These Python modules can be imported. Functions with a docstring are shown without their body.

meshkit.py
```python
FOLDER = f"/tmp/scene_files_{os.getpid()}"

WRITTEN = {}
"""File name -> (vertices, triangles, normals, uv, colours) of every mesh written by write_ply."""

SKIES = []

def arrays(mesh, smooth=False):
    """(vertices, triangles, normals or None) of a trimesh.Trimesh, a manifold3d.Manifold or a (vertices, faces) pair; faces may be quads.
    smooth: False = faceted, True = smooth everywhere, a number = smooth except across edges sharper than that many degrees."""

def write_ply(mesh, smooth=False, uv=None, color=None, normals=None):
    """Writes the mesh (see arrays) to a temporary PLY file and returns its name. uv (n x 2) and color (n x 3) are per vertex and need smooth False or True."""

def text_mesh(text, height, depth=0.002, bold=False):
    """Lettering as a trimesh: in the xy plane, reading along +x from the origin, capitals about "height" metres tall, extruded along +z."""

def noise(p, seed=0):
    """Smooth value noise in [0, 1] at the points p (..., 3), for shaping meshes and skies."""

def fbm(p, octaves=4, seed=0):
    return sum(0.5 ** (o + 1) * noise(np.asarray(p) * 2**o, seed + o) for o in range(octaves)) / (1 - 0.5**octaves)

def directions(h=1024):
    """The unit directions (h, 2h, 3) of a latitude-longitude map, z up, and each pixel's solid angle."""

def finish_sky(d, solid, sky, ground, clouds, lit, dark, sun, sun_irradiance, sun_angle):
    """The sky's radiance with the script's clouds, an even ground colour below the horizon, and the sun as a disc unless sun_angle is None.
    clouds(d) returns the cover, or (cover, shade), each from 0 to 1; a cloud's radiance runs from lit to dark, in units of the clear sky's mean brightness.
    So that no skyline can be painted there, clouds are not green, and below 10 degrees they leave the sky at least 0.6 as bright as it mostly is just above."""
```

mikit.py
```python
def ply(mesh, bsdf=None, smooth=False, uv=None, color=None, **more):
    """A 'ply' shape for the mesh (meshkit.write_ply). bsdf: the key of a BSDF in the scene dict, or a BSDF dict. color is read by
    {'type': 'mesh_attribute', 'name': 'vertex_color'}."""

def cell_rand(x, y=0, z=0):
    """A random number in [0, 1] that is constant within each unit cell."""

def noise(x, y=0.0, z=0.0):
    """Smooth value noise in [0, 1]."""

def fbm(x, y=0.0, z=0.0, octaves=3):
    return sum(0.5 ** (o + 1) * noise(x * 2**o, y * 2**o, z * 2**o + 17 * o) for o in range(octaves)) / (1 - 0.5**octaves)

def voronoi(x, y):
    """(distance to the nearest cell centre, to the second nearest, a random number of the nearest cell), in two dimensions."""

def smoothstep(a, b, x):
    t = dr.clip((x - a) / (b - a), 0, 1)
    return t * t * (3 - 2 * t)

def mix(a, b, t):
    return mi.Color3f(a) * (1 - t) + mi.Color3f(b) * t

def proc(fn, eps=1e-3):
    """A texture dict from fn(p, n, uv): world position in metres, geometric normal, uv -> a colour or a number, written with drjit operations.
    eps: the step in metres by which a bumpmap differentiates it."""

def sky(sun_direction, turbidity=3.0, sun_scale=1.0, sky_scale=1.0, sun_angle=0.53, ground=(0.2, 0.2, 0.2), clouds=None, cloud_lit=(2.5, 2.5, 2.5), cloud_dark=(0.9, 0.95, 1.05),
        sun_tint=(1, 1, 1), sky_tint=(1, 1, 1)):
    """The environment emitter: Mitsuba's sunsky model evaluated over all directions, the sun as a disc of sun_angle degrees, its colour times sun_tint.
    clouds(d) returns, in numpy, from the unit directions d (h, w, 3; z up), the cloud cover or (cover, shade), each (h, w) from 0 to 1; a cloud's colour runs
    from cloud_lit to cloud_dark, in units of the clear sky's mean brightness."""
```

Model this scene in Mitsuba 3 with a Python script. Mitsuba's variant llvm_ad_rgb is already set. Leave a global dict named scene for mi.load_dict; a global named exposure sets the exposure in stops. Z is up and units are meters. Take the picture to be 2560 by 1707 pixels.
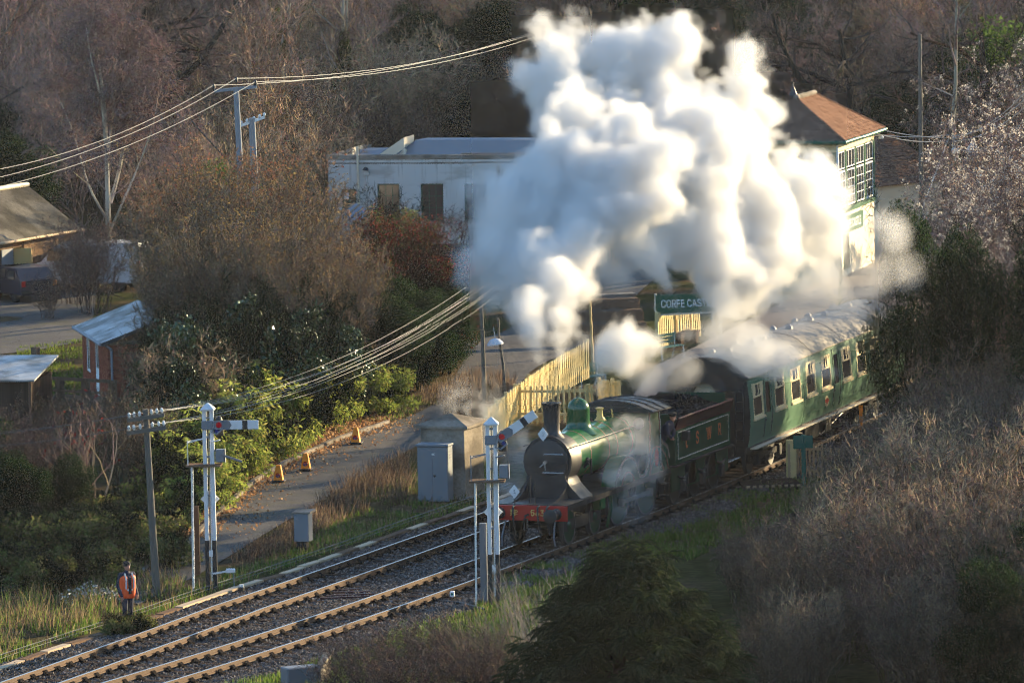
import math
import numpy as np
import trimesh
import shapely
import shapely.geometry as sg
import manifold3d as m3
from scipy import ndimage
import drjit as dr
import mitsuba as mi
import mikit, meshkit
from mikit import proc, noise, fbm, voronoi, cell_rand, smoothstep, mix

T4 = mi.ScalarTransform4f
scene, labels = {}, {}

# ------------------------------------------------------------------ camera, sky, exposure
CAM_H, FOCAL, CX, CY = 24.3, 16000.0, 1280.0, 853.5        # focal length in pixels of a 2560 x 1707 frame
PITCH, ROLL = math.atan((853.5 + 731.0) / 16000.0), math.radians(1.1)
EYE = np.array([0.0, 0.0, CAM_H])
_fw = np.array([0, math.cos(PITCH), -math.sin(PITCH)])
_up0, _ri0 = np.array([0, math.sin(PITCH), math.cos(PITCH)]), np.array([1.0, 0, 0])
_ri = math.cos(ROLL) * _ri0 - math.sin(ROLL) * _up0
_up = math.cos(ROLL) * _up0 + math.sin(ROLL) * _ri0
scene['camera'] = {'type': 'perspective', 'fov': math.degrees(2 * math.atan(1280 / FOCAL)), 'fov_axis': 'x', 'near_clip': 1.0, 'far_clip': 3000.0,
                   'medium': {'type': 'ref', 'id': 'haze_medium'}, 'to_world': T4().look_at(origin=EYE.tolist(), target=(EYE + _fw).tolist(), up=_up.tolist())}
SUN_AZ, SUN_EL = math.radians(51), math.radians(15)
SUN = [math.sin(SUN_AZ) * math.cos(SUN_EL), math.cos(SUN_AZ) * math.cos(SUN_EL), math.sin(SUN_EL)]
scene['sky'] = mikit.sky(SUN, turbidity=2.4, sky_scale=0.82, sun_tint=(0.89, 1.0, 1.18), sky_tint=(0.86, 1.0, 1.18), ground=(0.1, 0.1, 0.09))
exposure = 3.75
# thin winter haze that lies over the whole scene
scene['haze_medium'] = {'type': 'homogeneous', 'albedo': 0.95, 'sigma_t': 0.00007}
scene['haze'] = {'type': 'cube', 'to_world': T4().translate([0, 375, 23]) @ T4().scale([410, 535, 26]), 'bsdf': {'type': 'null'}, 'interior': {'type': 'ref', 'id': 'haze_medium'}}
labels['haze'] = {'kind': 'stuff', 'label': 'thin blue winter haze over the far wood', 'category': 'haze'}


# ------------------------------------------------------------------ helpers
def at(px, py, z=0.0):
    """The point at height z that the photograph shows at this pixel (2560 x 1707)."""
    d = (px - CX) / FOCAL * _ri - (py - CY) / FOCAL * _up + _fw
    return EYE + d * ((z - CAM_H) / d[2])


def at_y(px, py, y):
    d = (px - CX) / FOCAL * _ri - (py - CY) / FOCAL * _up + _fw
    return EYE + d * (y / d[1])


def frame(o, deg=0.0, scale=1.0):
    """Local x right, y away, z up, turned clockwise (seen from above) by deg about the vertical, at o."""
    a = math.radians(deg)
    c, s = math.cos(a), math.sin(a)
    k = np.broadcast_to(np.asarray(scale, float), 3)
    m = np.eye(4)
    m[:3, :3] = np.array([[c, s, 0], [-s, c, 0], [0, 0, 1]]) * k
    m[:3, 3] = np.r_[o, 0.0][:3] if len(o) == 2 else o
    return m


def rot(axis, deg):
    return trimesh.transformations.rotation_matrix(math.radians(deg), axis)


def move(x, y, z):
    return trimesh.transformations.translation_matrix([x, y, z])


class MB:
    """Collects shapes into one mesh."""
    def __init__(self):
        self.v, self.f, self.n = [], [], 0

    def add(self, v, f, m=None):
        v, f = np.asarray(v, float), np.asarray(f, int)
        if f.shape[1] == 4:
            f = np.vstack([f[:, [0, 1, 2]], f[:, [0, 2, 3]]])
        if m is not None:
            v = v @ m[:3, :3].T + m[:3, 3]
        self.v.append(v)
        self.f.append(f + self.n)
        self.n += len(v)
        return self

    def tm(self, mesh, m=None):
        return self.add(np.array(mesh.vertices), np.array(mesh.faces), m)

    def box(self, x0, x1, y0, y1, z0, z1, m=None):
        v = np.array([[x, y, z] for x in (x0, x1) for y in (y0, y1) for z in (z0, z1)], float)
        f = [[0, 1, 3, 2], [4, 6, 7, 5], [0, 4, 5, 1], [2, 3, 7, 6], [0, 2, 6, 4], [1, 5, 7, 3]]
        return self.add(v, f, m)

    def cbox(self, x0, x1, y0, y1, z0, z1, c=0.01, m=None):
        """A box with chamfered edges."""
        p = []
        for x, sx in ((x0, 1), (x1, -1)):
            for y, sy in ((y0, 1), (y1, -1)):
                for z, sz in ((z0, 1), (z1, -1)):
                    p += [[x + sx * c, y + sy * c, z], [x + sx * c, y, z + sz * c], [x, y + sy * c, z + sz * c]]
        h = trimesh.convex.convex_hull(np.array(p))
        return self.add(h.vertices, h.faces, m)

    def path(self, pts, r, n=6, caps=True, m=None):
        p = np.asarray(pts, float)
        r = np.broadcast_to(np.asarray(r, float), (len(p),))
        t = np.gradient(p, axis=0)
        t /= np.linalg.norm(t, axis=1, keepdims=True) + 1e-12
        ref = np.array([0, 0, 1.0]) if abs(t[:, 2]).max() < 0.93 else (np.array([1.0, 0, 0]) if abs(t[:, 0]).max() < 0.93 else np.array([0.3, 0.8, 0.5]))
        a = np.cross(t, ref)
        a /= np.linalg.norm(a, axis=1, keepdims=True) + 1e-12
        b = np.cross(t, a)
        w = np.arange(n) * 2 * np.pi / n
        v = (p[:, None] + r[:, None, None] * (np.cos(w)[None, :, None] * a[:, None] + np.sin(w)[None, :, None] * b[:, None])).reshape(-1, 3)
        i, j = np.meshgrid(np.arange(len(p) - 1), np.arange(n), indexing='ij')
        q = np.stack([i * n + j, i * n + (j + 1) % n, (i + 1) * n + (j + 1) % n, (i + 1) * n + j], -1).reshape(-1, 4)
        f = np.vstack([q[:, [0, 2, 1]], q[:, [0, 3, 2]]])
        if caps:
            k = np.arange(1, n - 1)
            e = (len(p) - 1) * n
            f = np.vstack([f, np.stack([k * 0, k, k + 1], 1), np.stack([k * 0 + e, e + k + 1, e + k], 1)])
        return self.add(v, f, m)

    def rod(self, a, b, r, r2=None, n=8, m=None):
        return self.path([a, b], [r, r if r2 is None else r2], n, True, m)

    def beam(self, a, b, w, h, m=None):
        """A square bar from a to b: w wide (level), h high."""
        a, b = np.asarray(a, float), np.asarray(b, float)
        t = (b - a) / np.linalg.norm(b - a)
        s = np.cross(t, [0, 0, 1.0])
        s = np.array([1.0, 0, 0]) if np.linalg.norm(s) < 1e-6 else s / np.linalg.norm(s)
        u = np.cross(s, t)
        v = [p + i * s * w / 2 + j * u * h / 2 for p in (a, b) for i, j in ((-1, -1), (1, -1), (1, 1), (-1, 1))]
        return self.add(v, [[0, 1, 2, 3], [7, 6, 5, 4], [0, 4, 5, 1], [1, 5, 6, 2], [2, 6, 7, 3], [3, 7, 4, 0]], m)

    def lathe(self, prof, n=24, m=None):
        """prof: (r, z) from the bottom up, about z."""
        pr = np.asarray(prof, float)
        w = np.arange(n) * 2 * np.pi / n
        v = np.stack([pr[:, 0, None] * np.cos(w), pr[:, 0, None] * np.sin(w), np.broadcast_to(pr[:, 1, None], (len(pr), n))], -1).reshape(-1, 3)
        i, j = np.meshgrid(np.arange(len(pr) - 1), np.arange(n), indexing='ij')
        q = np.stack([i * n + j, i * n + (j + 1) % n, (i + 1) * n + (j + 1) % n, (i + 1) * n + j], -1).reshape(-1, 4)
        k = np.arange(1, n - 1)
        e = (len(pr) - 1) * n
        f = np.vstack([q[:, [0, 1, 2]], q[:, [0, 2, 3]], np.stack([k * 0, k + 1, k], 1), np.stack([k * 0 + e, e + k, e + k + 1], 1)])
        return self.add(v, f, m)

    def cyl(self, a, b, r, n=20, m=None):
        return self.path([a, b], [r, r], n, True, m)

    def prism(self, poly, h, m=None):
        """A 2D outline (or shapely polygon) in xy, pulled up h along z."""
        g = poly if hasattr(poly, 'exterior') else sg.Polygon(poly)
        e = trimesh.creation.extrude_polygon(shapely.geometry.polygon.orient(g), h, engine='earcut')
        return self.tm(e, m)

    def loft(self, rings, close=True, caps=True, m=None):
        """Rings of equal point counts joined one to the next."""
        r = np.asarray(rings, float)
        k, n = r.shape[:2]
        i, j = np.meshgrid(np.arange(k - 1), np.arange(n if close else n - 1), indexing='ij')
        q = np.stack([i * n + j, i * n + (j + 1) % n, (i + 1) * n + (j + 1) % n, (i + 1) * n + j], -1).reshape(-1, 4)
        f = [q[:, [0, 1, 2]], q[:, [0, 2, 3]]]
        if caps and close:
            for base, flip in ((0, True), ((k - 1) * n, False)):
                idx = np.arange(1, n - 1)
                t = np.stack([idx * 0, idx, idx + 1], 1) + base
                f.append(t[:, ::-1] if flip else t)
        return self.add(r.reshape(-1, 3), np.vstack(f), m)

    def mesh(self):
        return np.vstack(self.v), np.vstack(self.f)


XZ = np.array([[1.0, 0, 0, 0], [0, 0, -1, 0], [0, 1, 0, 0], [0, 0, 0, 1]])      # the xy plane stood up: y -> z, thickness towards the viewer (-y)
YZ = np.array([[0.0, 0, 1, 0], [1, 0, 0, 0], [0, 1, 0, 0], [0, 0, 0, 1]])       # x -> y, y -> z, thickness along +x


def numbered(key):
    if key not in scene and key not in labels and not any(k.startswith(key + '__') for k in scene):
        return key
    i = 1
    while f'{key}_{i:03d}' in scene or f'{key}_{i:03d}' in labels or any(k.startswith(f'{key}_{i:03d}__') for k in scene):
        i += 1
    return f'{key}_{i:03d}'


_used = {}


def nkey(key):
    """key, or the next free numbered one (fast: counts uses)."""
    if key not in scene and key not in _used:
        _used[key] = 0
        return key
    _used[key] = _used.get(key, 0) + 1
    return f'{key}_{_used[key]:03d}'


def thing(name, label, cat, group=None):
    key = nkey(name)
    labels[key] = {'label': label, 'category': cat}
    if group:
        labels[key]['group'] = group
    return key


def put(name, mb, mat, M=None, smooth=False, color=None, parent=None, each=False):
    if each:                                                # every added shape becomes a part of its own
        for v, f in zip(mb.v, mb.f):
            key = put(name, (v, f - f.min()), mat, M, smooth, None, parent)
        return key
    key = nkey(name if parent is None else parent + '__' + name)
    d = mikit.ply(mb.mesh() if isinstance(mb, MB) else mb, mat, smooth=smooth, color=color)
    if M is not None:
        d['to_world'] = T4(np.asarray(M, float))
    scene[key] = d
    return key


def part(parent, name, mb, mat, M=None, smooth=False, color=None, each=False):
    return put(name, mb, mat, M, smooth, color, parent, each)


def struct(name, mb, mat, smooth=False, color=None):
    key = put(name, mb, mat, None, smooth, color)
    labels[key] = {'kind': 'structure'}
    return key


def stuff(name, mesh, mat, label, cat, color=None, smooth=False):
    key = put(name, mesh, mat, None, smooth, color)
    labels[key] = {'kind': 'stuff', 'label': label, 'category': cat}
    return key


def copy_thing(root, M_old, M_new, name, label, cat=None, group=None):
    """A copy of a thing with copies of its parts, moved from frame M_old to M_new."""
    key = thing(name, label, cat or labels[root]['category'], group or labels[root].get('group'))
    d = np.asarray(M_new) @ np.linalg.inv(M_old)
    for k in [k for k in scene if k.startswith(root + '__')]:
        e = dict(scene[k])
        old = np.array(e['to_world'].matrix) if 'to_world' in e else np.eye(4)
        e['to_world'] = T4(d @ old)
        scene[key + k[len(root):]] = e
    return key
# ------------------------------------------------------------------ materials
def rgb(c):
    return {'type': 'rgb', 'value': [float(x) for x in c]}


def M(name, col, rough=0.6, metal=0.0, spec=0.5, coat=0.0):
    c = col if isinstance(col, dict) else rgb(col)
    b = {'type': 'principled', 'base_color': c, 'roughness': rough, 'metallic': metal, 'specular': spec}
    if coat:
        b['clearcoat'], b['clearcoat_gloss'] = coat, 0.9
    scene[name] = {'type': 'twosided', 'bsdf': b}


def D(name, col):
    scene[name] = {'type': 'twosided', 'bsdf': {'type': 'diffuse', 'reflectance': col if isinstance(col, dict) else rgb(col)}}


VC = {'type': 'mesh_attribute', 'name': 'vertex_color'}
D('mat_vertex', VC)                                         # twigs, stones, coal: colour per vertex
scene['mat_leaf'] = {'type': 'principledthin', 'base_color': VC, 'roughness': 0.42, 'spec_trans': 0.0, 'diff_trans': 1.0, 'eta': 1.4}
scene['mat_gloss_leaf'] = {'type': 'twosided', 'bsdf': {'type': 'principled', 'base_color': VC, 'roughness': 0.3, 'specular': 0.5}}


def spots(p, k, seed=0.0):
    return fbm(p.x * k + seed, p.y * k, p.z * k, 3)


def ground_col(p, n, uv):
    a = fbm(p.x * 0.35, p.y * 0.35, 0, 4)
    b = fbm(p.x * 5, p.y * 5, 3, 3)
    g = mix((0.045, 0.05, 0.02), (0.085, 0.062, 0.038), smoothstep(0.35, 0.65, a))
    return g * (0.5 + b)


D('mat_iron', (0.022, 0.019, 0.018))
D('mat_ground', proc(ground_col))


def litter_col(p, n, uv):
    d1, d2, w = voronoi(p.x * 14, p.y * 14)
    return mix((0.10, 0.055, 0.03), (0.27, 0.15, 0.085), w) * (0.45 + 0.55 * smoothstep(0.0, 0.35, d2 - d1))


D('mat_litter', proc(litter_col))


def ballast_col(p, n, uv):
    d1, d2, w = voronoi(p.x * 17, p.y * 17)
    e = smoothstep(0.0, 0.3, d2 - d1)
    c = mix((0.05, 0.044, 0.042), (0.18, 0.162, 0.155), w * w)
    r = smoothstep(0.5, 0.75, fbm(p.x * 0.9, p.y * 0.9, 0, 3))
    return mix(c, mi.Color3f(c) * mi.Color3f(0.72, 0.55, 0.46), r * 0.6) * (0.35 + 0.65 * e)


D('mat_ballast', proc(ballast_col))


def asphalt_col(p, n, uv):
    a = fbm(p.x * 0.8, p.y * 0.8, 0, 4)
    b = noise(p.x * 40, p.y * 40)
    d1, d2, w = voronoi(p.x * 0.55 + 0.5 * a, p.y * 0.28)
    crack = smoothstep(0.0, 0.035, d2 - d1)
    moss = smoothstep(0.55, 0.72, fbm(p.x * 1.7, p.y * 1.7, 4, 4))
    c = mix((0.045, 0.041, 0.038), (0.10, 0.087, 0.076), a) * (0.8 + 0.4 * b) * (0.82 + 0.3 * w) * (0.6 + 0.4 * crack)
    return mix(c, (0.075, 0.066, 0.04), 0.6 * moss)


M('mat_asphalt', proc(asphalt_col), 0.8, spec=0.3)


def platform_col(p, n, uv):
    a = fbm(p.x * 0.7, p.y * 0.7, 0, 4)
    return mix((0.10, 0.085, 0.078), (0.17, 0.145, 0.13), a)


M('mat_platform', proc(platform_col), 0.8, spec=0.3)


def stone_col(p, n, uv):
    a = spots(p, 1.2)
    b = spots(p, 14.0, 5.0)
    return mix((0.16, 0.142, 0.12), (0.31, 0.275, 0.235), smoothstep(0.3, 0.7, a)) * (0.7 + 0.6 * b)


D('mat_concrete', proc(stone_col))


def render_col(p, n, uv):
    a = fbm(p.x * 0.9, p.z * 2.5, p.y * 0.9, 4)
    s = fbm(p.x * 6.0, p.z * 0.5, p.y * 6.0, 3)
    c = mix((0.62, 0.615, 0.59), (0.46, 0.445, 0.41), smoothstep(0.52, 0.75, a))
    return mix(c, (0.27, 0.255, 0.22), 0.5 * smoothstep(0.58, 0.8, s))


D('mat_render_wall', proc(render_col))


def brick_col(p, n, uv):
    return mix((0.20, 0.062, 0.042), (0.34, 0.115, 0.075), cell_rand(p.x * 4.4 + dr.floor(p.z * 13) * 0.5, p.z * 13, p.y * 4.4)) * (0.7 + 0.5 * spots(p, 9.0))


D('mat_brick', proc(brick_col))


def tile_col(p, n, uv):
    r = cell_rand(p.x * 5.5 + dr.floor(p.z * 9) * 0.5, p.z * 9, p.y * 5.5)
    return mix((0.15, 0.085, 0.06), (0.28, 0.165, 0.115), r) * (0.65 + 0.55 * spots(p, 2.5))


D('mat_tile', proc(tile_col))


def sheet_col(p, n, uv):
    a = spots(p, 1.1)
    return mix((0.16, 0.155, 0.14), (0.42, 0.42, 0.41), smoothstep(0.38, 0.66, a)) * (0.75 + 0.5 * spots(p, 7.0))


M('mat_sheet', proc(sheet_col), 0.55, spec=0.5)


def old_sheet_col(p, n, uv):
    a = spots(p, 0.8)
    return mix((0.085, 0.078, 0.065), (0.18, 0.165, 0.14), smoothstep(0.35, 0.65, a)) * (0.7 + 0.6 * spots(p, 9.0))


D('mat_old_sheet', proc(old_sheet_col))


def timber_col(p, n, uv):
    g = fbm(p.x * 30, p.y * 30, p.z * 2.0, 3)
    return mix((0.10, 0.065, 0.045), (0.24, 0.165, 0.115), g)


D('mat_timber', proc(timber_col))


def sleeper_col(p, n, uv):
    g = fbm(p.x * 9, p.y * 9, 0, 4)
    return mix((0.028, 0.022, 0.02), (0.085, 0.062, 0.05), g)


D('mat_sleeper', proc(sleeper_col))


def rust_col(p, n, uv):
    g = fbm(p.x * 6, p.y * 6, p.z * 6, 4)
    return mix((0.06, 0.032, 0.02), (0.125, 0.068, 0.038), g)


M('mat_rust', proc(rust_col), 0.7, spec=0.3)
M('mat_rail_top', (0.40, 0.39, 0.39), 0.34, 0.9)


def green_coach_col(p, n, uv):
    return mix((0.085, 0.175, 0.115), (0.115, 0.225, 0.15), fbm(p.x * 1.3, p.y * 1.3, p.z * 3, 4))


M('mat_coach_green', proc(green_coach_col), 0.3, coat=0.4)


def roof_col(p, n, uv):
    return mix((0.12, 0.105, 0.088), (0.215, 0.19, 0.16), fbm(p.x * 1.0, p.y * 1.0, p.z, 4))


M('mat_coach_roof', proc(roof_col), 0.55)


def soot_col(p, n, uv):
    return mix((0.012, 0.012, 0.014), (0.04, 0.037, 0.036), spots(p, 3.0))


M('mat_black', proc(soot_col), 0.45)
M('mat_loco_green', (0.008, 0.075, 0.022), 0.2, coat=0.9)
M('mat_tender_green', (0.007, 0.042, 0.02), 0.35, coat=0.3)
M('mat_maroon', (0.05, 0.014, 0.016), 0.45)
M('mat_lining', (0.17, 0.055, 0.04), 0.5)
M('mat_white_line', (0.42, 0.40, 0.33), 0.5)
M('mat_red', (0.42, 0.022, 0.014), 0.4)
M('mat_signal_red', (0.62, 0.01, 0.02), 0.3)
M('mat_orange_red', (0.45, 0.10, 0.03), 0.5)
M('mat_gold', (0.62, 0.42, 0.12), 0.45)
M('mat_steel', (0.45, 0.45, 0.45), 0.35, 0.8)
M('mat_dark_steel', (0.05, 0.05, 0.052), 0.5)
M('mat_white', (0.70, 0.71, 0.72), 0.5)
M('mat_paint_black', (0.02, 0.02, 0.022), 0.45)
M('mat_grey_paint', (0.18, 0.205, 0.235), 0.5)
M('mat_mid_grey', (0.16, 0.17, 0.19), 0.5)


def cream_col(p, n, uv):
    return mix((0.62, 0.50, 0.28), (0.74, 0.62, 0.36), spots(p, 1.5))


M('mat_cream', proc(cream_col), 0.55)
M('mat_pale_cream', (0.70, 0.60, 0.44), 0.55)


def picket_col(p, n, uv):
    return mix((0.52, 0.41, 0.17), (0.70, 0.57, 0.27), cell_rand(p.x * 7, p.y * 7, 0)) * (0.85 + 0.3 * spots(p, 6.0))


M('mat_picket', proc(picket_col), 0.6)
M('mat_tan_fence', (0.44, 0.32, 0.20), 0.7)
M('mat_station_green', (0.012, 0.10, 0.055), 0.4)
M('mat_teal', (0.0, 0.115, 0.085), 0.4)
M('mat_window_green', (0.015, 0.085, 0.055), 0.4)
M('mat_dark_glass', (0.028, 0.032, 0.038), 0.12, spec=0.8)
M('mat_room', (0.11, 0.06, 0.04), 0.7)
M('mat_van_white', (0.62, 0.63, 0.66), 0.3, coat=0.5)
M('mat_car_blue', (0.025, 0.028, 0.045), 0.25, coat=0.8)
M('mat_car_dark', (0.04, 0.014, 0.016), 0.25, coat=0.8)
M('mat_tyre', (0.018, 0.018, 0.018), 0.8)
M('mat_lamp_red', (0.5, 0.02, 0.015), 0.3)
M('mat_lamp_amber', (0.8, 0.28, 0.03), 0.3)
M('mat_cone_yellow', (0.85, 0.27, 0.008), 0.5)
M('mat_sign_blue', (0.02, 0.025, 0.16), 0.5)
M('mat_hivis', (0.90, 0.11, 0.02), 0.6)
M('mat_navy', (0.022, 0.024, 0.045), 0.8)
M('mat_skin', (0.42, 0.20, 0.14), 0.6)
M('mat_cloth_black', (0.015, 0.015, 0.017), 0.85)
M('mat_reflective', (0.6, 0.6, 0.58), 0.4)
M('mat_insulator', (0.72, 0.74, 0.72), 0.25)
M('mat_pole_wood', (0.13, 0.115, 0.095), 0.8)
M('mat_wire', (0.30, 0.30, 0.30), 0.6)
M('mat_pale_yellow', (0.62, 0.42, 0.16), 0.6)
M('mat_bluegrey', (0.22, 0.24, 0.27), 0.45)
scene['mat_pane'] = {'type': 'thindielectric'}
# ------------------------------------------------------------------ terrain, tracks, road, platform
GZ = -0.32


def ground_z(x, y):
    x, y = np.asarray(x, float), np.asarray(y, float)
    p = np.stack([x * 0.13, y * 0.13, x * 0], -1)
    z = GZ + 0.22 * (meshkit.fbm(p, 2, 5) - 0.5)
    z = z + 0.085 * np.clip(y - 292, 0, 150) ** 1.08 * np.clip((y - 292) / 20, 0, 1)
    z = z + 21.0 * np.exp(-(y / 62.0) ** 2)
    z = z + 0.05 * np.maximum(0, np.abs(x) - 45)
    return z


def grid_sheet(xs, ys, lift=0.0):
    X, Y = np.meshgrid(xs, ys, indexing='ij')
    v = np.stack([X, Y, ground_z(X, Y) + lift], -1).reshape(-1, 3)
    a, b = len(xs), len(ys)
    i, j = np.meshgrid(np.arange(a - 1), np.arange(b - 1), indexing='ij')
    q = np.stack([i * b + j, (i + 1) * b + j, (i + 1) * b + j + 1, i * b + j + 1], -1).reshape(-1, 4)
    return v, np.vstack([q[:, [0, 1, 2]], q[:, [0, 2, 3]]])


xs = np.r_[np.linspace(-380, -60, 17)[:-1], np.linspace(-60, -26, 18)[:-1], np.linspace(-26, 34, 121)[:-1], np.linspace(34, 80, 24)[:-1], np.linspace(80, 380, 16)]
ys = np.r_[np.linspace(-120, 140, 45)[:-1], np.linspace(140, 320, 361)[:-1], np.linspace(320, 520, 60)[:-1], np.linspace(520, 880, 25)]
struct('ground', grid_sheet(xs, ys), 'mat_ground', smooth=True)

# the right-hand track's centre line: distance s from the buffer beam (towards the viewer negative), heading from the y axis
HEAD_S = [-70, -26, -15, -5, 0, 10, 20, 30, 60, 130]
HEAD_A = [30, 25.6, 22.6, 21.2, 20.7, 20.0, 18.3, 17.0, 15.5, 14.0]
_s = np.arange(-70, 130.01, 0.1)
_h = np.radians(ndimage.gaussian_filter1d(np.interp(_s, HEAD_S, HEAD_A), 25))
_cx, _cy = np.cumsum(np.sin(_h)) * 0.1, np.cumsum(np.cos(_h)) * 0.1
_i0 = np.argmin(abs(_s))
_cx, _cy = _cx - _cx[_i0] + 0.37, _cy - _cy[_i0] + 184.13


def track(s, off=0.0, z=0.0):
    """A point beside the right-hand track: off metres to its right (as seen looking away)."""
    s = np.asarray(s, float)
    h = np.interp(s, _s, _h)
    o = off(s) if callable(off) else off
    return np.stack([np.interp(s, _s, _cx) + o * np.cos(h), np.interp(s, _s, _cy) - o * np.sin(h), np.broadcast_to(np.asarray(z, float), s.shape)], -1)


def heading(s):
    return math.degrees(float(np.interp(s, _s, _h)))


def left_off(s):
    return -np.interp(s, [-40, -30, -22, -13, 0, 130], [1.9, 2.3, 2.95, 3.5, 3.6, 3.6])


def sweep(prof, s0, s1, step=0.5, off=0.0):
    """A cross-section [(sideways, z), ...] (closed) carried along the track."""
    ss = np.arange(s0, s1 + 1e-6, step)
    rings = np.stack([track(ss, (lambda s, a=a: (off(s) if callable(off) else off) + a), z) for a, z in prof], 1)
    return MB().loft(rings)


BAL = -0.215
sa = np.arange(-40, 90.1, 0.5)
rings = []
for k, (o, z) in enumerate(((2.9, -0.62), (1.9, BAL), (0, BAL - 0.02), (-1.1, BAL), (None, BAL), ('l', BAL - 0.02), ('m', BAL), ('n', -0.60))):
    off = {None: lambda s: left_off(s) * 0.5, 'l': left_off, 'm': lambda s: left_off(s) - 1.75, 'n': lambda s: left_off(s) - 2.6}.get(o, o)
    rings.append(track(sa, off, z))
bal = MB().loft(np.stack(rings, 1)[:, ::-1], close=False, caps=False)
struct('ballast', bal, 'mat_ballast')

rng = np.random.default_rng(11)


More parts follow.
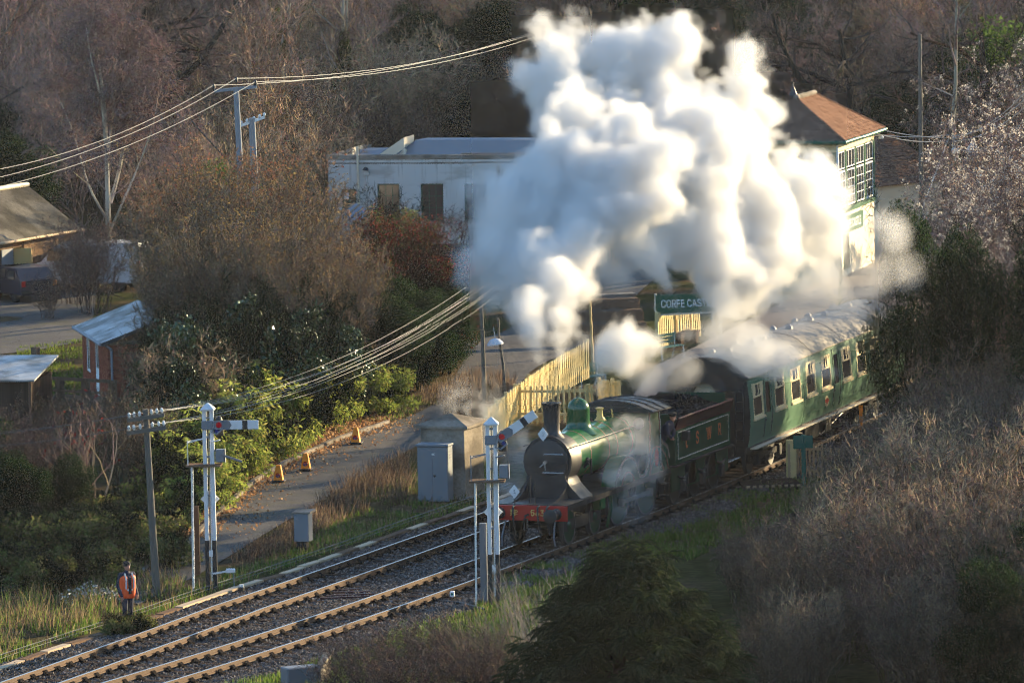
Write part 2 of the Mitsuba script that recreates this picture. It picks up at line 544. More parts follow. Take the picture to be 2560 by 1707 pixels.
def stones(n, s0, s1, o0, o1, r):
    """Loose stones lying on the ballast: squashed, turned four- and five-cornered lumps."""
    s = s0 + (s1 - s0) * rng.random(n) ** 1.25
    o = o0 + (o1 - o0) * rng.random(n)
    c = np.stack([np.interp(s, _s, _cx) + o * np.cos(np.interp(s, _s, _h)), np.interp(s, _s, _cy) - o * np.sin(np.interp(s, _s, _h)), np.full(n, BAL)], -1)
    c[:, 2] -= np.maximum(0, o - 1.9) * 0.40
    base = np.array([[1, 0, 0], [-0.4, 0.9, 0.1], [-0.6, -0.8, 0], [0.1, 0.1, 0.9], [0.2, -0.1, -0.6]])
    fc = np.array([[0, 1, 3], [1, 2, 3], [2, 0, 3], [1, 0, 4], [2, 1, 4], [0, 2, 4]])
    q = trimesh.transformations.random_quaternion
    ang = rng.random((n, 3)) * 2 * np.pi
    ca, sn = np.cos(ang), np.sin(ang)
    R = np.zeros((n, 3, 3))
    R[:, 0, 0], R[:, 0, 1], R[:, 1, 0], R[:, 1, 1], R[:, 2, 2] = ca[:, 0], -sn[:, 0], sn[:, 0], ca[:, 0], 1
    R2 = np.zeros((n, 3, 3))
    R2[:, 0, 0], R2[:, 1, 1], R2[:, 1, 2], R2[:, 2, 1], R2[:, 2, 2] = 1, ca[:, 1], -sn[:, 1], sn[:, 1], ca[:, 1]
    sc = r * (0.6 + 0.8 * rng.random((n, 1, 1))) * (0.7 + 0.6 * rng.random((n, 1, 3)))
    v = np.einsum('nij,njk->nik', base[None] * sc, np.swapaxes(R @ R2, 1, 2)) + c[:, None]
    f = fc[None] + (np.arange(n) * 5)[:, None, None]
    tone = 0.05 + 0.22 * rng.random((n, 1)) ** 1.7
    col = tone * (np.array([1.0, 0.95, 0.93]) - rng.random((n, 1)) * np.array([0.0, 0.12, 0.18]))
    return v.reshape(-1, 3), f.reshape(-1, 3), np.repeat(col, 5, 0)


def joined(meshes):
    v, f, c, n = [], [], [], 0
    for m in meshes:
        v.append(m[0])
        f.append(m[1] + n)
        c.append(m[2])
        n += len(m[0])
    return (np.vstack(v), np.vstack(f)), np.vstack(c)


m, c = joined([stones(36000, -28, 6, -5.6, 2.9, 0.045), stones(9000, 4, 40, 0.9, 2.9, 0.045), stones(6000, -28, 0, 1.0, 2.8, 0.045)])
stuff('ballast_stones', m, 'mat_vertex', 'loose grey and brown ballast stones around the sleepers of the two tracks', 'ballast', color=c)

# rails: bullhead section on chairs; the running top is worn bright on the left-hand track, both are rusty on the web
def rails(name, label, off, s0, s1, gauge=1.505):
    t = thing(name, label, 'railway track')
    web = [(0.035, -0.004), (0.035, -0.045), (0.01, -0.055), (0.01, -0.105), (0.034, -0.115), (0.034, -0.15), (-0.034, -0.15), (-0.034, -0.115), (-0.01, -0.105), (-0.01, -0.055), (-0.035, -0.045), (-0.035, -0.004)]
    for side in (-1, 1):
        o = (lambda s, d=side * gauge / 2: (off(s) if callable(off) else off) + d)
        r = part(t, 'rail', sweep(web, s0, s1, 0.5, o), 'mat_rust')
        part(r, 'running_top', sweep([(0.030, -0.0035), (-0.030, -0.0035), (-0.022, 0.003), (0.022, 0.003)], s0, s1, 0.5, o), 'mat_rail_top')
    slv = MB().cbox(-1.3, 1.3, -0.125, 0.125, -0.33, -0.195, 0.012)
    chairs = []
    for side in (-1, 1):
        chair = MB()
        x = side * gauge / 2
        chair.cbox(x - 0.19, x + 0.19, -0.1, 0.1, -0.195, -0.15, 0.012)
        chair.prism([(x - 0.13, -0.15), (x - 0.05, -0.065), (x - 0.036, -0.15)], 0.16, move(0, 0.08, 0) @ XZ)
        chair.prism([(x + 0.036, -0.15), (x + 0.05, -0.065), (x + 0.13, -0.15)], 0.16, move(0, 0.08, 0) @ XZ)
        chairs.append(chair)
    sp = {k: mikit.ply(b.mesh(), mt) for k, b, mt in (('s', slv, 'mat_sleeper'), ('c', chairs[0], 'mat_iron'), ('d', chairs[1], 'mat_iron'))}
    r2 = np.random.default_rng(len(scene))
    for s in np.arange(s0 + 0.3, s1, 0.76):
        o = float(off(np.array(s))) if callable(off) else off
        F = frame(track(s, o), heading(s) + r2.normal() * 0.5)
        F = F @ move(r2.normal() * 0.02, 0, r2.normal() * 0.004)
        k = nkey(t + '__sleeper')
        scene[k] = {**sp['s'], 'to_world': T4(F)}
        scene[k + '__chair'] = {**sp['c'], 'to_world': T4(F)}
        scene[k + '__chair_001'] = {**sp['d'], 'to_world': T4(F)}
    return t


rails('track', 'rusty right-hand railway track on wooden sleepers that carries the train', 0.0, -34, 60)
rails('track', 'left-hand railway track with bright worn rail tops next to the grass verge', left_off, -34, 60)


def strip(left, right, n=60, k=7, lift=0.03):
    """A sheet between two edges given in the plan, laid on the ground."""
    def along(p):
        p = np.asarray(p, float)[:, :2]
        d = np.r_[0, np.cumsum(np.linalg.norm(np.diff(p, axis=0), axis=1))]
        u = np.linspace(0, d[-1], n)
        return ndimage.gaussian_filter1d(np.stack([np.interp(u, d, p[:, i]) for i in (0, 1)], 1), 1.5, axis=0, mode='nearest')
    a, b = along(left), along(right)
    w = np.linspace(0, 1, k)[None, :, None]
    g = a[:, None] * (1 - w) + b[:, None] * w
    z = ground_z(g[..., 0], g[..., 1]) + lift
    v = np.dstack([g, z[..., None]])
    i, j = np.meshgrid(np.arange(n - 1), np.arange(k - 1), indexing='ij')
    q = np.stack([i * k + j, i * k + j + 1, (i + 1) * k + j + 1, (i + 1) * k + j], -1).reshape(-1, 4)
    return v.reshape(-1, 3), q[:, [0, 1, 2, 3]]


def gpx(*pts):
    return [at(px, py, GZ) for px, py in pts]


ROAD_L = gpx((250, 1500), (348, 1438), (468, 1368), (545, 1290), (640, 1205), (720, 1158), (853, 1098), (975, 1058), (1083, 1018), (1150, 930), (1180, 860))
ROAD_R = gpx((330, 1525), (415, 1480), (500, 1440), (640, 1350), (770, 1270), (900, 1190), (1010, 1130), (1080, 1090), (1140, 1050), (1215, 950), (1240, 860))
struct('service_road', strip(ROAD_L, ROAD_R), 'mat_asphalt')
lip = np.array(ROAD_L)[:, :2]
kerb = MB()
for a, b in zip(ROAD_L[1:7], ROAD_L[2:8]):
    n = max(1, int(np.linalg.norm(b - a) / 0.9))
    for i in range(n):
        p, q = a + (b - a) * i / n, a + (b - a) * (i + 0.96) / n
        kerb.beam(p + [-0.06, 0, 0.03], q + [-0.06, 0, 0.03 + 0.01 * ((i * 7) % 3)], 0.13, 0.16)
struct('road_kerb', kerb, 'mat_concrete')
LIT_L = gpx((430, 1290), (520, 1150), (640, 1080), (760, 1050), (900, 1030), (1010, 1020))
LIT_R = gpx((470, 1372), (545, 1295), (640, 1210), (720, 1163), (853, 1103), (975, 1062))
struct('leaf_litter', strip(LIT_L, LIT_R, lift=0.022), 'mat_litter')
YARD_L = gpx((-260, 700), (-100, 690), (60, 690), (250, 700))
YARD_R = gpx((-260, 900), (-100, 900), (60, 880), (230, 850))
struct('yard', strip(YARD_L, YARD_R), 'mat_asphalt')
# the road that leads away behind the lamp post, and the station approach behind the platform
APP_L = gpx((1120, 865), (1240, 840), (1330, 800), (1420, 700), (1560, 600))
APP_R = gpx((1260, 1000), (1330, 930), (1420, 880), (1540, 790), (1640, 690))
struct('station_approach', strip(APP_L, APP_R, lift=0.034), 'mat_asphalt')

# platform on the far side of the left-hand track, with a ramp at the near end
PL_Z = 0.72
ps = np.arange(38, 110.1, 1.0)
ramp = np.clip((ps - 38) / 6.0, 0.06, 1) * (PL_Z + 0.4) - 0.4
edge = track(ps, lambda s: left_off(s) - 1.55, ramp)
back = track(ps, lambda s: left_off(s) - np.interp(s, [38, 60, 110], [5.6, 6.4, 9.0]), ramp)
low_e, low_b = edge.copy(), back.copy()
low_e[:, 2] = low_b[:, 2] = -0.6
slab = MB().loft(np.stack([low_e, edge, back, low_b], 1))
struct('platform', slab, 'mat_platform')
wh = MB().loft(np.stack([track(ps, lambda s: left_off(s) - 1.52, ramp - 0.05), track(ps, lambda s: left_off(s) - 1.52, ramp + 0.012), track(ps, lambda s: left_off(s) - 1.85, ramp + 0.012), track(ps, lambda s: left_off(s) - 1.85, ramp - 0.05)], 1))
struct('platform_edge', wh, 'mat_concrete')
# ------------------------------------------------------------------ buildings
def window_unit(parent, F, x0, x1, z0, z1, cols, rows, mat='mat_window_green', fw=0.05, depth=0.06, inset=0.0, bars=0.03, glass='mat_dark_glass', name='window'):
    """A framed window in the local xz plane of F (facing -y): frame ring and bars as one part, panes as sub-parts."""
    b = MB()
    y0, y1 = inset - depth / 2, inset + depth / 2
    b.box(x0, x1, y0, y1, z0, z0 + fw).box(x0, x1, y0, y1, z1 - fw, z1)
    b.box(x0, x0 + fw, y0 + .002, y1 - .002, z0 + fw, z1 - fw).box(x1 - fw, x1, y0 + .002, y1 - .002, z0 + fw, z1 - fw)
    gx = np.linspace(x0 + fw, x1 - fw, cols + 1)
    gz = np.linspace(z0 + fw, z1 - fw, rows + 1)
    for g in gx[1:-1]:
        b.box(g - bars / 2, g + bars / 2, y0 + .008, y1 - .008, z0 + fw, z1 - fw)
    for g in gz[1:-1]:
        b.box(x0 + fw, x1 - fw, y0 + .012, y1 - .012, g - bars / 2, g + bars / 2)
    w = part(parent, name, b, mat, F)
    for i in range(cols):
        for j in range(rows):
            part(w, 'pane', MB().box(gx[i] + .004, gx[i + 1] - .004, inset - 0.006, inset + 0.006, gz[j] + .004, gz[j + 1] - .004), glass, F)
    return w


def wall_with_holes(outline, holes, thick, F, parent, name, mat):
    g = sg.Polygon(outline)
    for x0, x1, z0, z1 in holes:
        g = g.difference(sg.box(x0, z0, x1, z1))
    b = MB()
    for p in getattr(g, 'geoms', [g]):
        b.prism(p, thick, move(0, thick, 0) @ XZ)
    return part(parent, name, b, mat, F)


# white rendered flat-roofed building behind the bushes
o = at_y(824, 590, 296.0)
o[2] = GZ
F = frame(o, 13.0)
wb = thing('white_building', 'long white rendered building with dark green windows and a flat parapet roof behind the bushes', 'building')
S = 54.0
wins = [(0.62, 1.30, 1.42, 2.55, 2, 2), (2.32, 3.38, 1.20, 2.80, 3, 3), (4.38, 5.46, 1.10, 2.80, 3, 3), (6.46, 7.52, 1.10, 2.80, 3, 3), (8.52, 9.58, 1.10, 2.80, 3, 3), (10.6, 11.66, 1.1, 2.8, 3, 3)]
H = 3.92
wall_with_holes([(0, 0), (13, 0), (13, H), (0, H)], [w[:4] for w in wins], 0.25, F, wb, 'wall', 'mat_render_wall')
part(wb, 'side_wall', MB().box(0.0, 0.25, 0.25, 7, 0, H).box(12.75, 13, 0.25, 7, 0, H).box(0.25, 12.75, 6.75, 7, 0, H), 'mat_render_wall', F, each=True)
part(wb, 'parapet', MB().cbox(-0.07, 13.07, -0.07, 0.32, H + .002, H + 0.22, 0.02).cbox(-0.07, 0.32, 0.33, 7.07, H + .002, H + 0.22, 0.02).cbox(-.02, 13.0, -0.03, -.001, H - 0.2, H - 0.13, .01), 'mat_concrete', F)
part(wb, 'roof', MB().box(0.3, 12.7, 0.3, 6.7, H - 0.25, H - 0.1), 'mat_mid_grey', F)
part(wb, 'room', MB().box(0.3, 12.7, 1.6, 1.7, 0.2, H - 0.3).box(0.3, 12.7, .3, 1.6, .9, 1.0), 'mat_room', F)
for x0, x1, hh, nm in ((0.5, 2.0, 0.16, 'roof_light'), (2.6, 10.5, 0.62, 'roof_light')):
    b = MB()
    z = H - 0.1
    b.loft([[(x0, 1.0, z), (x0 + 0.15, 2.4, z + 0.2), (x0 + hh * 1.5, 2.8, z + hh + .2), (x0 + hh * 1.5 + 0.2, 4.2, z + hh + .2), (x0, 5.2, z)],
            [(x1, 1.0, z), (x1, 2.4, z + 0.2), (x1, 2.8, z + hh + .2), (x1, 4.2, z + hh + .2), (x1, 5.2, z)]])
    k = part(wb, nm, b, 'mat_bluegrey', F)
    part(k, 'sloping_end', MB().prism([(0, 0), (hh * 1.9 + .3, hh + .36), (hh * 1.9 + .3, 0)], 2.0, move(x0 - hh * 1.1 - .25, 4.0, z + .003) @ XZ), 'mat_pale_cream', F)
part(wb, 'roof_panel', MB().box(6.2, 10.2, 0.5, 0.9, H + 0.05, H + 0.24), 'mat_concrete', F)
for x0, x1, z0, z1, c, r in wins:
    window_unit(wb, F, x0 + .003, x1 - .003, z0 + .003, z1 - .003, c, r, inset=0.16, fw=0.055)
    part(wb, 'sill', MB().box(x0 - .05, x1 + .05, -.06, 0.13, z0 - .07, z0 - .002), 'mat_concrete', F)
part(wb, 'notice', MB().box(0.7, 0.93, 0.10, 0.115, 2.08, 2.40), 'mat_white', F)
part(wb, 'downpipe', MB().rod((1.83, -0.07, 0), (1.83, -0.07, 3.2), 0.045).cbox(1.70, 1.97, -0.17, -0.002, 3.2, 3.42, .02), 'mat_render_wall', F)
vp = MB().rod((1.48, -0.12, 0), (1.44, -0.12, 4.55), 0.055)
part(wb, 'vent_pipe', vp, 'mat_pale_cream', F)
sl = thing('wall_lamp', 'small black and white lamp with a shade above the downpipe of the white building', 'lamp')
part(sl, 'shade', MB().lathe([(0.0, 0), (0.15, 0.0), (0.11, 0.08), (0.04, 0.13), (0, 0.13)], 14), 'mat_paint_black', F @ move(1.84, -0.2, 3.46), 30)
part(sl, 'bracket', MB().rod((1.84, -0.003, 3.5), (1.84, -0.2, 3.58), 0.018), 'mat_paint_black', F)
# glazed lean-to
gl = thing('lean_to', 'blue glazed lean-to roof below the left window of the white building', 'lean-to')
Fg = frame(at_y(884, 545, 287.0), 20)
b = MB().loft([[(-0.62, -0.2, 0.1), (0.55, -0.9, -0.28)], [(-0.62, -.2, .13), (.55, -.9, -.25)], [(-0.32, 1.0, 0.62), (0.85, 0.3, 0.26)], [(-0.32, 1.0, 0.59), (0.85, 0.3, 0.23)]][0:1] + [[(-0.32, 1.0, 0.60), (0.85, 0.3, 0.22)]], close=False, caps=False)
part(gl, 'pane', b, 'mat_grey_paint', Fg)
b = MB()
for t in np.linspace(0, 1, 5):
    b.beam(np.array([-0.62, -0.2, 0.13]) * (1 - t) + np.array([.55, -.9, -.25]) * t, np.array([-0.32, 1.0, 0.63]) * (1 - t) + np.array([.85, .3, .25]) * t, 0.05, 0.05)
part(gl, 'glazing_bar', b, 'mat_dark_steel', Fg)
part(gl, 'post', MB().rod((.5, -.85, -1.6), (.5, -.85, -.3), .04).rod((-.55, -.2, -1.6), (-.55, -.2, .08), .04), 'mat_dark_steel', Fg)

# timber barn at the left edge
F = frame(at_y(187, 664, 278.0), -65)
F[2, 3] = GZ
bn = thing('barn', 'long brown timber barn with a weathered corrugated roof at the left edge', 'barn')
bd = MB()
for i in range(60):
    x = -0.155 * i - 0.02 - 0.1
    if 4.45 < -x < 5.5:
        continue
    bd = MB().box(x - 0.14, x, 0.0 + (i % 3) * 0.006, 0.06, 0.0, 2.42)
    part(bn, 'plank', bd, 'mat_timber', F)
part(bn, 'wall', MB().box(-9.6, -5.42, 0.062, 0.12, 0, 2.42).box(-4.5, -.02, .062, .12, 0, 2.42).box(-5.42, -4.5, .062, .12, 2.0, 2.42).prism([(0, 0), (4.7, 0), (4.7, 2.4), (2.35, 4.1), (0, 2.4)], 0.1, move(-.12, .07, 0) @ YZ).box(-9.6, -.1, 4.7, 4.8, 0, 2.4), 'mat_timber', F)
pr = 0.155
n = 110
u = np.linspace(-9.8, 0.25, n)
wv = 0.025 * np.cos(u * 2 * np.pi / pr / 1.2)
rp = []
for uu, w in zip(u, wv):
    rp.append([(uu, -0.28, 2.36 + w), (uu, 2.4, 4.25 + w), (uu, 5.05, 2.36 + w)])
part(bn, 'roof', MB().loft(rp, close=False, caps=False), 'mat_old_sheet', F, True)
part(bn, 'ridge_cap', MB().path([(-9.8, 2.4, 4.27), (0.28, 2.4, 4.27)], 0.11, 8), 'mat_pale_cream', F)
part(bn, 'gutter', MB().path([(-9.8, -0.33, 2.33), (0.3, -0.33, 2.33)], 0.06, 8), 'mat_tan_fence', F)
d = part(bn, 'door', MB().box(-5.42, -5.36, -0.9, -0.02, 0.05, 2.0), 'mat_pale_yellow', F)  # yellow sunlight on the open door is put into its colour
part(d, 'rail', MB().box(-5.355, -5.33, -0.88, -0.04, 0.25, 0.42).box(-5.355, -5.33, -0.88, -0.04, 1.0, 1.12).box(-5.355, -5.33, -0.88, -0.04, 1.7, 1.85), 'mat_pale_yellow', F)
part(bn, 'door_frame', MB().box(-6.5, -5.5, -0.06, -0.015, 0.0, 2.0), 'mat_bluegrey', F)
window_unit(bn, F, -9.0, -7.1, 1.15, 1.95, 2, 1, 'mat_white', 0.08, inset=-0.04)
part(bn, 'sign_board', MB().box(-7.0, -6.0, -.06, -.02, .45, 1.0).box(-6.9, -6.1, -.075, -.061, .55, .62).box(-6.9, -6.1, -.075, -.061, .75, .82), 'mat_cream', F)

# red brick shed with a pitched sheet roof
F = frame(at_y(272, 970, 228.0), -12.0)
F[2, 3] = GZ
rs = thing('brick_shed', 'red brick shed with a pale streaked sheet roof beside the yard', 'shed')
EV = 2.28
holes = [(1.0, 1.9, 0.75, 2.05), (3.2, 4.1, 0.1, 2.05)]
FL = F @ np.array([[0.0, 1, 0, 0], [-1, 0, 0, 6.4], [0, 0, 1, 0], [0, 0, 0, 1]])
wall_with_holes([(0, 0), (6.4, 0), (6.4, EV), (0, EV)], holes, 0.22, FL, rs, 'wall', 'mat_brick')
wall_with_holes([(0, 0), (4.3, 0), (4.3, EV - .1), (0, EV - .1)], [], 0.22, F @ move(0, -.003, 0), rs, 'wall', 'mat_brick')
part(rs, 'lintel_band', MB().box(0.0, 4.3, -0.02, 0.2, EV - 0.098, EV + 0.03), 'mat_concrete', F)
part(rs, 'gable_board', MB().prism([(0.1, EV + .03), (4.2, EV + .03), (2.15, EV + 0.80)], 0.1, move(0, 0.16, 0) @ XZ), 'mat_timber', F)
for g in range(9):
    part(rs, 'roof_sheet', MB().loft([[(-0.25, -0.25 + g * 0.78, EV - 0.02), (2.15, -0.25 + g * 0.78, EV + 0.86 + .006 * (g % 2)), (4.55, -0.25 + g * 0.78, EV - 0.02)],
                                     [(-0.25, 0.54 + g * 0.78, EV - 0.016 + .006 * (g % 2)), (2.15, 0.54 + g * 0.78, EV + 0.866), (4.55, 0.54 + g * 0.78, EV - 0.016)]], close=False, caps=False), 'mat_sheet', F)
part(rs, 'barge_board', MB().beam((-0.27, -0.26, EV - .06), (2.15, -0.26, EV + 0.8), 0.04, 0.12).beam((4.57, -0.26, EV - .06), (2.15, -0.263, EV + 0.8), 0.04, 0.12), 'mat_dark_steel', F)
part(rs, 'downpipe', MB().rod((0.12, -0.09, 0), (0.12, -0.09, EV - 0.25), 0.045).rod((0.12, -0.09, EV - .25), (-.2, -.1, EV - .02), .045).path([(-.3, -.2, EV - .04), (-.3, 6.6, EV - .04)], .06), 'mat_grey_paint', F)
window_unit(rs, FL, 1.0, 1.9, 0.75, 2.05, 2, 1, 'mat_white', 0.09, inset=.05)
d = window_unit(rs, FL, 3.2, 4.1, 1.0, 2.05, 2, 1, 'mat_white', 0.09, inset=.05)
part(rs, 'door', MB().box(3.22, 4.08, 0.02, 0.08, 0.12, 0.998), 'mat_white', FL)

# timber deck with railings in front of the shed
dk = thing('timber_deck', 'dark timber deck on thick posts with a rail beside the brick shed', 'deck')
F = frame(at_y(92, 1010, 222.0), 35)
F[2, 3] = GZ
for i in range(9):
    part(dk, 'plank', MB().box(0.0, 3.4, 0.1 + i * 0.16, 0.24 + i * 0.16, 0.92, 0.96), 'mat_timber', F)
for x, hh in ((0.0, 2.75), (1.05, 1.75), (2.2, 1.75), (3.4, 1.75)):
    part(dk, 'post', MB().box(x - 0.11, x + 0.11, -0.11, 0.11, 0, hh), 'mat_timber', F)
part(dk, 'rail', MB().beam((0, -0.13, 1.72), (3.4, -0.13, 1.72), 0.05, 0.12).beam((0, -.12, 1.3), (3.4, -.12, 1.3), .04, .08).beam((0, -.12, .86), (3.4, -.12, .86), .05, .16), 'mat_timber', F)

# shed at the left edge, pale roof; walls coloured near-black for shade
ds = thing('dark_shed', 'brick outhouse, walls darkened for shade, with a pale blue-white flat roof at the left edge', 'shed')
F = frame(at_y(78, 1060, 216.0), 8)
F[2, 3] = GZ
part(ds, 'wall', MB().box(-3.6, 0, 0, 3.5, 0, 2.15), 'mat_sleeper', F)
part(ds, 'roof', MB().loft([[(-3.9, -0.25, 2.2), (-3.9, -.25, 2.26), (-3.9, 3.8, 2.7), (-3.9, 3.8, 2.64)], [(0.2, -0.25, 2.2), (0.2, -.25, 2.26), (.2, 3.8, 2.7), (.2, 3.8, 2.64)]]), 'mat_sheet', F)
part(ds, 'plank', MB().box(-.06, .04, -.05, .02, 0, 2.18), 'mat_timber', F)

# signal box on the platform
SBX, SBY = 13.35, 261.7
F = frame((SBX, SBY, PL_Z - 0.5), 15.0)
F = frame(at_y(2096, 715, 262.0), 15.0)
F[2, 3] = GZ + .42
sb = thing('signal_box', 'cream and green signal box with a hipped red tile roof above the steam', 'signal box')
W, L = 4.2, 7.5
EVZ = 6.25
part(sb, 'lower_wall', MB().box(-W, 0, 0, 0.2, 0, 3.2).box(-0.2, 0, 0.2, L, 0, 3.2).box(-W, -W + .2, .2, L, 0, 3.2).box(-W + .2, -.2, L - .2, L, 0, 3.2).box(-W + .1, -.1, .1, L - .1, -1, -.01), 'mat_pale_cream', F)
part(sb, 'floor', MB().box(-W + .21, -.21, .21, L - .21, 3.05, 3.18), 'mat_timber', F)
part(sb, 'sill_band', MB().box(-W - .05, 0.05, -0.05, L + .05, 3.202, 3.37), 'mat_station_green', F)
part(sb, 'top_band', MB().box(-W - .02, 0.02, -0.02, .12, 5.78, 6.2).box(-.1, .02, .122, L, 5.78, 6.2).box(-W - .02, -W + .1, .122, L, 5.78, 6.2), 'mat_cream', F)
FR = F @ np.array([[0.0, -1, 0, 0], [1, 0, 0, 0], [0, 0, 1, 0], [0, 0, 0, 1]])     # right wall: local x runs away along the wall, -y faces right
bay = L / 4
for i in range(4):
    window_unit(sb, FR, i * bay + 0.09, (i + 1) * bay - 0.09, 3.42, 4.92, 3, 4, 'mat_white', 0.07, inset=0.06, bars=.035)
    window_unit(sb, FR, i * bay + 0.09, (i + 1) * bay - 0.09, 5.0, 5.74, 3, 1, 'mat_white', 0.05, inset=0.06, bars=.05, name='top_light')
for i in range(5):
    part(sb, 'mullion', MB().box(i * bay - 0.085, i * bay + 0.085, -0.01, 0.13, 3.375, 5.775), 'mat_station_green', FR)
bw = W / 3
for i in range(3):
    window_unit(sb, F, -W + i * bw + 0.08, -W + (i + 1) * bw - 0.08, 4.4, 5.7, 3, 2, 'mat_white', 0.06, inset=0.06, bars=.035)
    part(sb, 'panel', MB().box(-W + i * bw + .09, -W + (i + 1) * bw - .09, 0.02, .1, 3.38, 4.39), 'mat_station_green', F)
for i in range(1, 4):
    part(sb, 'mullion', MB().box(-W + i * bw - 0.08, -W + i * bw + 0.08, -0.012, 0.13, 3.375, 5.775) if i < 3 else MB().box(-.18, .004, -.012, .08, 3.375, 5.775), 'mat_station_green', F)
part(sb, 'room', MB().box(-W + .6, -W + .7, .6, L - .3, 3.6, 5.7).box(-2.8, -1.2, 2.0, 2.5, 3.6, 4.7).box(-W + .2, -.3, L - .4, L - .3, 3.6, 5.7), 'mat_room', F)
ov = 0.42
e = [(-W - ov, -ov, EVZ), (ov, -ov, EVZ), (ov, L + ov, EVZ), (-W - ov, L + ov, EVZ)]
rz = EVZ + 1.62
r0, r1 = (-W / 2, 2.05, rz), (-W / 2, L - 2.05, rz)


def tiled_slope(parent, quad, rows, cols, mat, t=0.028):
    """Rows of overlapping tiles on the slope a-b (eave) to d-c (ridge): a part per course and, in the courses one can count, tiles of their own height."""
    a, b, c, d = (np.array(x, float) for x in quad)
    n = np.cross(b - a, d - a)
    n /= np.linalg.norm(n)
    for i in range(rows):
        u0, u1 = i / rows, (i + 1.25) / rows
        u1 = min(u1, 1.0)
        l0, r0_, l1, r1_ = a + (d - a) * u0, b + (c - b) * u0, a + (d - a) * u1, b + (c - b) * u1
        k = max(1, int(round(cols * np.linalg.norm(r0_ - l0) / np.linalg.norm(b - a))))
        m = MB()
        for j in range(k):
            p = [l0 + (r0_ - l0) * j / k, l0 + (r0_ - l0) * (j + 0.96) / k, l1 + (r1_ - l1) * (j + 0.96) / k, l1 + (r1_ - l1) * j / k]
            w = t * (0.8 + 0.5 * ((j * 37 + i * 17) % 11) / 11)
            lo = [p[0] + n * w, p[1] + n * w, p[2] + n * 0.004, p[3] + n * 0.004]
            m.add(np.array(lo + [p[0] - n * .01, p[1] - n * .01]), np.array([[0, 1, 2], [0, 2, 3], [4, 5, 1], [4, 1, 0]]))
        part(parent, 'tile_course', m, mat, F)


rf = part(sb, 'roof', MB().add([*e, r0, r1], [[0, 1, 4], [2, 3, 5], [1, 2, 5], [1, 5, 4], [3, 0, 4], [3, 4, 5], [0, 3, 2], [0, 2, 1]]), 'mat_tile', F)
tiled_slope(rf, (e[0], e[1], r0, r0), 15, 26, 'mat_tile')
tiled_slope(rf, (e[1], e[2], r1, r0), 15, 40, 'mat_tile')
part(rf, 'ridge', MB().path([np.array(r0) + [0, -.1, .03], np.array(r1) + [0, .1, .03]], 0.12, 10), 'mat_concrete', F)
part(rf, 'hip', MB().path([np.array(e[1]) + [0, 0, .02], np.array(r0) + [0, 0, .02]], 0.055, 6).path([np.array(e[0]) + [0, 0, .02], np.array(r0) + [0, 0, .02]], .055, 6).path([np.array(e[2]) + [0, 0, .02], np.array(r1) + [0, 0, .02]], .055, 6), 'mat_tile', F, each=True)
part(rf, 'finial', MB().lathe([(0.12, 0), (0.2, 0.1), (0.1, 0.3), (0.03, 0.5), (0.0, 0.72)], 10), 'mat_dark_steel', F @ move(-W / 2 - .25, 2.6, rz - .02), 40)
part(sb, 'gutter', MB().path([(-W - ov, -ov - .04, EVZ - .05), (ov + .04, -ov - .04, EVZ - .05), (ov + .04, L + ov, EVZ - .05)], 0.07, 8), 'mat_station_green', F)
part(sb, 'soffit', MB().box(-W - ov + .02, ov - .02, -ov + .02, -.03, EVZ - .09, EVZ - .03).box(.03, ov - .02, -.028, L + ov, EVZ - .09, EVZ - .03), 'mat_cream', F)
part(sb, 'downpipe', MB().rod((0.06, -0.09, 0.3), (0.06, -0.09, 6.1), 0.05), 'mat_white', F)
nb = part(sb, 'name_board', MB().cbox(0.55, 4.75, -0.06, -0.005, 2.35, 3.05, .01), 'mat_station_green', FR)
part(nb, 'lettering', MB().tm(meshkit.text_mesh('CORFE CASTLE', 0.34, 0.012, True), move(0.78, -0.061, 2.53) @ XZ), 'mat_white', FR)
window_unit(sb, FR, 0.9, 1.9, 0.9, 2.3, 2, 2, 'mat_station_green', 0.08, inset=-0.02)
part(sb, 'wall_light', MB().rod((0, -.25, 0), (0, 0, 0), .02).lathe([(0, -.16), (.1, -.14), (.12, -.05), (.04, .02), (0, .02)], 12, move(0, -.25, 0)), 'mat_white', FR @ move(L - .1, -.1, 5.95), 30)

# low tiled building behind the signal box
tb = thing('tiled_building', 'low building with a pale red tiled roof just behind the signal box', 'building')
F = frame(at_y(2200, 640, 283.0), -48.0)
F[2, 3] = GZ
part(tb, 'wall', MB().box(0, 4.6, 0.1, 5, 0, 3.3), 'mat_pale_cream', F)
rf = part(tb, 'roof', MB().add([(-.4, -.3, 3.2), (5, -.3, 3.2), (4.0, 2.4, 5.2), (-.4, 2.4, 5.2), (5, 5.2, 3.2), (-.4, 5.2, 3.2)], [[0, 1, 2], [0, 2, 3], [2, 4, 5], [2, 5, 3], [1, 4, 2], [0, 3, 5]]), 'mat_tile', F)
tiled_slope(rf, ((-.4, -.3, 3.2), (5, -.3, 3.2), (4.0, 2.4, 5.2), (-.4, 2.4, 5.2)), 13, 24, 'mat_tile')

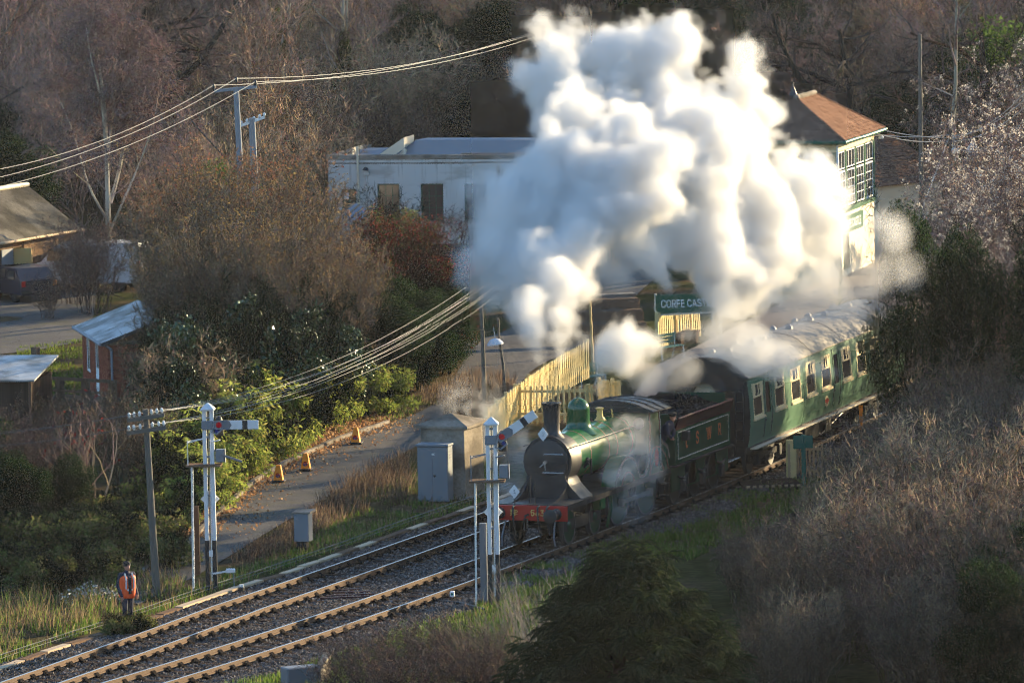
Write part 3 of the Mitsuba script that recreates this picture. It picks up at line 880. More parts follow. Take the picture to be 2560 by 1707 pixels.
# concrete hut
ht = thing('concrete_hut', 'square weathered concrete hut with a low pyramid roof beside the road', 'hut')
F = frame(at(1165, 1246, GZ), 20.0)
hw = 0.76
part(ht, 'wall', MB().loft([[(-hw * 2, 0, 0), (0, 0, 0), (0, 1.7, 0), (-hw * 2, 1.7, 0)], [(-hw * 2 + .04, .03, 2.2), (-.04, .03, 2.2), (-.04, 1.67, 2.2), (-hw * 2 + .04, 1.67, 2.2)]]), 'mat_concrete', F)
part(ht, 'roof', MB().loft([[(-1.66, -.13, 2.202), (.13, -.13, 2.202), (.13, 1.83, 2.202), (-1.66, 1.83, 2.202)], [(-1.66, -.13, 2.28), (.13, -.13, 2.28), (.13, 1.83, 2.28), (-1.66, 1.83, 2.28)], [(-.79, .82, 2.58), (-.73, .82, 2.58), (-.73, .88, 2.58), (-.79, .88, 2.58)]]), 'mat_concrete', F)
part(ht, 'base_slab', MB().box(-1.6, .1, -.1, 1.8, -.1, .05), 'mat_concrete', F)
# ------------------------------------------------------------------ people
def body(bones, refine=0.03, smooth=12):
    """One continuous surface from tapered bones ((p, r), (q, s))."""
    ico = trimesh.creation.icosphere(subdivisions=2).vertices
    out = None
    for (p, r), (q, s) in bones:
        h = m3.Manifold.hull_points(np.vstack([ico * r + p, ico * s + q]).astype(np.float32))
        out = h if out is None else out + h
    me = out.refine_to_length(refine).to_mesh()
    t = trimesh.Trimesh(np.array(me.vert_properties)[:, :3], np.array(me.tri_verts), process=True)
    trimesh.smoothing.filter_taubin(t, iterations=smooth)
    return np.array(t.vertices), np.array(t.faces)


def v3(*a):
    return np.array(a, float)


def hand_bones(w, d, side, up=v3(0, 0, 1), curl=0.5):
    """A palm with four fingers and a thumb from the wrist w in direction d."""
    d = d / np.linalg.norm(d)
    s = np.cross(d, up)
    s = s / np.linalg.norm(s) * side
    u = np.cross(s, d) * side
    b = [((w, 0.028), (w + d * 0.05, 0.03)), ((w + d * .04 - s * .02, .022), (w + d * .085 - s * .022, .02)), ((w + d * .04 + s * .02, .022), (w + d * .085 + s * .022, .02))]
    for k, L in zip((-1.5, -0.5, 0.5, 1.5), (0.07, 0.085, 0.08, 0.06)):
        r = w + d * 0.085 + s * 0.019 * k
        m = r + d * L * 0.55 - u * L * 0.2 * curl
        b += [((r, .0115), (m, .0105)), ((m, .0105), (m + d * L * .35 - u * L * .45 * curl, .009))]
    t0 = w + d * 0.03 - s * 0.03
    t1 = t0 + d * .035 - s * .03
    return b + [((t0, .016), (t1, .013)), ((t1, .013), (t1 + d * .035 - u * .008, .010))]


def head_mesh(c, yaw, pitch=0.0, k=1.0):
    """A head (face towards local -y before turning), with brow, nose, chin, ears."""
    b = [((v3(0, .012, .03), .088), (v3(0, -.005, .0), .08)), ((v3(0, -.02, -.04), .066), (v3(0, -.045, -.095), .036)), ((v3(0, -.06, -.02), .045), (v3(0, -.05, -.075), .045)),
         ((v3(0, -.09, .0), .011), (v3(0, -.108, -.03), .016)), ((v3(-.03, -.078, .018), .014), (v3(.03, -.078, .018), .014)), ((v3(-.02, -.088, -.066), .011), (v3(.02, -.088, -.066), .011)),
         ((v3(.086, .01, .0), .014), (v3(.086, .012, -.035), .011)), ((v3(-.086, .01, .0), .014), (v3(-.086, .012, -.035), .011)), ((v3(0, .02, -.06), .055), (v3(0, .03, -.15), .055))]
    v, f = body([((p * k, r * k), (q * k, s * k)) for (p, r), (q, s) in b], 0.015, 5)
    R = rot([0, 0, 1], yaw) @ rot([1, 0, 0], pitch)
    return v @ R[:3, :3].T + c, f


# ------------------------------------------------------------------ the steam locomotive
FL = frame(track(0.0), heading(4.5))
lo = thing('steam_locomotive', 'green and black steam locomotive with a red buffer beam, tall dome and black chimney', 'locomotive')
G, BK = 'mat_loco_green', 'mat_black'
FP = 1.27                                                   # footplate height


def L(name, mb, mat, smooth=False, parent=None, m=None, color=None, each=False):
    return part(parent or lo, name, mb, mat, FL if m is None else FL @ m, smooth, color, each)


bm = L('buffer_beam', MB().cbox(-1.19, 1.19, 0, 0.1, 0.84, 1.28, 0.012), 'mat_red')
L('lettering', MB().tm(meshkit.text_mesh('N', 0.17, 0.008, True), move(-0.56, -0.001, 0.99) @ XZ).tm(meshkit.text_mesh('o', 0.11, 0.008, True), move(-0.41, -0.001, 1.07) @ XZ).box(-.41, -.335, -.009, -.001, 1.025, 1.045).tm(meshkit.text_mesh('563', 0.17, 0.008, True), move(0.06, -0.001, 0.99) @ XZ), 'mat_gold', parent=bm)
for s in (-1, 1):
    b = L('buffer', MB().lathe([(0.17, 0), (0.16, 0.05), (0.12, 0.07), (0.105, 0.3), (0.06, 0.3), (0.06, 0.5), (0.2, 0.52), (0.21, 0.545), (0.12, 0.565), (0, 0.57)], 20, move(s * 0.87, 0, 1.05) @ rot([1, 0, 0], 90)), BK, 40)
L('draw_hook', MB().path([(0, 0, 1.02), (0, -.18, 1.02), (0, -.26, 1.0), (0, -.27, .93), (0, -.2, .9)], .032, 8).path([(-.05, -.2, .93), (-.05, -.22, .6), (.05, -.22, .6), (.05, -.2, .93)], .022, 6).rod((0, -.3, .62), (0, -.14, .62), .03), BK)
for x, zz in ((-0.42, .35), (0.34, .35), (.62, .45)):
    L('brake_hose', MB().path([(x, .02, 1.28), (x, -.12, 1.25), (x, -.14, 1.05), (x + .03, -.14, .75), (x + .07, -.08, zz)], .03, 8), BK, 40)
gi = MB()
for s in (-1, 1):
    gi.path([(s * .76, .2, .84), (s * .78, .05, .6), (s * .80, -.05, .35), (s * .82, .02, .1)], .025, 6)
L('guard_iron', gi, 'mat_mid_grey', each=True)
# footplate, valance, frames
L('footplate', MB().box(-1.2, 1.2, 0.1, 9.3, FP, FP + .035), BK)
L('valance', MB().box(1.165, 1.19, 0.1, 9.3, FP - .13, FP - .001).box(-1.19, -1.165, .1, 9.3, FP - .13, FP - .001), BK, each=True)
L('frame_plate', MB().box(.6, .635, .1, 9.2, .45, FP - .001).box(-.635, -.6, .1, 9.2, .45, FP - .001).box(-.59, .59, 1.8, 3.6, .45, 1.2), BK)
# curved front plates from the beam up to the smokebox
ang = np.linspace(0, np.pi / 2, 9)
side = [(0.12, FP + .036)] + [(0.12 + 1.6 * math.sin(a) * 0.98, FP + .05 + 0.62 * (1 - math.cos(a))) for a in ang] + [(1.75, FP + .036)]
for s in (-1, 1):
    L('front_frame', MB().prism(side, .04, move(.62 * s - .02, 0, 0) @ YZ), BK)
half = [(1.06, FP + .036), (0.98, FP + .12), (.86, FP + .24), (.72, FP + .40), (.60, FP + .58), (.56, 2.2)]
L('saddle', MB().prism([*half, *[(-x, z) for x, z in half[::-1]]], 1.0, move(0, 2.62, 0) @ XZ), BK)
L('smokebox', MB().lathe([(.60, 0), (.745, 0.0), (.755, .02), (.755, .9), (0.72, .93)], 48, move(0, 1.72, 2.36) @ rot([1, 0, 0], -90)), BK, 40)
dr_ = L('smokebox_door', MB().lathe([(.66, -.01), (.66, .03), (.645, .06), (.45, .10), (.2, .125), (0, .13)], 40, move(0, 1.72, 2.36) @ rot([1, 0, 0], 90)), BK, 40)
L('handrail', MB().rod((-.04, 1.52, 2.60), (.56, 1.52, 2.60), .02).rod((0, 1.52, 2.6), (0, 1.62, 2.6), .018).rod((.5, 1.52, 2.6), (.5, 1.64, 2.6), .018), 'mat_steel', parent=dr_)
L('handrail', MB().rod((-.08, 1.52, 2.06), (.56, 1.52, 2.06), .02).rod((0, 1.52, 2.06), (0, 1.62, 2.06), .018).rod((.5, 1.52, 2.06), (.5, 1.64, 2.06), .018), 'mat_steel', parent=dr_)
L('dart', MB().rod((0, 1.62, 2.36), (0, 1.46, 2.36), .05).rod((0, 1.5, 2.36), (-.16, 1.5, 2.22), .016).rod((0, 1.47, 2.36), (.02, 1.47, 2.14), .016), 'mat_steel', parent=dr_)
L('hinge', MB().box(.0, .62, 1.585, 1.62, 2.3, 2.34), BK, parent=dr_)
ch = L('chimney', MB().lathe([(.40, .0), (.36, .06), (.275, .16), (.235, .26), (.235, .5), (.255, .85), (.27, 1.0), (.29, 1.02), (.29, 1.07), (.22, 1.07), (.20, .6), (0, .6)], 32, move(0, 2.15, 2.98)), BK, 40)
for nm, dx, y, z, mk in (('chimney_headboard', -0.10, 1.66, 3.17, '2'), ('frame_headboard', -.52, .30, 1.64, '1')):
    k = L(nm, MB().prism([(0, -.21), (.165, 0), (0, .21), (-.165, 0)], .015, move(dx, y, z) @ XZ), 'mat_white')
    L('figure', MB().tm(meshkit.text_mesh(mk, .12, .003), move(dx - .04, y - .016, z - .06) @ XZ), 'mat_mid_grey', parent=k)
    L('bracket', MB().rod((dx, y + .02, z - .5), (dx, y + .02, z), .018), BK, parent=k)
L('lamp_iron', MB().path([(.2, .08, 1.3), (.2, .06, 1.95)], .02, 6).rod((-.05, .35, 1.3), (-.05, .35, 2.02), .022).lathe([(0, 0), (.035, .02), (.035, .08), (0, .1)], 10, move(-.05, .35, 2.0)), BK)
# boiler, dome, safety valves
bo = L('boiler', MB().lathe([(.70, 0), (.705, 0.0), (.705, 4.9)], 48, move(0, 2.66, 2.36) @ rot([1, 0, 0], -90)), G, 40)
for y in (2.70, 3.55, 5.15, 5.9, 7.3):
    L('band', MB().lathe([(.70, -.025), (.713, -.02), (.713, .02), (.70, .025)], 48, move(0, y, 2.36) @ rot([1, 0, 0], -90)), 'mat_lining', 40, parent=bo)
L('dome', MB().lathe([(.58, -.10), (.46, .02), (.385, .10), (.345, .2), (.34, .3), (.34, .62)] + [(.34 * math.cos(a), .62 + .34 * math.sin(a)) for a in np.linspace(.1, 1.5, 10)] + [(.03, .962), (.025, 1.0), (0, 1.01)], 36, move(0, 4.45, 2.98)), G, 40)
L('safety_valve', MB().lathe([(.2, 0), (.16, .05), (.1, .12), (.09, .34), (.12, .36), (.12, .4), (0, .4)], 20, move(0, 6.35, 3.03)), 'mat_gold', 40)
for s in (-1, 1):
    L('boiler_handrail', MB().path([(s * .74, 1.7, 2.80), (s * .74, 7.6, 2.80)], .018, 6), 'mat_dark_steel')
L('whistle', MB().rod((.12, 7.1, 3.05), (.12, 7.1, 3.3), .025), 'mat_gold')
L('ejector', MB().path([(-.78, 2.6, 2.6), (-.78, 7.6, 2.6)], .05, 8), BK)
L('injector_valve', MB().lathe([(0, 0), (.06, .01), (.06, .2), (.02, .24)], 10, move(.74, 3.15, 2.1)).rod((.7, 3.15, 2.2), (.86, 3.15, 2.2), .035).rod((.84, 3.15, 2.3), (.84, 3.15, 1.85), .03).rod((.7, 2.95, 2.05), (.82, 2.95, 2.3), .045), 'mat_paint_black', 30)


# splashers and cab side: one curved outline each side, lined out in dark red
def arc(cy, cz, r, a0, a1, n=14):
    return [(cy + r * math.cos(a), cz + r * math.sin(a)) for a in np.linspace(a0, a1, n)]


DW1, DW2, DR = 5.55, 8.1, 1.0
top = arc(DW1, 1.0, 1.12, math.pi - .26, .42) + [(6.85, 1.40), (7.05, 1.42), (7.25, 1.55), (7.42, 1.85), (7.52, 2.2), (7.56, 2.6), (7.58, 3.22), (8.42, 3.22), (8.43, 2.65), (8.5, 2.35), (8.7, 2.2), (9.0, 2.1), (9.2, 1.95), (9.27, 1.7), (9.28, FP + .03)]
prof = [(DW1 - 1.09, FP + .036)] + top
for s in (-1, 1):
    x = s * 1.12 - .02
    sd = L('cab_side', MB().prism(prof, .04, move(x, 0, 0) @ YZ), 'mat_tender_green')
    ln = np.array([(s * 1.146 if s > 0 else -1.146, y, z - .05) for y, z in top[2:-1]])
    L('lining', MB().path(ln, .024, 5), 'mat_lining', parent=sd)
    L('white_line', MB().path(ln + [s * .012, 0, -.035], .009, 4).path(ln + [s * .012, 0, .03], .008, 4), 'mat_white_line', parent=sd)
    l2 = np.array([(s * 1.146, y, z) for y, z in arc(DW1, 1.0, .62, math.pi - .46, .46)])
    l3 = np.array([(s * 1.146, y, z) for y, z in arc(DW2, 1.0, .72, math.pi - .4, .4)])
    l4 = np.array([(s * 1.146, y, z) for y, z in [(7.5, 1.5), (7.62, 1.9), (7.85, 2.08), (8.15, 2.1), (8.45, 2.05)] + arc(DW2, 1.0, 1.12, .75, .28, 6)])
    for q in (l2, l3, l4):
        L('lining', MB().path(q, .022, 5), 'mat_lining', parent=sd)
    L('emblem', MB().lathe([(0, 0), (.16, .0), (.16, .02), (0, .025)], 20, move(s * 1.141, 8.12, 1.78) @ rot([0, 1, 0], 90 * s) @ np.diag([1.7, 1.0, 1, 1])), 'mat_red', parent=sd)
    L('splasher_top', MB().loft([[(s * .66, y, z), (s * 1.11, y, z)] for y, z in arc(DW1, 1.0, 1.12, math.pi - .26, .26)], close=False, caps=False), G, 40)
L('cab_front', MB().box(-1.1, 1.1, 7.56, 7.6, 1.9, 3.3), 'mat_tender_green')
for x in (-.82, .82):
    L('spectacle', MB().cyl((x, 7.53, 2.85), (x, 7.555, 2.85), .17, 20), 'mat_dark_glass')
ra = np.linspace(-1, 1, 15)
ro = [(x * 1.32, 3.50 - .30 * x * x) for x in ra]
L('cab_roof', MB().loft([[(x, y, z) for x, z in ro] + [(x, y, z - .03) for x, z in ro[::-1]] for y in (7.35, 9.1)]), BK)
for y in (7.4, 7.95, 8.5, 9.05):
    L('roof_rib', MB().path([(x, y, z + .012) for x, z in ro], .022, 5), 'mat_dark_steel')
L('cab_handrail', MB().rod((1.16, 8.47, 1.4), (1.16, 8.47, 3.1), .017).rod((-1.16, 8.47, 1.4), (-1.16, 8.47, 3.1), .017), 'mat_steel', each=True)
L('backhead', MB().cyl((0, 7.62, 2.2), (0, 7.9, 2.2), .66, 20).box(-1.09, 1.09, 7.61, 9.2, 1.31, 1.4), BK)
L('step', MB().box(.95, 1.2, 8.75, 9.15, .5, .54).box(.95, 1.2, 8.75, 9.15, .85, .89).box(.98, 1.0, 8.7, 9.2, .5, FP), BK)


def wheel(parent, F, y, r, spokes, name, gauge=1.505, mat='mat_tender_green'):
    for s in (-1, 1):
        x = s * (gauge / 2 + .02)
        R = move(x, y, r) @ rot([0, 1, 0], 90 * s)
        w = part(parent, name, MB().lathe([(r - .075, -.065), (r + .028, -.065), (r + .026, -.035), (r, -.03), (r - .004, .06), (r - .075, .06), (r - .075, -.065)], 40), 'mat_dark_steel', F @ R, 40)
        sp = MB().lathe([(.0, -.06), (.13, -.06), (.15, .05), (.10, .09), (0, .09)], 18).lathe([(r - .14, -.04), (r - .075, -.05), (r - .075, .045), (r - .14, .035)], 40)
        for i in range(spokes):
            a = 2 * math.pi * i / spokes + .1
            sp.beam((.12 * math.cos(a), .12 * math.sin(a), .01), ((r - .1) * math.cos(a), (r - .1) * math.sin(a), .0), .05, .045)
        part(w, 'spoke_centre', sp, mat, F @ R, 40)
    part(parent, 'axle', MB().cyl((-.7, y, r), (.7, y, r), .08, 12), BK, F)


for y in (1.2, 3.45):
    wheel(lo, FL, y, .55, 10, 'bogie_wheel')
for y in (DW1, DW2):
    wheel(lo, FL, y, DR, 20, 'driving_wheel')
rod = MB().beam((.93, DW1, .72), (.93, DW2, .72), .05, .12).cyl((.86, DW1, .72), (.99, DW1, .72), .12, 14).cyl((.86, DW2, .72), (.99, DW2, .72), .12, 14)
rod.beam((-.93, DW1, 1.2), (-.93, DW2, 1.2), .05, .12)
L('coupling_rod', rod, 'mat_steel')
L('bogie_frame', MB().box(.78, .82, .7, 4.0, .42, .75).box(-.82, -.78, .7, 4.0, .42, .75).box(-.76, .76, 2.0, 2.6, .5, .8), BK)
L('sandbox', MB().cbox(.85, 1.12, 3.15, 3.62, .78, 1.13, .04), G)
L('sand_pipe', MB().path([(1.0, 4.35, 1.2), (1.0, 4.4, .7), (.85, 4.42, .12)], .05, 8), G)
L('brake_block', MB().box(.7, .85, 6.65, 6.78, .5, 1.1).box(.7, .85, 9.1, 9.2, .5, 1.0), BK, each=True)

# ------------------------------------------------------------------ driver leaning out of the cab
dv = thing('person', 'person in a dark blue jacket and black cap leaning out of the locomotive cab', 'person')
FD = FL @ move(1.08, 8.98, 1.36)
hp, nk = v3(-.12, .05, .85), v3(.20, .12, 1.36)
bones = [((hp, .165), (v3(.04, .09, 1.12), .17)), ((v3(.04, .09, 1.12), .17), (v3(.17, .12, 1.30), .13)), ((v3(.14, -.08, 1.30), .085), (v3(.14, .30, 1.28), .085)), ((nk - v3(.03, 0, .06), .075), (nk, .06)),
         ((v3(.14, -.09, 1.30), .08), (v3(.20, -.16, 1.03), .06)), ((v3(.20, -.16, 1.03), .058), (v3(.24, .02, .92), .045)),
         ((v3(.14, .31, 1.28), .08), (v3(.22, .38, 1.02), .06)), ((v3(.22, .38, 1.02), .058), (v3(.2, .22, .9), .045)),
         ((hp + v3(0, -.1, 0), .12), (v3(-.1, -.06, .42), .085)), ((v3(-.1, -.06, .42), .085), (v3(-.12, -.04, .05), .06)), ((hp + v3(0, .1, 0), .12), (v3(-.14, .18, .42), .085)), ((v3(-.14, .18, .42), .085), (v3(-.16, .2, .05), .06))]
part(dv, 'jacket', body(bones), 'mat_navy', FD, True)
hv = body(hand_bones(v3(.24, .02, .92), v3(.1, .3, -.15), 1) + hand_bones(v3(.2, .22, .9), v3(.1, -.3, -.1), -1), .012, 4)
part(dv, 'hand', hv, 'mat_skin', FD, True)
part(dv, 'head', head_mesh(v3(.26, .15, 1.52), 40, 14), 'mat_skin', FD, True)
part(dv, 'cap', MB().lathe([(.102, 0), (.125, .05), (.12, .075), (.05, .095), (0, .098)], 18, move(.262, .14, 1.565) @ rot([1, 0, 0], 14)).prism(sg.Point(0, 0).buffer(.085), .012, move(.31, .085, 1.56)), 'mat_cloth_black', FD, 40)

# ------------------------------------------------------------------ tender
FT = frame(track(9.75), heading(12.5))
te = thing('tender', 'dark green tender heaped with coal and lettered in red behind the locomotive', 'tender')


def TP(name, mb, mat, smooth=False, parent=None, color=None):
    return part(parent or te, name, mb, mat, FT, smooth, color)


TL = 5.75
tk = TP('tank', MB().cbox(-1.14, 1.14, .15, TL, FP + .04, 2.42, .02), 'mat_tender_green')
TP('flare', MB().loft([[(1.14, y, 2.36), (1.16, y, 2.46), (1.27, y, 2.70), (1.24, y, 2.71), (1.10, y, 2.44)] for y in (.15, TL)]).loft([[(-1.14, y, 2.36), (-1.16, y, 2.46), (-1.27, y, 2.70), (-1.24, y, 2.71), (-1.10, y, 2.44)] for y in (.15, TL)]), 'mat_maroon')
TP('rail', MB().path([(1.25, .2, 2.74), (1.25, TL - .05, 2.74), (-1.25, TL - .05, 2.74), (-1.25, .2, 2.74)], .025, 6), 'mat_lining')
bx = [(1.144, .4, FP + .2), (1.144, TL - .25, FP + .2), (1.144, TL - .25, 2.28), (1.144, .4, 2.28), (1.144, .4, FP + .2)]
TP('lining', MB().path(bx, .014, 4), 'mat_white_line', parent=tk)
for chx, y in zip('LSWR', (1.15, 2.2, 3.3, 4.45)):
    TP('letter', MB().tm(meshkit.text_mesh(chx, .36, .008, True), move(1.141, y, 1.74) @ YZ), 'mat_orange_red', parent=tk)
TP('footplate', MB().box(-1.22, 1.22, 0, TL + .15, FP - .01, FP + .035), BK)
TP('buffer_beam', MB().cbox(-1.19, 1.19, TL + .1, TL + .18, .85, FP - .015, .01).cyl((.87, TL + .18, 1.05), (.87, TL + .6, 1.05), .1, 14).cyl((-.87, TL + .18, 1.05), (-.87, TL + .6, 1.05), .1, 14), BK)
fo = sg.Polygon([(0, .5), (TL, .5), (TL, FP - .015), (0, FP - .015)])
for y in (1.95, 3.95):
    fo = fo.difference(sg.box(y - .5, .62, y + .5, 1.1).buffer(.08))
for s in (-1, 1):
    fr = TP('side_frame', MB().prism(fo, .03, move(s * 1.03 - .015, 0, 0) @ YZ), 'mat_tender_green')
    for y in (1.0, 2.95, 4.9):
        TP('axle_box', MB().cbox(s * 1.10 - .07, s * 1.10 + .07, y - .15, y + .15, .42, .78, .02).path([(s * 1.1, y - .42, .92), (s * 1.1, y, .82), (s * 1.1, y + .42, .92)], .035, 6), BK, parent=fr)
for y in (1.0, 2.95, 4.9):
    wheel(te, FT, y, .6, 12, 'wheel', mat=BK)
TP('front_plate', MB().box(-1.1, 1.1, .2, .25, 2.42, 2.85).box(-1.1, 1.1, TL - .4, TL - .35, 2.42, 2.95), 'mat_tender_green')
TP('fire_iron', MB().rod((.9, .4, 2.62), (.95, 4.2, 2.72), .02).cbox(1.16, 1.4, .7, .95, 2.0, 2.3, .03), BK)
r3 = np.random.default_rng(5)
n = 2600
cx_, cy_ = r3.uniform(-1.05, 1.05, n), r3.uniform(.3, TL - .5, n)
hz = 2.45 + .62 * np.exp(-((cy_ - 3.1) / 1.9) ** 2) * np.sqrt(np.clip(1 - (cx_ / 1.15) ** 2, 0, 1)) + r3.normal(0, .03, n)
base = trimesh.creation.icosphere(subdivisions=0)
bv, bf = np.array(base.vertices), np.array(base.faces)
cv = np.stack([cx_, cy_, hz], -1)[:, None] + bv[None] * (.035 + .07 * r3.random((n, 1, 1)) ** 2) * (.6 + .8 * r3.random((n, len(bv), 1)))
cf = (bf[None] + (np.arange(n) * len(bv))[:, None, None]).reshape(-1, 3)
cc = np.repeat(.012 + .03 * r3.random((n, 1)) ** 2 + np.zeros((1, 3)), len(bv), 0) * [1, 1, 1.12]
gx, gy = np.meshgrid(np.linspace(-1.09, 1.09, 12), np.linspace(.26, TL - .41, 24), indexing='ij')
gz = 2.43 + .60 * np.exp(-((gy - 3.1) / 1.9) ** 2) * np.sqrt(np.clip(1 - (gx / 1.15) ** 2, 0, 1))
i, j = np.meshgrid(np.arange(11), np.arange(23), indexing='ij')
q = np.stack([i * 24 + j, (i + 1) * 24 + j, (i + 1) * 24 + j + 1, i * 24 + j + 1], -1).reshape(-1, 4)
(cm, ccl) = joined([(cv.reshape(-1, 3), cf, cc), (np.stack([gx, gy, gz], -1).reshape(-1, 3), np.vstack([q[:, :3], q[:, [0, 2, 3]]]), np.full((288, 3), .012))])
k = TP('coal', cm, 'mat_vertex', color=ccl)
labels[k] = {'kind': 'stuff'}

# ------------------------------------------------------------------ carriage
FC = frame(track(16.75), math.degrees(math.atan2(*(track(36.0) - track(16.75))[:2])))
co = thing('railway_carriage', 'green railway carriage with a grey-brown roof and cream window frames behind the tender', 'carriage')
CL = 20.0


def CP(name, mb, mat, smooth=False, parent=None, m=None):
    return part(parent or co, name, mb, mat, FC if m is None else FC @ m, smooth)


sec = [(1.30, 1.05), (1.36, 1.35), (1.40, 1.75), (1.40, 2.1), (1.37, 2.6), (1.33, 3.0), (1.29, 3.22)]     # the body side's tumblehome: (half width, height)
sx = lambda z: float(np.interp(z, [p[1] for p in sec], [p[0] for p in sec]))
wy = [1.05, 3.65, 5.65, 7.55, 9.45, 12.15, 14.1, 16.0, 17.7]
doors = [2.2, 10.8, 18.9]
holes = [(y - .58, y + .58, 1.95, 2.98) for y in wy] + [(y - .26, y + .26, 1.95, 2.9) for y in doors]
ycuts = sorted({0.0, CL, *[round(h[0], 3) for h in holes], *[round(h[1], 3) for h in holes]})
zc = [1.05, 1.2, 1.35, 1.55, 1.75, 1.95, 2.1, 2.35, 2.6, 2.8, 2.9, 2.98, 3.1, 3.22]
for s in (-1, 1):
    vs, fs = [], []
    for a, b in zip(ycuts[:-1], ycuts[1:]):
        for z0, z1 in zip(zc[:-1], zc[1:]):
            ym, zm = (a + b) / 2, (z0 + z1) / 2
            if any(h[0] < ym < h[1] and h[2] < zm < h[3] for h in holes):
                continue
            k = len(vs)
            vs += [(s * sx(z0), a, z0), (s * sx(z0), b, z0), (s * sx(z1), b, z1), (s * sx(z1), a, z1)]
            fs.append([k, k + 1, k + 2, k + 3])
    sd = CP('side', MB().add(vs, fs), 'mat_coach_green')
    for y in wy:
        b = MB()
        xf = lambda z, d=0.0: s * (sx(z) + .012 + d)
        for z0, z1, y0, y1 in ((1.93, 1.99, y - .6, y + .6), (2.93, 3.0, y - .6, y + .6), (1.99, 2.93, y - .6, y - .53), (1.99, 2.93, y + .53, y + .6), (2.56, 2.60, y - .53, y + .53)):
            b.loft([[(xf(z0), y0, z0), (xf(z0), y1, z0), (xf(z1), y1, z1), (xf(z1), y0, z1)], [(xf(z0, -.05), y0, z0), (xf(z0, -.05), y1, z0), (xf(z1, -.05), y1, z1), (xf(z1, -.05), y0, z1)]])
        w = CP('window', b, 'mat_cream', parent=None)
        CP('pane', MB().loft([[(s * (sx(1.97) - .03), y - .56, 1.97), (s * (sx(2.56) - .03), y - .56, 2.56)], [(s * (sx(1.97) - .03), y + .56, 1.97), (s * (sx(2.56) - .03), y + .56, 2.56)]], close=False, caps=False), 'mat_dark_glass', parent=w)
        CP('pane', MB().loft([[(s * (sx(2.6) - .03), y - .56, 2.6), (s * (sx(2.95) - .03), y - .56, 2.95)], [(s * (sx(2.6) - .03), y + .56, 2.6), (s * (sx(2.95) - .03), y + .56, 2.95)]], close=False, caps=False), 'mat_dark_glass', parent=w)
        for d0, d1 in ((-.53, -.22), (.06, .16), (.30, .53)):
            CP('ventilator', MB().loft([[(s * (sx(2.6) - .012), y + d0, 2.6), (s * (sx(2.93) - .012), y + d0, 2.93)], [(s * (sx(2.6) - .012), y + d1, 2.6), (s * (sx(2.93) - .012), y + d1, 2.93)]], close=False, caps=False), 'mat_cream', parent=w)
        CP('sill', MB().box(s * sx(1.9) + (.01 if s > 0 else -.06), s * sx(1.9) + (.06 if s > 0 else -.01), y - .66, y + .66, 1.85, 1.925), 'mat_cream', parent=w)
    for y in doors:
        d = CP('door', MB().path([(s * (sx(z) + .006), y - .42, z) for z in zc[1:-1]], .012, 4).path([(s * (sx(z) + .006), y + .42, z) for z in zc[1:-1]], .012, 4).box(s * 1.405 - .02, s * 1.405 + .02, y - .40, y - .30, 1.72, 1.76), 'mat_dark_steel')
        CP('pane', MB().loft([[(s * (sx(1.95) - .02), y - .25, 1.95), (s * (sx(2.9) - .02), y - .25, 2.9)], [(s * (sx(1.95) - .02), y + .25, 1.95), (s * (sx(2.9) - .02), y + .25, 2.9)]], close=False, caps=False), 'mat_dark_glass', parent=d)
    for y in (6.6, 11.6, 15.0):
        CP('panel_seam', MB().path([(s * (sx(z) + .002), y, z) for z in zc], .006, 4), 'mat_station_green', parent=sd)
    em = CP('emblem', MB().lathe([(0, 0), (.2, 0), (.2, .012), (0, .014)], 24, move(s * (sx(1.5) + .004), 9.5, 1.5) @ rot([0, 1, 0], 90 * s)), 'mat_cream', parent=sd)
    CP('emblem_bar', MB().box(s * (sx(1.5) + .017), s * (sx(1.5) + .026), 9.28, 9.72, 1.46, 1.56).cyl((s * (sx(1.5) + .017), 9.5, 1.5), (s * (sx(1.5) + .024), 9.5, 1.5), .11, 16), 'mat_red', parent=sd)
ra = np.linspace(-1, 1, 25)
rs_ = [(1.31 * x, 3.20 + .66 * (1 - abs(x) ** 2.4)) for x in ra]
CP('roof', MB().loft([[(x, y, z) for x, z in rs_] for y in (-.02, CL + .02)], close=False, caps=False), 'mat_coach_roof', 40)
CP('cantrail', MB().path([(1.315, 0, 3.21), (1.315, CL, 3.21)], .022, 6).path([(-1.315, 0, 3.21), (-1.315, CL, 3.21)], .022, 6), 'mat_tan_fence')
for y in (.02, 4.0, 8.0, 12.0, 16.0, CL - .02):
    CP('roof_rib', MB().path([(x, y, z + .004) for x, z in rs_], .014 if 0.1 < y < CL - .1 else .04, 5), 'mat_coach_roof' if 0.1 < y < CL - .1 else BK)
for y, xx in [(y, x) for y in (2.2, 5.0, 6.3, 9.6, 12.4, 14.2, 17.4) for x in (-.45, .10)][:]:
    if (int(y * 10) + int(xx * 100)) % 7 == 0:
        continue
    z = 3.20 + .66 * (1 - abs(xx / 1.31) ** 2.4)
    CP('roof_ventilator', MB().loft([[(-.11, -.13, -.03), (.11, -.13, -.03), (.11, .13, -.03), (-.11, .13, -.03)], [(-.09, -.08, .08), (.09, -.08, .08), (.09, .08, .08), (-.09, .08, .08)], [(-.03, -.04, .13), (.03, -.04, .13), (.03, .04, .13), (-.03, .04, .13)]], m=move(xx, y, z)), 'mat_bluegrey')
endp = [(-sx(z), z) for z in zc] + rs_[1:-1] + [(sx(z), z) for z in zc[::-1]]
for y0 in (-.0, CL - .04):
    CP('end', MB().prism(endp, .05, move(0, y0 + .05, 0) @ XZ), BK if y0 < 1 else 'mat_coach_green')
gw = sg.box(-.62, 1.15, .62, 2.2).union(sg.Point(0, 2.75).buffer(.62)).union(sg.box(-.62, 2.1, .62, 2.75))
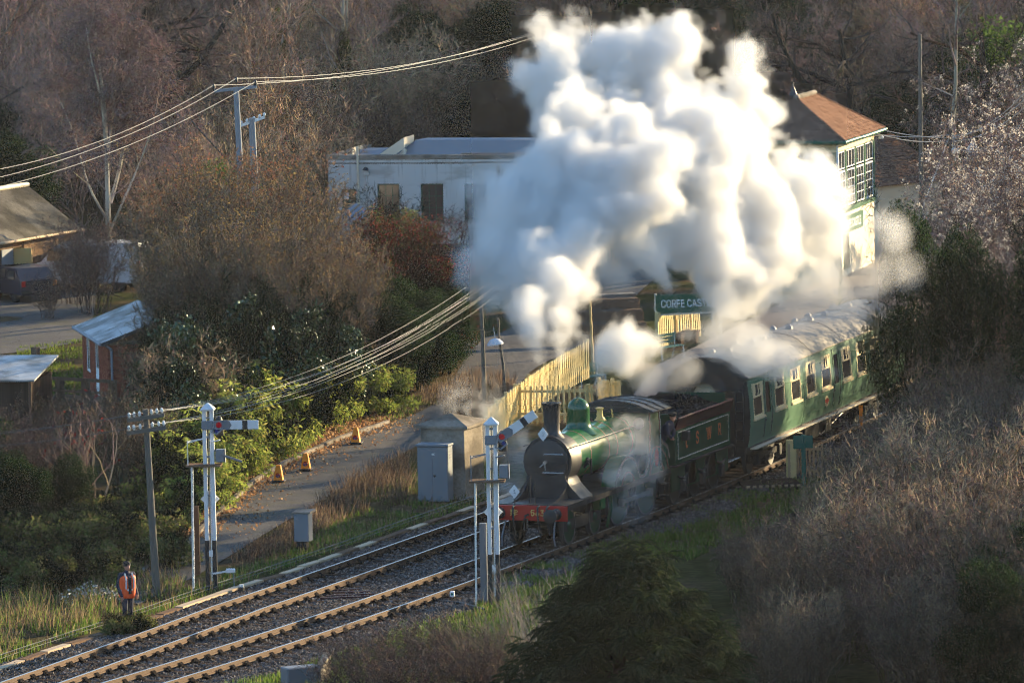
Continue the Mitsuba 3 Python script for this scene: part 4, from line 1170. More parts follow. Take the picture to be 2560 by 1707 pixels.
gh = sg.box(-.44, 1.25, .44, 2.2).union(sg.Point(0, 2.68).buffer(.44)).union(sg.box(-.44, 2.1, .44, 2.68))
for y0, y1 in ((-.5, -.002), (CL + .002, CL + .5)):
    g = CP('gangway', MB().prism(gw.difference(gh), abs(y1 - y0), move(0, y1, 0) @ XZ), 'mat_paint_black')
    for q in np.arange(.06, .5, .09):
        yy = y0 + q if y0 < 0 else y1 - q
        CP('fold', MB().path([(x * 1.04, yy, z * 1.01) for x, z in list(gw.exterior.coords)[::6]], .03, 4), BK, parent=g)
    CP('gangway_door', MB().prism(gh.buffer(-.01), .03, move(.0, y1 - .1 if y0 < 0 else y0 + .2, 0) @ XZ), 'mat_pale_cream')
lad = MB()
for x in (.95, 1.2):
    lad.rod((x, -.06, 1.2), (x, -.06, 3.4), .015)
for z in np.arange(1.3, 3.3, .3):
    lad.rod((.95, -.06, z), (1.2, -.06, z), .012)
CP('end_ladder', lad, 'mat_dark_steel')
CP('solebar', MB().box(1.16, 1.22, .05, CL - .05, .82, 1.06).box(-1.22, -1.16, .05, CL - .05, .82, 1.06), BK)
CP('footboard', MB().box(1.22, 1.42, .6, CL - .6, .93, .97), 'mat_pale_cream')  # pale cream colour stands for the sun catching this board
CP('buffer_beam', MB().box(-1.2, 1.2, -.06, .0, .8, 1.06).cyl((.87, -.06, 1.05), (.87, -.55, 1.05), .09, 14).cyl((-.87, -.06, 1.05), (-.87, -.55, 1.05), .09, 14).cyl((.87, -.55, 1.05), (.87, -.6, 1.05), .22, 20).cyl((-.87, -.55, 1.05), (-.87, -.6, 1.05), .22, 20).path([(.3, -.07, 1.0), (.3, -.25, .9), (.3, -.3, .5)], .03, 6), BK)
for cy in (3.2, CL - 3.2):
    bg = CP('bogie', MB().box(1.0, 1.08, cy - 1.75, cy + 1.75, .42, .62).box(-1.08, -1.0, cy - 1.75, cy + 1.75, .42, .62).box(-1, 1, cy - .3, cy + .3, .4, .8).box(.98, 1.12, cy - .5, cy + .5, .3, .5), BK)
    for d in (-1.3, 1.3):
        for s in (-1, 1):
            CP('wheel', MB().lathe([(0, -.06), (.47, -.06), (.46, .06), (.36, .04), (.15, .02), (.12, .08), (0, .08)], 32, move(s * .77, cy + d, .46) @ rot([0, 1, 0], 90 * s)), 'mat_dark_steel', 40, parent=bg)
            CP('axle_box', MB().cbox(s * 1.06 - .1, s * 1.06 + .1, cy + d - .16, cy + d + .16, .3, .68, .03), BK, parent=bg)
CP('battery_box', MB().cbox(.5, 1.15, 7.6, 9.4, .35, .85, .03).cbox(.6, 1.1, 10.4, 11.2, .35, .85, .03).cyl((.2, 12, .6), (.2, 14, .6), .22, 14).path([(1.05, 6, .84), (1.05, 10, .35), (1.05, 13.5, .84)], .03, 6), BK)
# ------------------------------------------------------------------ semaphore signals
def signal(pos, H, up, label, key_arm_deg):
    t = thing('semaphore_signal', label, 'railway signal')
    F = frame(pos, 4.0)
    S = lambda name, mb, mat, parent=None, m=None, smooth=False: part(parent or t, name, mb, mat, F if m is None else F @ m, smooth)
    for x in (-0.105, 0.105):
        p = S('post', MB().cbox(x - .055, x + .055, -.055, .055, 1.45, H - .22, .008), 'mat_white')
        S('foot', MB().cbox(x - .058, x + .058, -.058, .058, 0, 1.448, .008), 'mat_paint_black', p)
    S('web', MB().box(-.012, .012, -.02, .02, .1, H - .25), 'mat_tan_fence')
    st = MB()
    for z in np.arange(.5, H - .3, .55):
        st.box(-.05, .05, -.03, .03, z, z + .05)
    S('stay', st, 'mat_mid_grey')
    S('cap', MB().loft([[(-.19, -.19, H - .215), (.19, -.19, H - .215), (.19, .19, H - .215), (-.19, .19, H - .215)], [(-.2, -.2, H - .17), (.2, -.2, H - .17), (.2, .2, H - .17), (-.2, .2, H - .17)], [(-.02, -.02, H), (.02, -.02, H), (.02, .02, H), (-.02, .02, H)]]), 'mat_white')
    S('pivot_plate', MB().cbox(-.18, .16, -.11, -.06, H - .76, H - .50, .02), 'mat_grey_paint')
    S('lower_plate', MB().cbox(-.05, .06, -.1, -.058, 1.0, 1.18, .01), 'mat_white')
    dm = S('diamond', MB().prism([(0, -.27), (.27, 0), (0, .27), (-.27, 0)], .02, move(0.0, .085, 2.62) @ XZ), 'mat_white')
    # arm and spectacle turn together about the pivot
    A = move(.16, -.10, H - .62) @ rot([0, 1, 0], -key_arm_deg)
    a = S('arm', MB().cbox(.30, 1.28, -.02, .015, -.13, .12, .006), 'mat_white', m=A)
    S('stripe', MB().box(.82, .97, -.024, -.0205, -.128, .118), 'mat_paint_black', a, A)
    S('spectacle', MB().prism(sg.Polygon([(.02, -.12), (.44, -.14), (.52, 0), (.44, .13), (.02, .12)]).difference(sg.Point(.16, .0).buffer(.085)), .05, move(0, -.002, 0) @ XZ), 'mat_mid_grey', a, A)
    S('red_lens', MB().cyl((.16, -.028, .0), (.16, .0, .0), .083, 20), 'mat_signal_red', a, A)
    S('blue_lens', MB().cyl((.10, -.05, -.17), (.10, -.02, -.17), .055, 16), 'mat_sign_blue', a, A)
    S('lens_ring', MB().path([(.10 + .075 * math.cos(q), -.035, -.17 + .075 * math.sin(q)) for q in np.linspace(0, 6.283, 15)], .018, 5), 'mat_paint_black', a, A)
    S('lamp', MB().cbox(.18, .42, -.06, .12, H - .95, H - .5, .03).lathe([(0, 0), (.11, 0), (.09, .08), (.05, .12), (0, .12)], 12, move(.30, .03, H - .5)), 'mat_paint_black')
    S('crank', MB().path([(.2, -.14, H - .55), (.12, -.15, H - .82), (.26, -.15, H - .88), (.44, -.15, H - .72)], .028, 6), 'mat_grey_paint')
    S('relay_case', MB().cbox(.20, .44, -.10, .12, H - 1.68, H - 1.32, .015).box(.46, .47, -.1, .12, H - 1.7, H - 1.3), 'mat_grey_paint')
    S('platform', MB().box(-.62, .36, -.36, .22, H - 1.78, H - 1.73), 'mat_timber')
    S('guard_rail', MB().path([(-.16, -.08, H - 1.02), (-.56, -.3, H - 1.1), (-.56, .2, H - 1.1), (-.16, .08, H - 1.02)], .014, 5).rod((-.56, -.3, H - 1.74), (-.56, -.3, H - 1.02), .014).path([(.12, -.14, H - 1.1), (.36, -.3, H - 1.02)], .02, 5), 'mat_white' if not up else 'mat_grey_paint')
    ld = MB()
    for y in (-.34, -.02):
        ld.rod((-.50, y, -.1), (-.46, y, H - 1.75), .017, n=5)
    for z in np.arange(.15, H - 1.9, .27):
        ld.rod((-.495 + .008 * z, -.34, z), (-.495 + .008 * z, -.02, z), .011, n=4)
    S('ladder', ld, 'mat_insulator')
    S('pull_rod', MB().rod((.02, -.09, .3), (.06, -.11, H - 1.0), .012), 'mat_white')
    if not up:
        S('balance_arm', MB().beam((.36, -.12, H - 1.46), (.95, -.12, H - 1.66), .03, .06), 'mat_mid_grey')
        S('weight_lever', MB().beam((.05, -.1, .52), (.66, -.1, .62), .03, .05).cbox(.42, .68, -.17, -.03, .54, .66, .02), 'mat_white')
        S('lever_rod', MB().rod((.62, -.1, .6), (.66, -.1, -.05), .014), 'mat_mid_grey')
    return t


signal(at(530, 1478, GZ), 5.35, False, 'white semaphore signal with its black-striped arm level, beside the left-hand track', 0)
SR = at(1237, 1516, GZ)
signal(SR, 5.25, True, 'white semaphore signal with its black-striped arm raised, in front of the locomotive', 34)
pst = thing('post', 'tall dark grey square post standing just left of the signal with the raised arm', 'post')
part(pst, 'body', MB().cbox(-.10, .09, -.09, .09, -.02, 2.3, .01), 'mat_mid_grey', frame(SR + [-.28, .22, 0], 4))
part(pst, 'base', MB().cbox(-.14, .13, -.13, .13, -.05, .12, .01), 'mat_concrete', frame(SR + [-.28, .22, 0], 4))
bpt = thing('post', 'rusty brown flat steel post next to the signal with the level arm', 'post')
part(bpt, 'body', MB().cbox(-.09, .09, -.05, .05, .38, 2.35, .008), 'mat_rust', frame(at(494, 1470, GZ), 0))
part(bpt, 'leg', MB().rod((-.1, 0, -.05), (-.1, 0, .42), .02), 'mat_insulator', frame(at(494, 1470, GZ), 0))

# ------------------------------------------------------------------ poles, wires
def wire(name, a, b, sag, r, label, group, mat='mat_wire'):
    t = np.linspace(0, 1, 25)[:, None]
    p = np.asarray(a) * (1 - t) + np.asarray(b) * t
    p[:, 2] -= sag * 4 * (t * (1 - t))[:, 0]
    k = put(name, MB().path(p, r, 5), mat)
    labels[k] = {'label': label, 'category': 'wire', 'group': group}


# telegraph pole with two cross-arms
tp = thing('telegraph_pole', 'leaning wooden telegraph pole with white insulators on two cross-arms, near the person in orange', 'telegraph pole')
TB = at(392, 1492, GZ)
FTP = frame(TB, 0) @ rot([0, 1, 0], -2.0)
part(tp, 'pole', MB().path([(0, 0, -.2), (0, 0, 5.3)], [.12, .085], 10), 'mat_pole_wood', FTP, 40)
TPT = []
for z, w in ((5.08, .52), (4.72, .55)):
    c = part(tp, 'cross_arm', MB().beam((-w, -.12, z - .05), (w, -.12, z + .05), .1, .11), 'mat_pole_wood', FTP)
    for x in (-w + .06, -w + .2, -.17, .17, w - .2, w - .06):
        zz = z + .05 + .05 * x / w
        part(c, 'insulator', MB().lathe([(.012, 0), (.03, .03), (.045, .05), (.04, .12), (.02, .16), (0, .165)], 10, move(x, -.12, zz)), 'mat_insulator', FTP, 40)
        TPT.append((FTP @ np.array([x, -.12, zz + .1, 1]))[:3])
# the pole it runs to
P2 = at_y(1213, 1046, 216.0)
P2[2] = GZ
pp = thing('telegraph_pole', 'slender sunlit wooden pole rising behind the yellow picket fence', 'telegraph pole')
FP2 = frame(P2, 0) @ rot([0, 1, 0], -.6)
part(pp, 'pole', MB().path([(0, 0, -.2), (0, 0, 5.4)], [.085, .06], 10), 'mat_pole_wood', FP2, 40)
part(pp, 'cross_arm', MB().beam((-.55, -.05, 5.05), (.55, .05, 5.05), .09, .1).beam((-.5, -.05, 4.7), (.5, .05, 4.7), .09, .1), 'mat_pole_wood', FP2)
P2T = [(FP2 @ np.array([x, 0, z, 1]))[:3] for z in (5.12, 4.78) for x in (-.5, -.3, -.1, .1, .3, .5)]
far = at_y(1190, 700, 222.0)
for i, (a, b) in enumerate(zip(TPT, P2T)):
    if i % 12 in (1, 4, 8, 10):
        continue
    wire('wire', a, b, .75 + .05 * (i % 3), .0052, 'pale telegraph wire sagging between the leaning pole and the slender pole', 'telegraph wires between the two poles')
for i in (0, 2, 5, 7, 10):
    wire('wire', TPT[i], TPT[i] + np.array([-9.0, -6.0, .2]), .3, .006, 'thin telegraph wire running left from the leaning pole', 'telegraph wires left of the leaning pole', 'mat_dark_steel')

# electricity poles with three wires
ep = thing('electricity_pole', 'grey wooden pole with a cross-arm carrying three wires above the big brown bush', 'electricity pole')
EB = at_y(612, 480, 262.0)
EB[2] = GZ
FE = frame(EB, 0) @ rot([0, 1, 0], -1.6)
EH = 9.35
part(ep, 'pole', MB().path([(0, 0, -.2), (0, 0, EH)], [.16, .12], 10), 'mat_bluegrey', FE, 40)
ca = part(ep, 'cross_arm', MB().beam((-.9, 0, EH - .12), (.85, 0, EH - .02), .11, .12), 'mat_bluegrey', FE)
EI = []
for x in (-.92, .02, .80):
    zz = EH - .06 + .04 * x + (.22 if x == .02 else .02)
    part(ca, 'insulator', MB().lathe([(.02, -.05), (.03, .02), (.075, .05), (.08, .16), (.05, .24), (0, .26)], 12, move(x, 0, zz)), 'mat_paint_black', FE, 40)
    EI.append((FE @ np.array([x, 0, zz + .2, 1]))[:3])
ep2 = thing('electricity_pole', 'shorter grey pole with a pale cross-arm right beside the three-wire pole', 'electricity pole')
E2 = at_y(646, 470, 264.0)
E2[2] = GZ
FE2 = frame(E2, -18) @ rot([0, 1, 0], -1.6)
part(ep2, 'pole', MB().path([(0, 0, -.2), (0, 0, 7.95)], [.17, .14], 10), 'mat_bluegrey', FE2, 40)
c2 = part(ep2, 'cross_arm', MB().beam((-.55, 0, 7.65), (.55, 0, 7.95), .12, .1), 'mat_insulator', FE2)
for x in (-.45, -.2, .1, .35, .55):
    part(c2, 'insulator', MB().lathe([(.02, 0), (.06, .03), (.06, .12), (0, .16)], 10, move(x, 0, 7.84 + x * .27)), 'mat_insulator', FE2, 40)
part(ep2, 'brace', MB().rod((0, 0, 4.9), (-.55, 0, 4.7), .03), 'mat_dark_steel', FE2)
for k, (px, py) in enumerate(((-40, 430), (-40, 452), (-40, 476))):
    wire('power_line', EI[k], at_y(px, py, 238.0), .5, .011, 'power line running down to the left from the three-wire pole', 'power lines left of the three-wire pole')
RF = [at_y(1530, 2, 330.0), at_y(1545, 2, 330.0), at_y(1560, 2, 330.0)]
for k in range(3):
    wire('power_line', EI[k], RF[k], 1.0, .0125, 'power line running up to the right from the three-wire pole', 'power lines right of the three-wire pole')
wire('power_line', FE2[:3, 3] + [0, 0, 5], at_y(475, 298, 262.0), .1, .03, 'short dark cable left of the shorter pole', 'dark cable', 'mat_dark_steel')

# poles at the right
rp = thing('telegraph_pole', 'tall thin bare pole standing right of the signal box roof', 'telegraph pole')
b = at_y(2306, 640, 277.0)
b[2] = GZ
part(rp, 'pole', MB().path([(0, 0, 0), (0, 0, 10.2)], [.12, .08], 8), 'mat_pole_wood', frame(b), 40)
rp2 = thing('telegraph_pole', 'dark pole with white lamps and a stay wire right of the signal box', 'telegraph pole')
b2 = at_y(2380, 655, 272.0)
b2[2] = GZ
FR2 = frame(b2)
part(rp2, 'pole', MB().path([(0, 0, 0), (0, 0, 6.4)], [.13, .1], 8), 'mat_paint_black', FR2, 40)
part(rp2, 'arm', MB().beam((-.1, 0, 5.9), (1.2, -.1, 5.9), .06, .06), 'mat_paint_black', FR2)
part(rp2, 'lamp', MB().lathe([(0, 0), (.3, .0), (.24, .12), (.08, .3), (0, .3)], 16, move(.95, -.1, 5.5)).lathe([(0, 0), (.16, 0.03), (.18, .2), (.05, .3), (0, .3)], 14, move(.2, -.15, 5.35)), 'mat_white', FR2, 40)
part(rp2, 'stay', MB().rod((0, 0, 6.2), (-1.9, -.2, 1.4), .025, n=5), 'mat_insulator', FR2)
for k, (qx, qy) in enumerate(((2560, 250), (2560, 235), (2570, 262), (2575, 280))):
    wire('wire', b2 + [0, 0, 6.1 - .12 * k], at_y(qx, qy, 262.0), .35 + .5 * (k == 3), .022, 'pale wire sagging right from the dark lamp pole', 'wires right of the dark lamp pole')
for k, (qx, qy) in enumerate(((2110, 322), (2120, 300), (2180, 330))):
    wire('wire', b2 + [0, 0, 6.15 - .12 * k], at_y(qx, qy, 268.0), .2, .02, 'thin wire between the signal box roof and the dark lamp pole', 'wires left of the dark lamp pole')

# ------------------------------------------------------------------ cabinets, cones, posts
F = frame(at(1122, 1254, GZ), 16.0)
cb = thing('relay_cabinet', 'tall pale grey double-door relay cabinet in front of the concrete hut', 'cabinet')
part(cb, 'body', MB().cbox(-1.0, 0, 0, .55, 0, 1.72, .015), 'mat_grey_paint', F)
part(cb, 'door', MB().cbox(-.98, -.51, -.025, -.001, .06, 1.62, .006), 'mat_grey_paint', F)
part(cb, 'door', MB().cbox(-.50, -.02, -.025, -.001, .06, 1.62, .006), 'mat_grey_paint', F)
part(cb, 'lid', MB().cbox(-1.04, .03, -.05, .6, 1.722, 1.80, .02), 'mat_grey_paint', F)
part(cb, 'handle', MB().cbox(-.47, -.40, -.06, -.026, .78, .84, .008), 'mat_paint_black', F)
part(cb, 'vent', MB().box(.001, .012, .12, .44, 1.35, 1.39).box(.001, .012, .12, .44, 1.44, 1.48).box(.001, .012, .12, .44, 1.53, 1.57), 'mat_mid_grey', F)
part(cb, 'notice', MB().box(-.52, -.43, -.032, -.0255, 1.46, 1.52), 'mat_white', F)
F = frame(at(757, 1382, GZ), 16.0)
gb = thing('trackside_box', 'small grey steel box with an overhanging lid on a black stand beside the verge', 'cabinet')
part(gb, 'body', MB().cbox(-.25, .20, -.02, .38, .34, 1.18, .01), 'mat_grey_paint', F)
part(gb, 'door', MB().cbox(-.23, .18, -.04, -.021, .37, 1.15, .006).cyl((-.17, -.055, 1.05), (-.17, -.02, 1.05), .06, 14), 'mat_grey_paint', F)
part(gb, 'lid', MB().loft([[(-.30, -.08, 1.182), (.28, -.08, 1.182), (.28, .45, 1.182), (-.30, .45, 1.182)], [(-.30, -.08, 1.20), (.28, -.08, 1.23), (.28, .45, 1.27), (-.30, .45, 1.24)]]), 'mat_concrete', F)
part(gb, 'stand', MB().box(-.2, -.04, .05, .3, -.05, .338).box(.0, .1, .05, .3, -.05, .338), 'mat_paint_black', F)
for (px, py), lb in (((890, 1108), 'yellow no-waiting cone farthest up the road, brightly lit'), ((765, 1174), 'yellow no-waiting cone in the middle of the three on the road'), ((697, 1203), 'yellow no-waiting cone lowest on the road, nearest the signal')):
    F = frame(at(px, py, GZ), 10)
    t = thing('traffic_cone', lb, 'traffic cone', 'no-waiting cones on the road')
    part(t, 'body', MB().loft([[(-.15, -.13, .05), (.15, -.13, .05), (.15, .13, .05), (-.15, .13, .05)], [(-.075, -.06, .52), (.075, -.06, .52), (.075, .06, .52), (-.075, .06, .52)], [(-.06, -.045, .54), (.06, -.045, .54), (.06, .045, .54), (-.06, .045, .54)]]), 'mat_cone_yellow', F)
    part(t, 'base', MB().cbox(-.21, .21, -.19, .19, 0, .048, .012), 'mat_paint_black', F)
    s = part(t, 'no_waiting_sign', MB().cyl((0, -.128, .20), (0, -.105, .205), .085, 20), 'mat_red', F)
    part(s, 'disc', MB().cyl((0, -.133, .20), (0, -.1285, .20), .066, 20), 'mat_sign_blue', F)
    part(s, 'bar', MB().beam((-.05, -.135, .25), (.05, -.135, .15), .004, .022), 'mat_red', F)
pi_ = thing('point_indicator', 'little white ground indicator on a dark leg beside the right-hand rail', 'indicator')
F = frame(at(1131, 1500, BAL), 10)
part(pi_, 'head', MB().cbox(-.06, .06, -.06, .08, .1, .26, .015), 'mat_white', F)
part(pi_, 'lens', MB().cyl((.0, -.068, .18), (0, -.06, .18), .035, 12), 'mat_teal', F)
part(pi_, 'leg', MB().rod((-.03, 0, -.05), (-.03, 0, .1), .015).rod((.04, 0, -.05), (.04, 0, .1), .015), 'mat_paint_black', F)
rm = thing('marker_post', 'short dark marker post with a pale cap beside the cable troughing', 'post')
F = frame(at(604, 1478, BAL), 10)
part(rm, 'body', MB().cbox(-.08, .07, -.08, .08, -.05, .13, .01), 'mat_paint_black', F)
part(rm, 'cap', MB().cyl((0, 0, .131), (0, 0, .2), .06, 12), 'mat_insulator', F)
# cable troughing of planks beside the left-hand track
tr = thing('cable_troughing', 'row of weathered wooden cable troughing boards beside the left-hand track', 'troughing')
q = [(-60, 1690), (116, 1628), (250, 1586), (405, 1535), (490, 1503), (580, 1474), (700, 1436), (880, 1374), (1060, 1310), (1210, 1258), (1330, 1215)]
Q = np.array([at(px, py, BAL + .03) for px, py in q])
d = np.r_[0, np.cumsum(np.linalg.norm(np.diff(Q, axis=0), axis=1))]
pos = np.arange(0, d[-1] - 1.5, 1.42)
r4 = np.random.default_rng(3)
for p in pos:
    a = np.array([np.interp(p, d, Q[:, i]) for i in range(3)])
    b = np.array([np.interp(p + 1.36, d, Q[:, i]) for i in range(3)])
    k = r4.normal(0, .02, 4)
    part(tr, 'board', MB().beam(a + [k[0], 0, k[1] * .5], b + [k[2], 0, k[3] * .5], .24, .06), 'mat_tan_fence' if r4.random() < .55 else 'mat_timber')
rw = thing('signal_wire', 'pair of thin grey signal wires running through the grass left of the troughing', 'wire')
for o, z in ((-.55, .10), (-.75, .12), (-.68, .16)):
    part(rw, 'strand', MB().path([Q[i] + [o + .03 * math.sin(i * 2), 0.2, z - .06] for i in range(len(Q))], .0045, 4), 'mat_mid_grey')
# red point rods lying between the tracks
ro_ = thing('point_rodding', 'reddish point rods lying across the sleepers between the two tracks', 'rodding')
for i, (x0, y0, x1, y1) in enumerate(((790, 1488), (930, 1480)) and ((795, 1482, 925, 1478), (815, 1489, 935, 1484), (800, 1495, 950, 1489), (780, 1478, 900, 1472))):
    part(ro_, 'rod', MB().beam(at(x0, y0, BAL + .03), at(x1, y1, BAL + .03), .06, .05), 'mat_maroon')
ro2 = thing('point_rodding', 'dark rod lying on the ballast below the white ground indicator', 'rodding')
part(ro2, 'rod', MB().path([at(1085, 1500, BAL + .03), at(1150, 1506, BAL + .03), at(1212, 1522, BAL + .02)], .03, 6), 'mat_paint_black')

# concrete stub wall at the bottom edge
F = frame(at(800, 1712, GZ), -28)
cw = thing('stub_wall', 'low grey concrete block wall with a pale top edge at the bottom of the picture', 'wall')
part(cw, 'body', MB().cbox(-.95, .0, -.1, .35, -.3, .52, .03), 'mat_mid_grey', F)
part(cw, 'coping', MB().beam((-.02, -.08, .5), (.70, .75, .72), .16, .09), 'mat_concrete', F)
part(cw, 'side', MB().loft([[(.0, -.1, -.3), (.0, -.1, .46), (.66, .7, .66), (.66, .7, -.3)], [(-.1, .05, -.3), (-.1, .05, .46), (.5, .8, .66), (.5, .8, -.3)]]), 'mat_concrete', F)

# ------------------------------------------------------------------ person in orange
FPn = frame(at(320, 1566, GZ), -35)
pn = thing('person', 'person in an orange high-visibility vest and dark cap standing in the grass beside the road', 'person')
leg = [((v3(.09, 0, .92), .105), (v3(.11, .02, .5), .07)), ((v3(.11, .02, .5), .07), (v3(.11, .06, .1), .05)), ((v3(-.09, 0, .92), .105), (v3(-.11, -.06, .5), .07)), ((v3(-.11, -.06, .5), .07), (v3(-.12, .02, .1), .05)), ((v3(.11, .07, .06), .05), (v3(.12, -.1, .04), .04)), ((v3(-.12, .03, .06), .05), (v3(-.14, -.14, .04), .04)), ((v3(-.08, 0, .95), .13), (v3(.08, 0, .95), .13))]
arms = [((v3(-.19, .0, 1.43), .075), (v3(-.27, .04, 1.14), .055)), ((v3(-.27, .04, 1.14), .055), (v3(-.24, -.1, .88), .042)), ((v3(.19, .0, 1.43), .075), (v3(.26, .06, 1.14), .055)), ((v3(.26, .06, 1.14), .055), (v3(.25, -.1, .9), .042)), ((v3(-.12, 0, 1.42), .09), (v3(.12, 0, 1.42), .09)), ((v3(0, 0, 1.4), .10), (v3(0, -.01, 1.54), .06)), ((v3(0, 0, .95), .14), (v3(0, .0, 1.3), .16))]
part(pn, 'body', body(leg + arms, .04), 'mat_navy', FPn, True)
vest = body([((v3(-.09, 0, .90), .155), (v3(-.11, 0, 1.30), .155)), ((v3(.09, 0, .90), .155), (v3(.11, 0, 1.30), .155)), ((v3(-.12, .01, 1.30), .13), (v3(.12, .01, 1.30), .13)), ((v3(-.10, .02, 1.42), .085), (v3(.10, .02, 1.42), .085))], .04)
vs = part(pn, 'vest', vest, 'mat_hivis', FPn, True)
part(vs, 'stripe', MB().loft([[(.262 * math.cos(a), .163 * math.sin(a), z) for a in np.linspace(0, 2 * np.pi, 24, endpoint=False)] for z in (1.0, 1.055)], caps=False).path([(-.12, -.152, 1.06), (-.12, -.17, 1.30), (-.11, -.08, 1.48)], .024, 5).path([(.12, -.152, 1.06), (.12, -.17, 1.30), (.11, -.08, 1.48)], .024, 5), 'mat_reflective', FPn)
part(vs, 'opening', MB().box(-.035, .035, -.18, -.13, .92, 1.36), 'mat_cloth_black', FPn)
part(pn, 'head', head_mesh(v3(0, -.03, 1.66), 0, 0), 'mat_skin', FPn, True)
part(pn, 'cap', MB().lathe([(.105, -.01), (.112, .04), (.10, .09), (.05, .125), (0, .135)], 18, move(0, -.01, 1.675)), 'mat_cloth_black', FPn, 40)
part(pn, 'hand', body(hand_bones(v3(-.24, -.1, .88), v3(.02, -.15, -.9), 1) + hand_bones(v3(.25, -.1, .9), v3(-.02, -.15, -.9), -1), .012, 4), 'mat_skin', FPn, True)

# ------------------------------------------------------------------ fences
def fence(name, label, pts, h, pitch, w, mat, rails=(.25, .85), post_every=2.4, z=None, both=True, cat='fence'):
    t = thing(name, label, cat)
    P = np.array([[p[0], p[1], (p[2] if len(p) > 2 else GZ)] for p in pts], float)
    d = np.r_[0, np.cumsum(np.linalg.norm(np.diff(P[:, :2], axis=0), axis=1))]
    ip = lambda u: np.array([np.interp(u, d, P[:, i]) for i in range(3)])
    pk = MB().loft([[(-w / 2, -.012, .05), (w / 2, -.012, .05), (w / 2, .012, .05), (-w / 2, .012, .05)], [(-w / 2, -.012, h - .05), (w / 2, -.012, h - .05), (w / 2, .012, h - .05), (-w / 2, .012, h - .05)], [(-.008, -.012, h), (.008, -.012, h), (.008, .012, h), (-.008, .012, h)]])
    pd = mikit.ply(pk.mesh(), mat)
    rr = np.random.default_rng(int(d[-1] * 100))
    for u in np.arange(0.05, d[-1], pitch):
        a, b = ip(max(0, u - .05)), ip(min(d[-1], u + .05))
        e = (b - a)[:2]
        deg = -math.degrees(math.atan2(e[1], e[0]))
        k = nkey(t + '__picket')
        scene[k] = {**pd, 'to_world': T4(frame(ip(u), deg + rr.normal() * 2) @ move(0, -.04, rr.normal() * .012))}
    for i in range(len(P) - 1):
        for f in rails:
            part(t, 'rail', MB().beam(P[i] + [0, 0, h * f], P[i + 1] + [0, 0, h * f], .04, .09), mat)
    for u in np.arange(0, d[-1] + .01, post_every):
        part(t, 'post', MB().cbox(-.06, .06, -.0, .12, 0, h + .04, .01), mat, frame(ip(u), 0))
    return t


fence('picket_fence', 'sunlit yellow picket fence climbing towards the platform behind the signal', [(-.90, 211.8, GZ), (.15, 219.6, GZ), (1.5, 225.2, 0.0), (2.7, 228.2, .3)], 1.42, .19, .075, 'mat_picket')
fence('picket_fence', 'length of yellow picket fence standing under the station name board', [(5.3, 233.9, PL_Z), (7.0, 238.3, PL_Z)], 1.35, .20, .08, 'mat_picket')
fence('picket_fence', 'short yellow picket fence standing across the foot of the platform behind the locomotive', [(.2, 219.5, GZ), (2.85, 219.2, GZ)], 1.36, .19, .075, 'mat_picket')
fence('picket_fence', 'stub of yellow picket fence at the ramp above the locomotive cab', [(3.0, 221.6, 0.0), (3.75, 220.4, 0.05)], 1.0, .12, .07, 'mat_picket', post_every=.8)
fence('picket_fence', 'brown wooden picket fence right of the green sign near the scrub', [at(1993, 1192, GZ), at(2230, 1212, GZ)], 1.12, .17, .075, 'mat_tan_fence', rails=(.22, .86))
gp = thing('gate_post', 'thick pale wooden gate post left of the green sign', 'post')
part(gp, 'body', MB().cbox(-.16, .16, -.10, .10, 0, 1.32, .015), 'mat_picket', frame(at(1979, 1202, GZ), 8))
part(gp, 'batten', MB().box(-.10, -.02, -.115, -.101, .1, 1.2), 'mat_tan_fence', frame(at(1979, 1202, GZ), 8))
sgn = thing('sign', 'pair of blank dark green sign boards on one green post beside the foot crossing', 'sign')
F = frame(at(2011, 1222, GZ), 6)
part(sgn, 'post', MB().cbox(-.08, .06, -.05, .05, 0, 1.72, .01), 'mat_teal', F)
part(sgn, 'board', MB().cbox(-.33, .0, -.08, -.052, 1.28, 1.70, .012), 'mat_teal', F)
part(sgn, 'board', MB().cbox(.012, .29, -.08, -.052, 1.30, 1.70, .012), 'mat_teal', F)
fc = thing('foot_crossing', 'low timber foot crossing with a pale studded edge beside the carriage', 'crossing')
F = frame(at(1960, 1226, GZ), -6)
for i in range(6):
    part(fc, 'board', MB().cbox(-1.3, .55, -.05 + i * .27, .19 + i * .27, .06, .2, .01), 'mat_sleeper', F)
for i in range(9):
    part(fc, 'stud', MB().cbox(-1.2 + i * .2, -1.08 + i * .2, -.075, -.052, .12, .2, .01), 'mat_tan_fence', F)
op = thing('warning_post', 'small orange marker board standing in the scrub below the carriage', 'post')
F = frame(at(2153, 1110, GZ), 10)
part(op, 'board', MB().loft([[(-.04, 0, .5), (.04, 0, .5), (.04, .03, .5), (-.04, .03, .5)], [(-.07, 0, 1.3), (.07, 0, 1.3), (.07, .03, 1.3), (-.07, .03, 1.3)]]), 'mat_cone_yellow', F)
part(op, 'stake', MB().box(-.02, .02, .031, .06, 0, 1.2), 'mat_timber', F)

# ------------------------------------------------------------------ on the platform
def pz(px, py):
    return at(px, py, PL_Z)


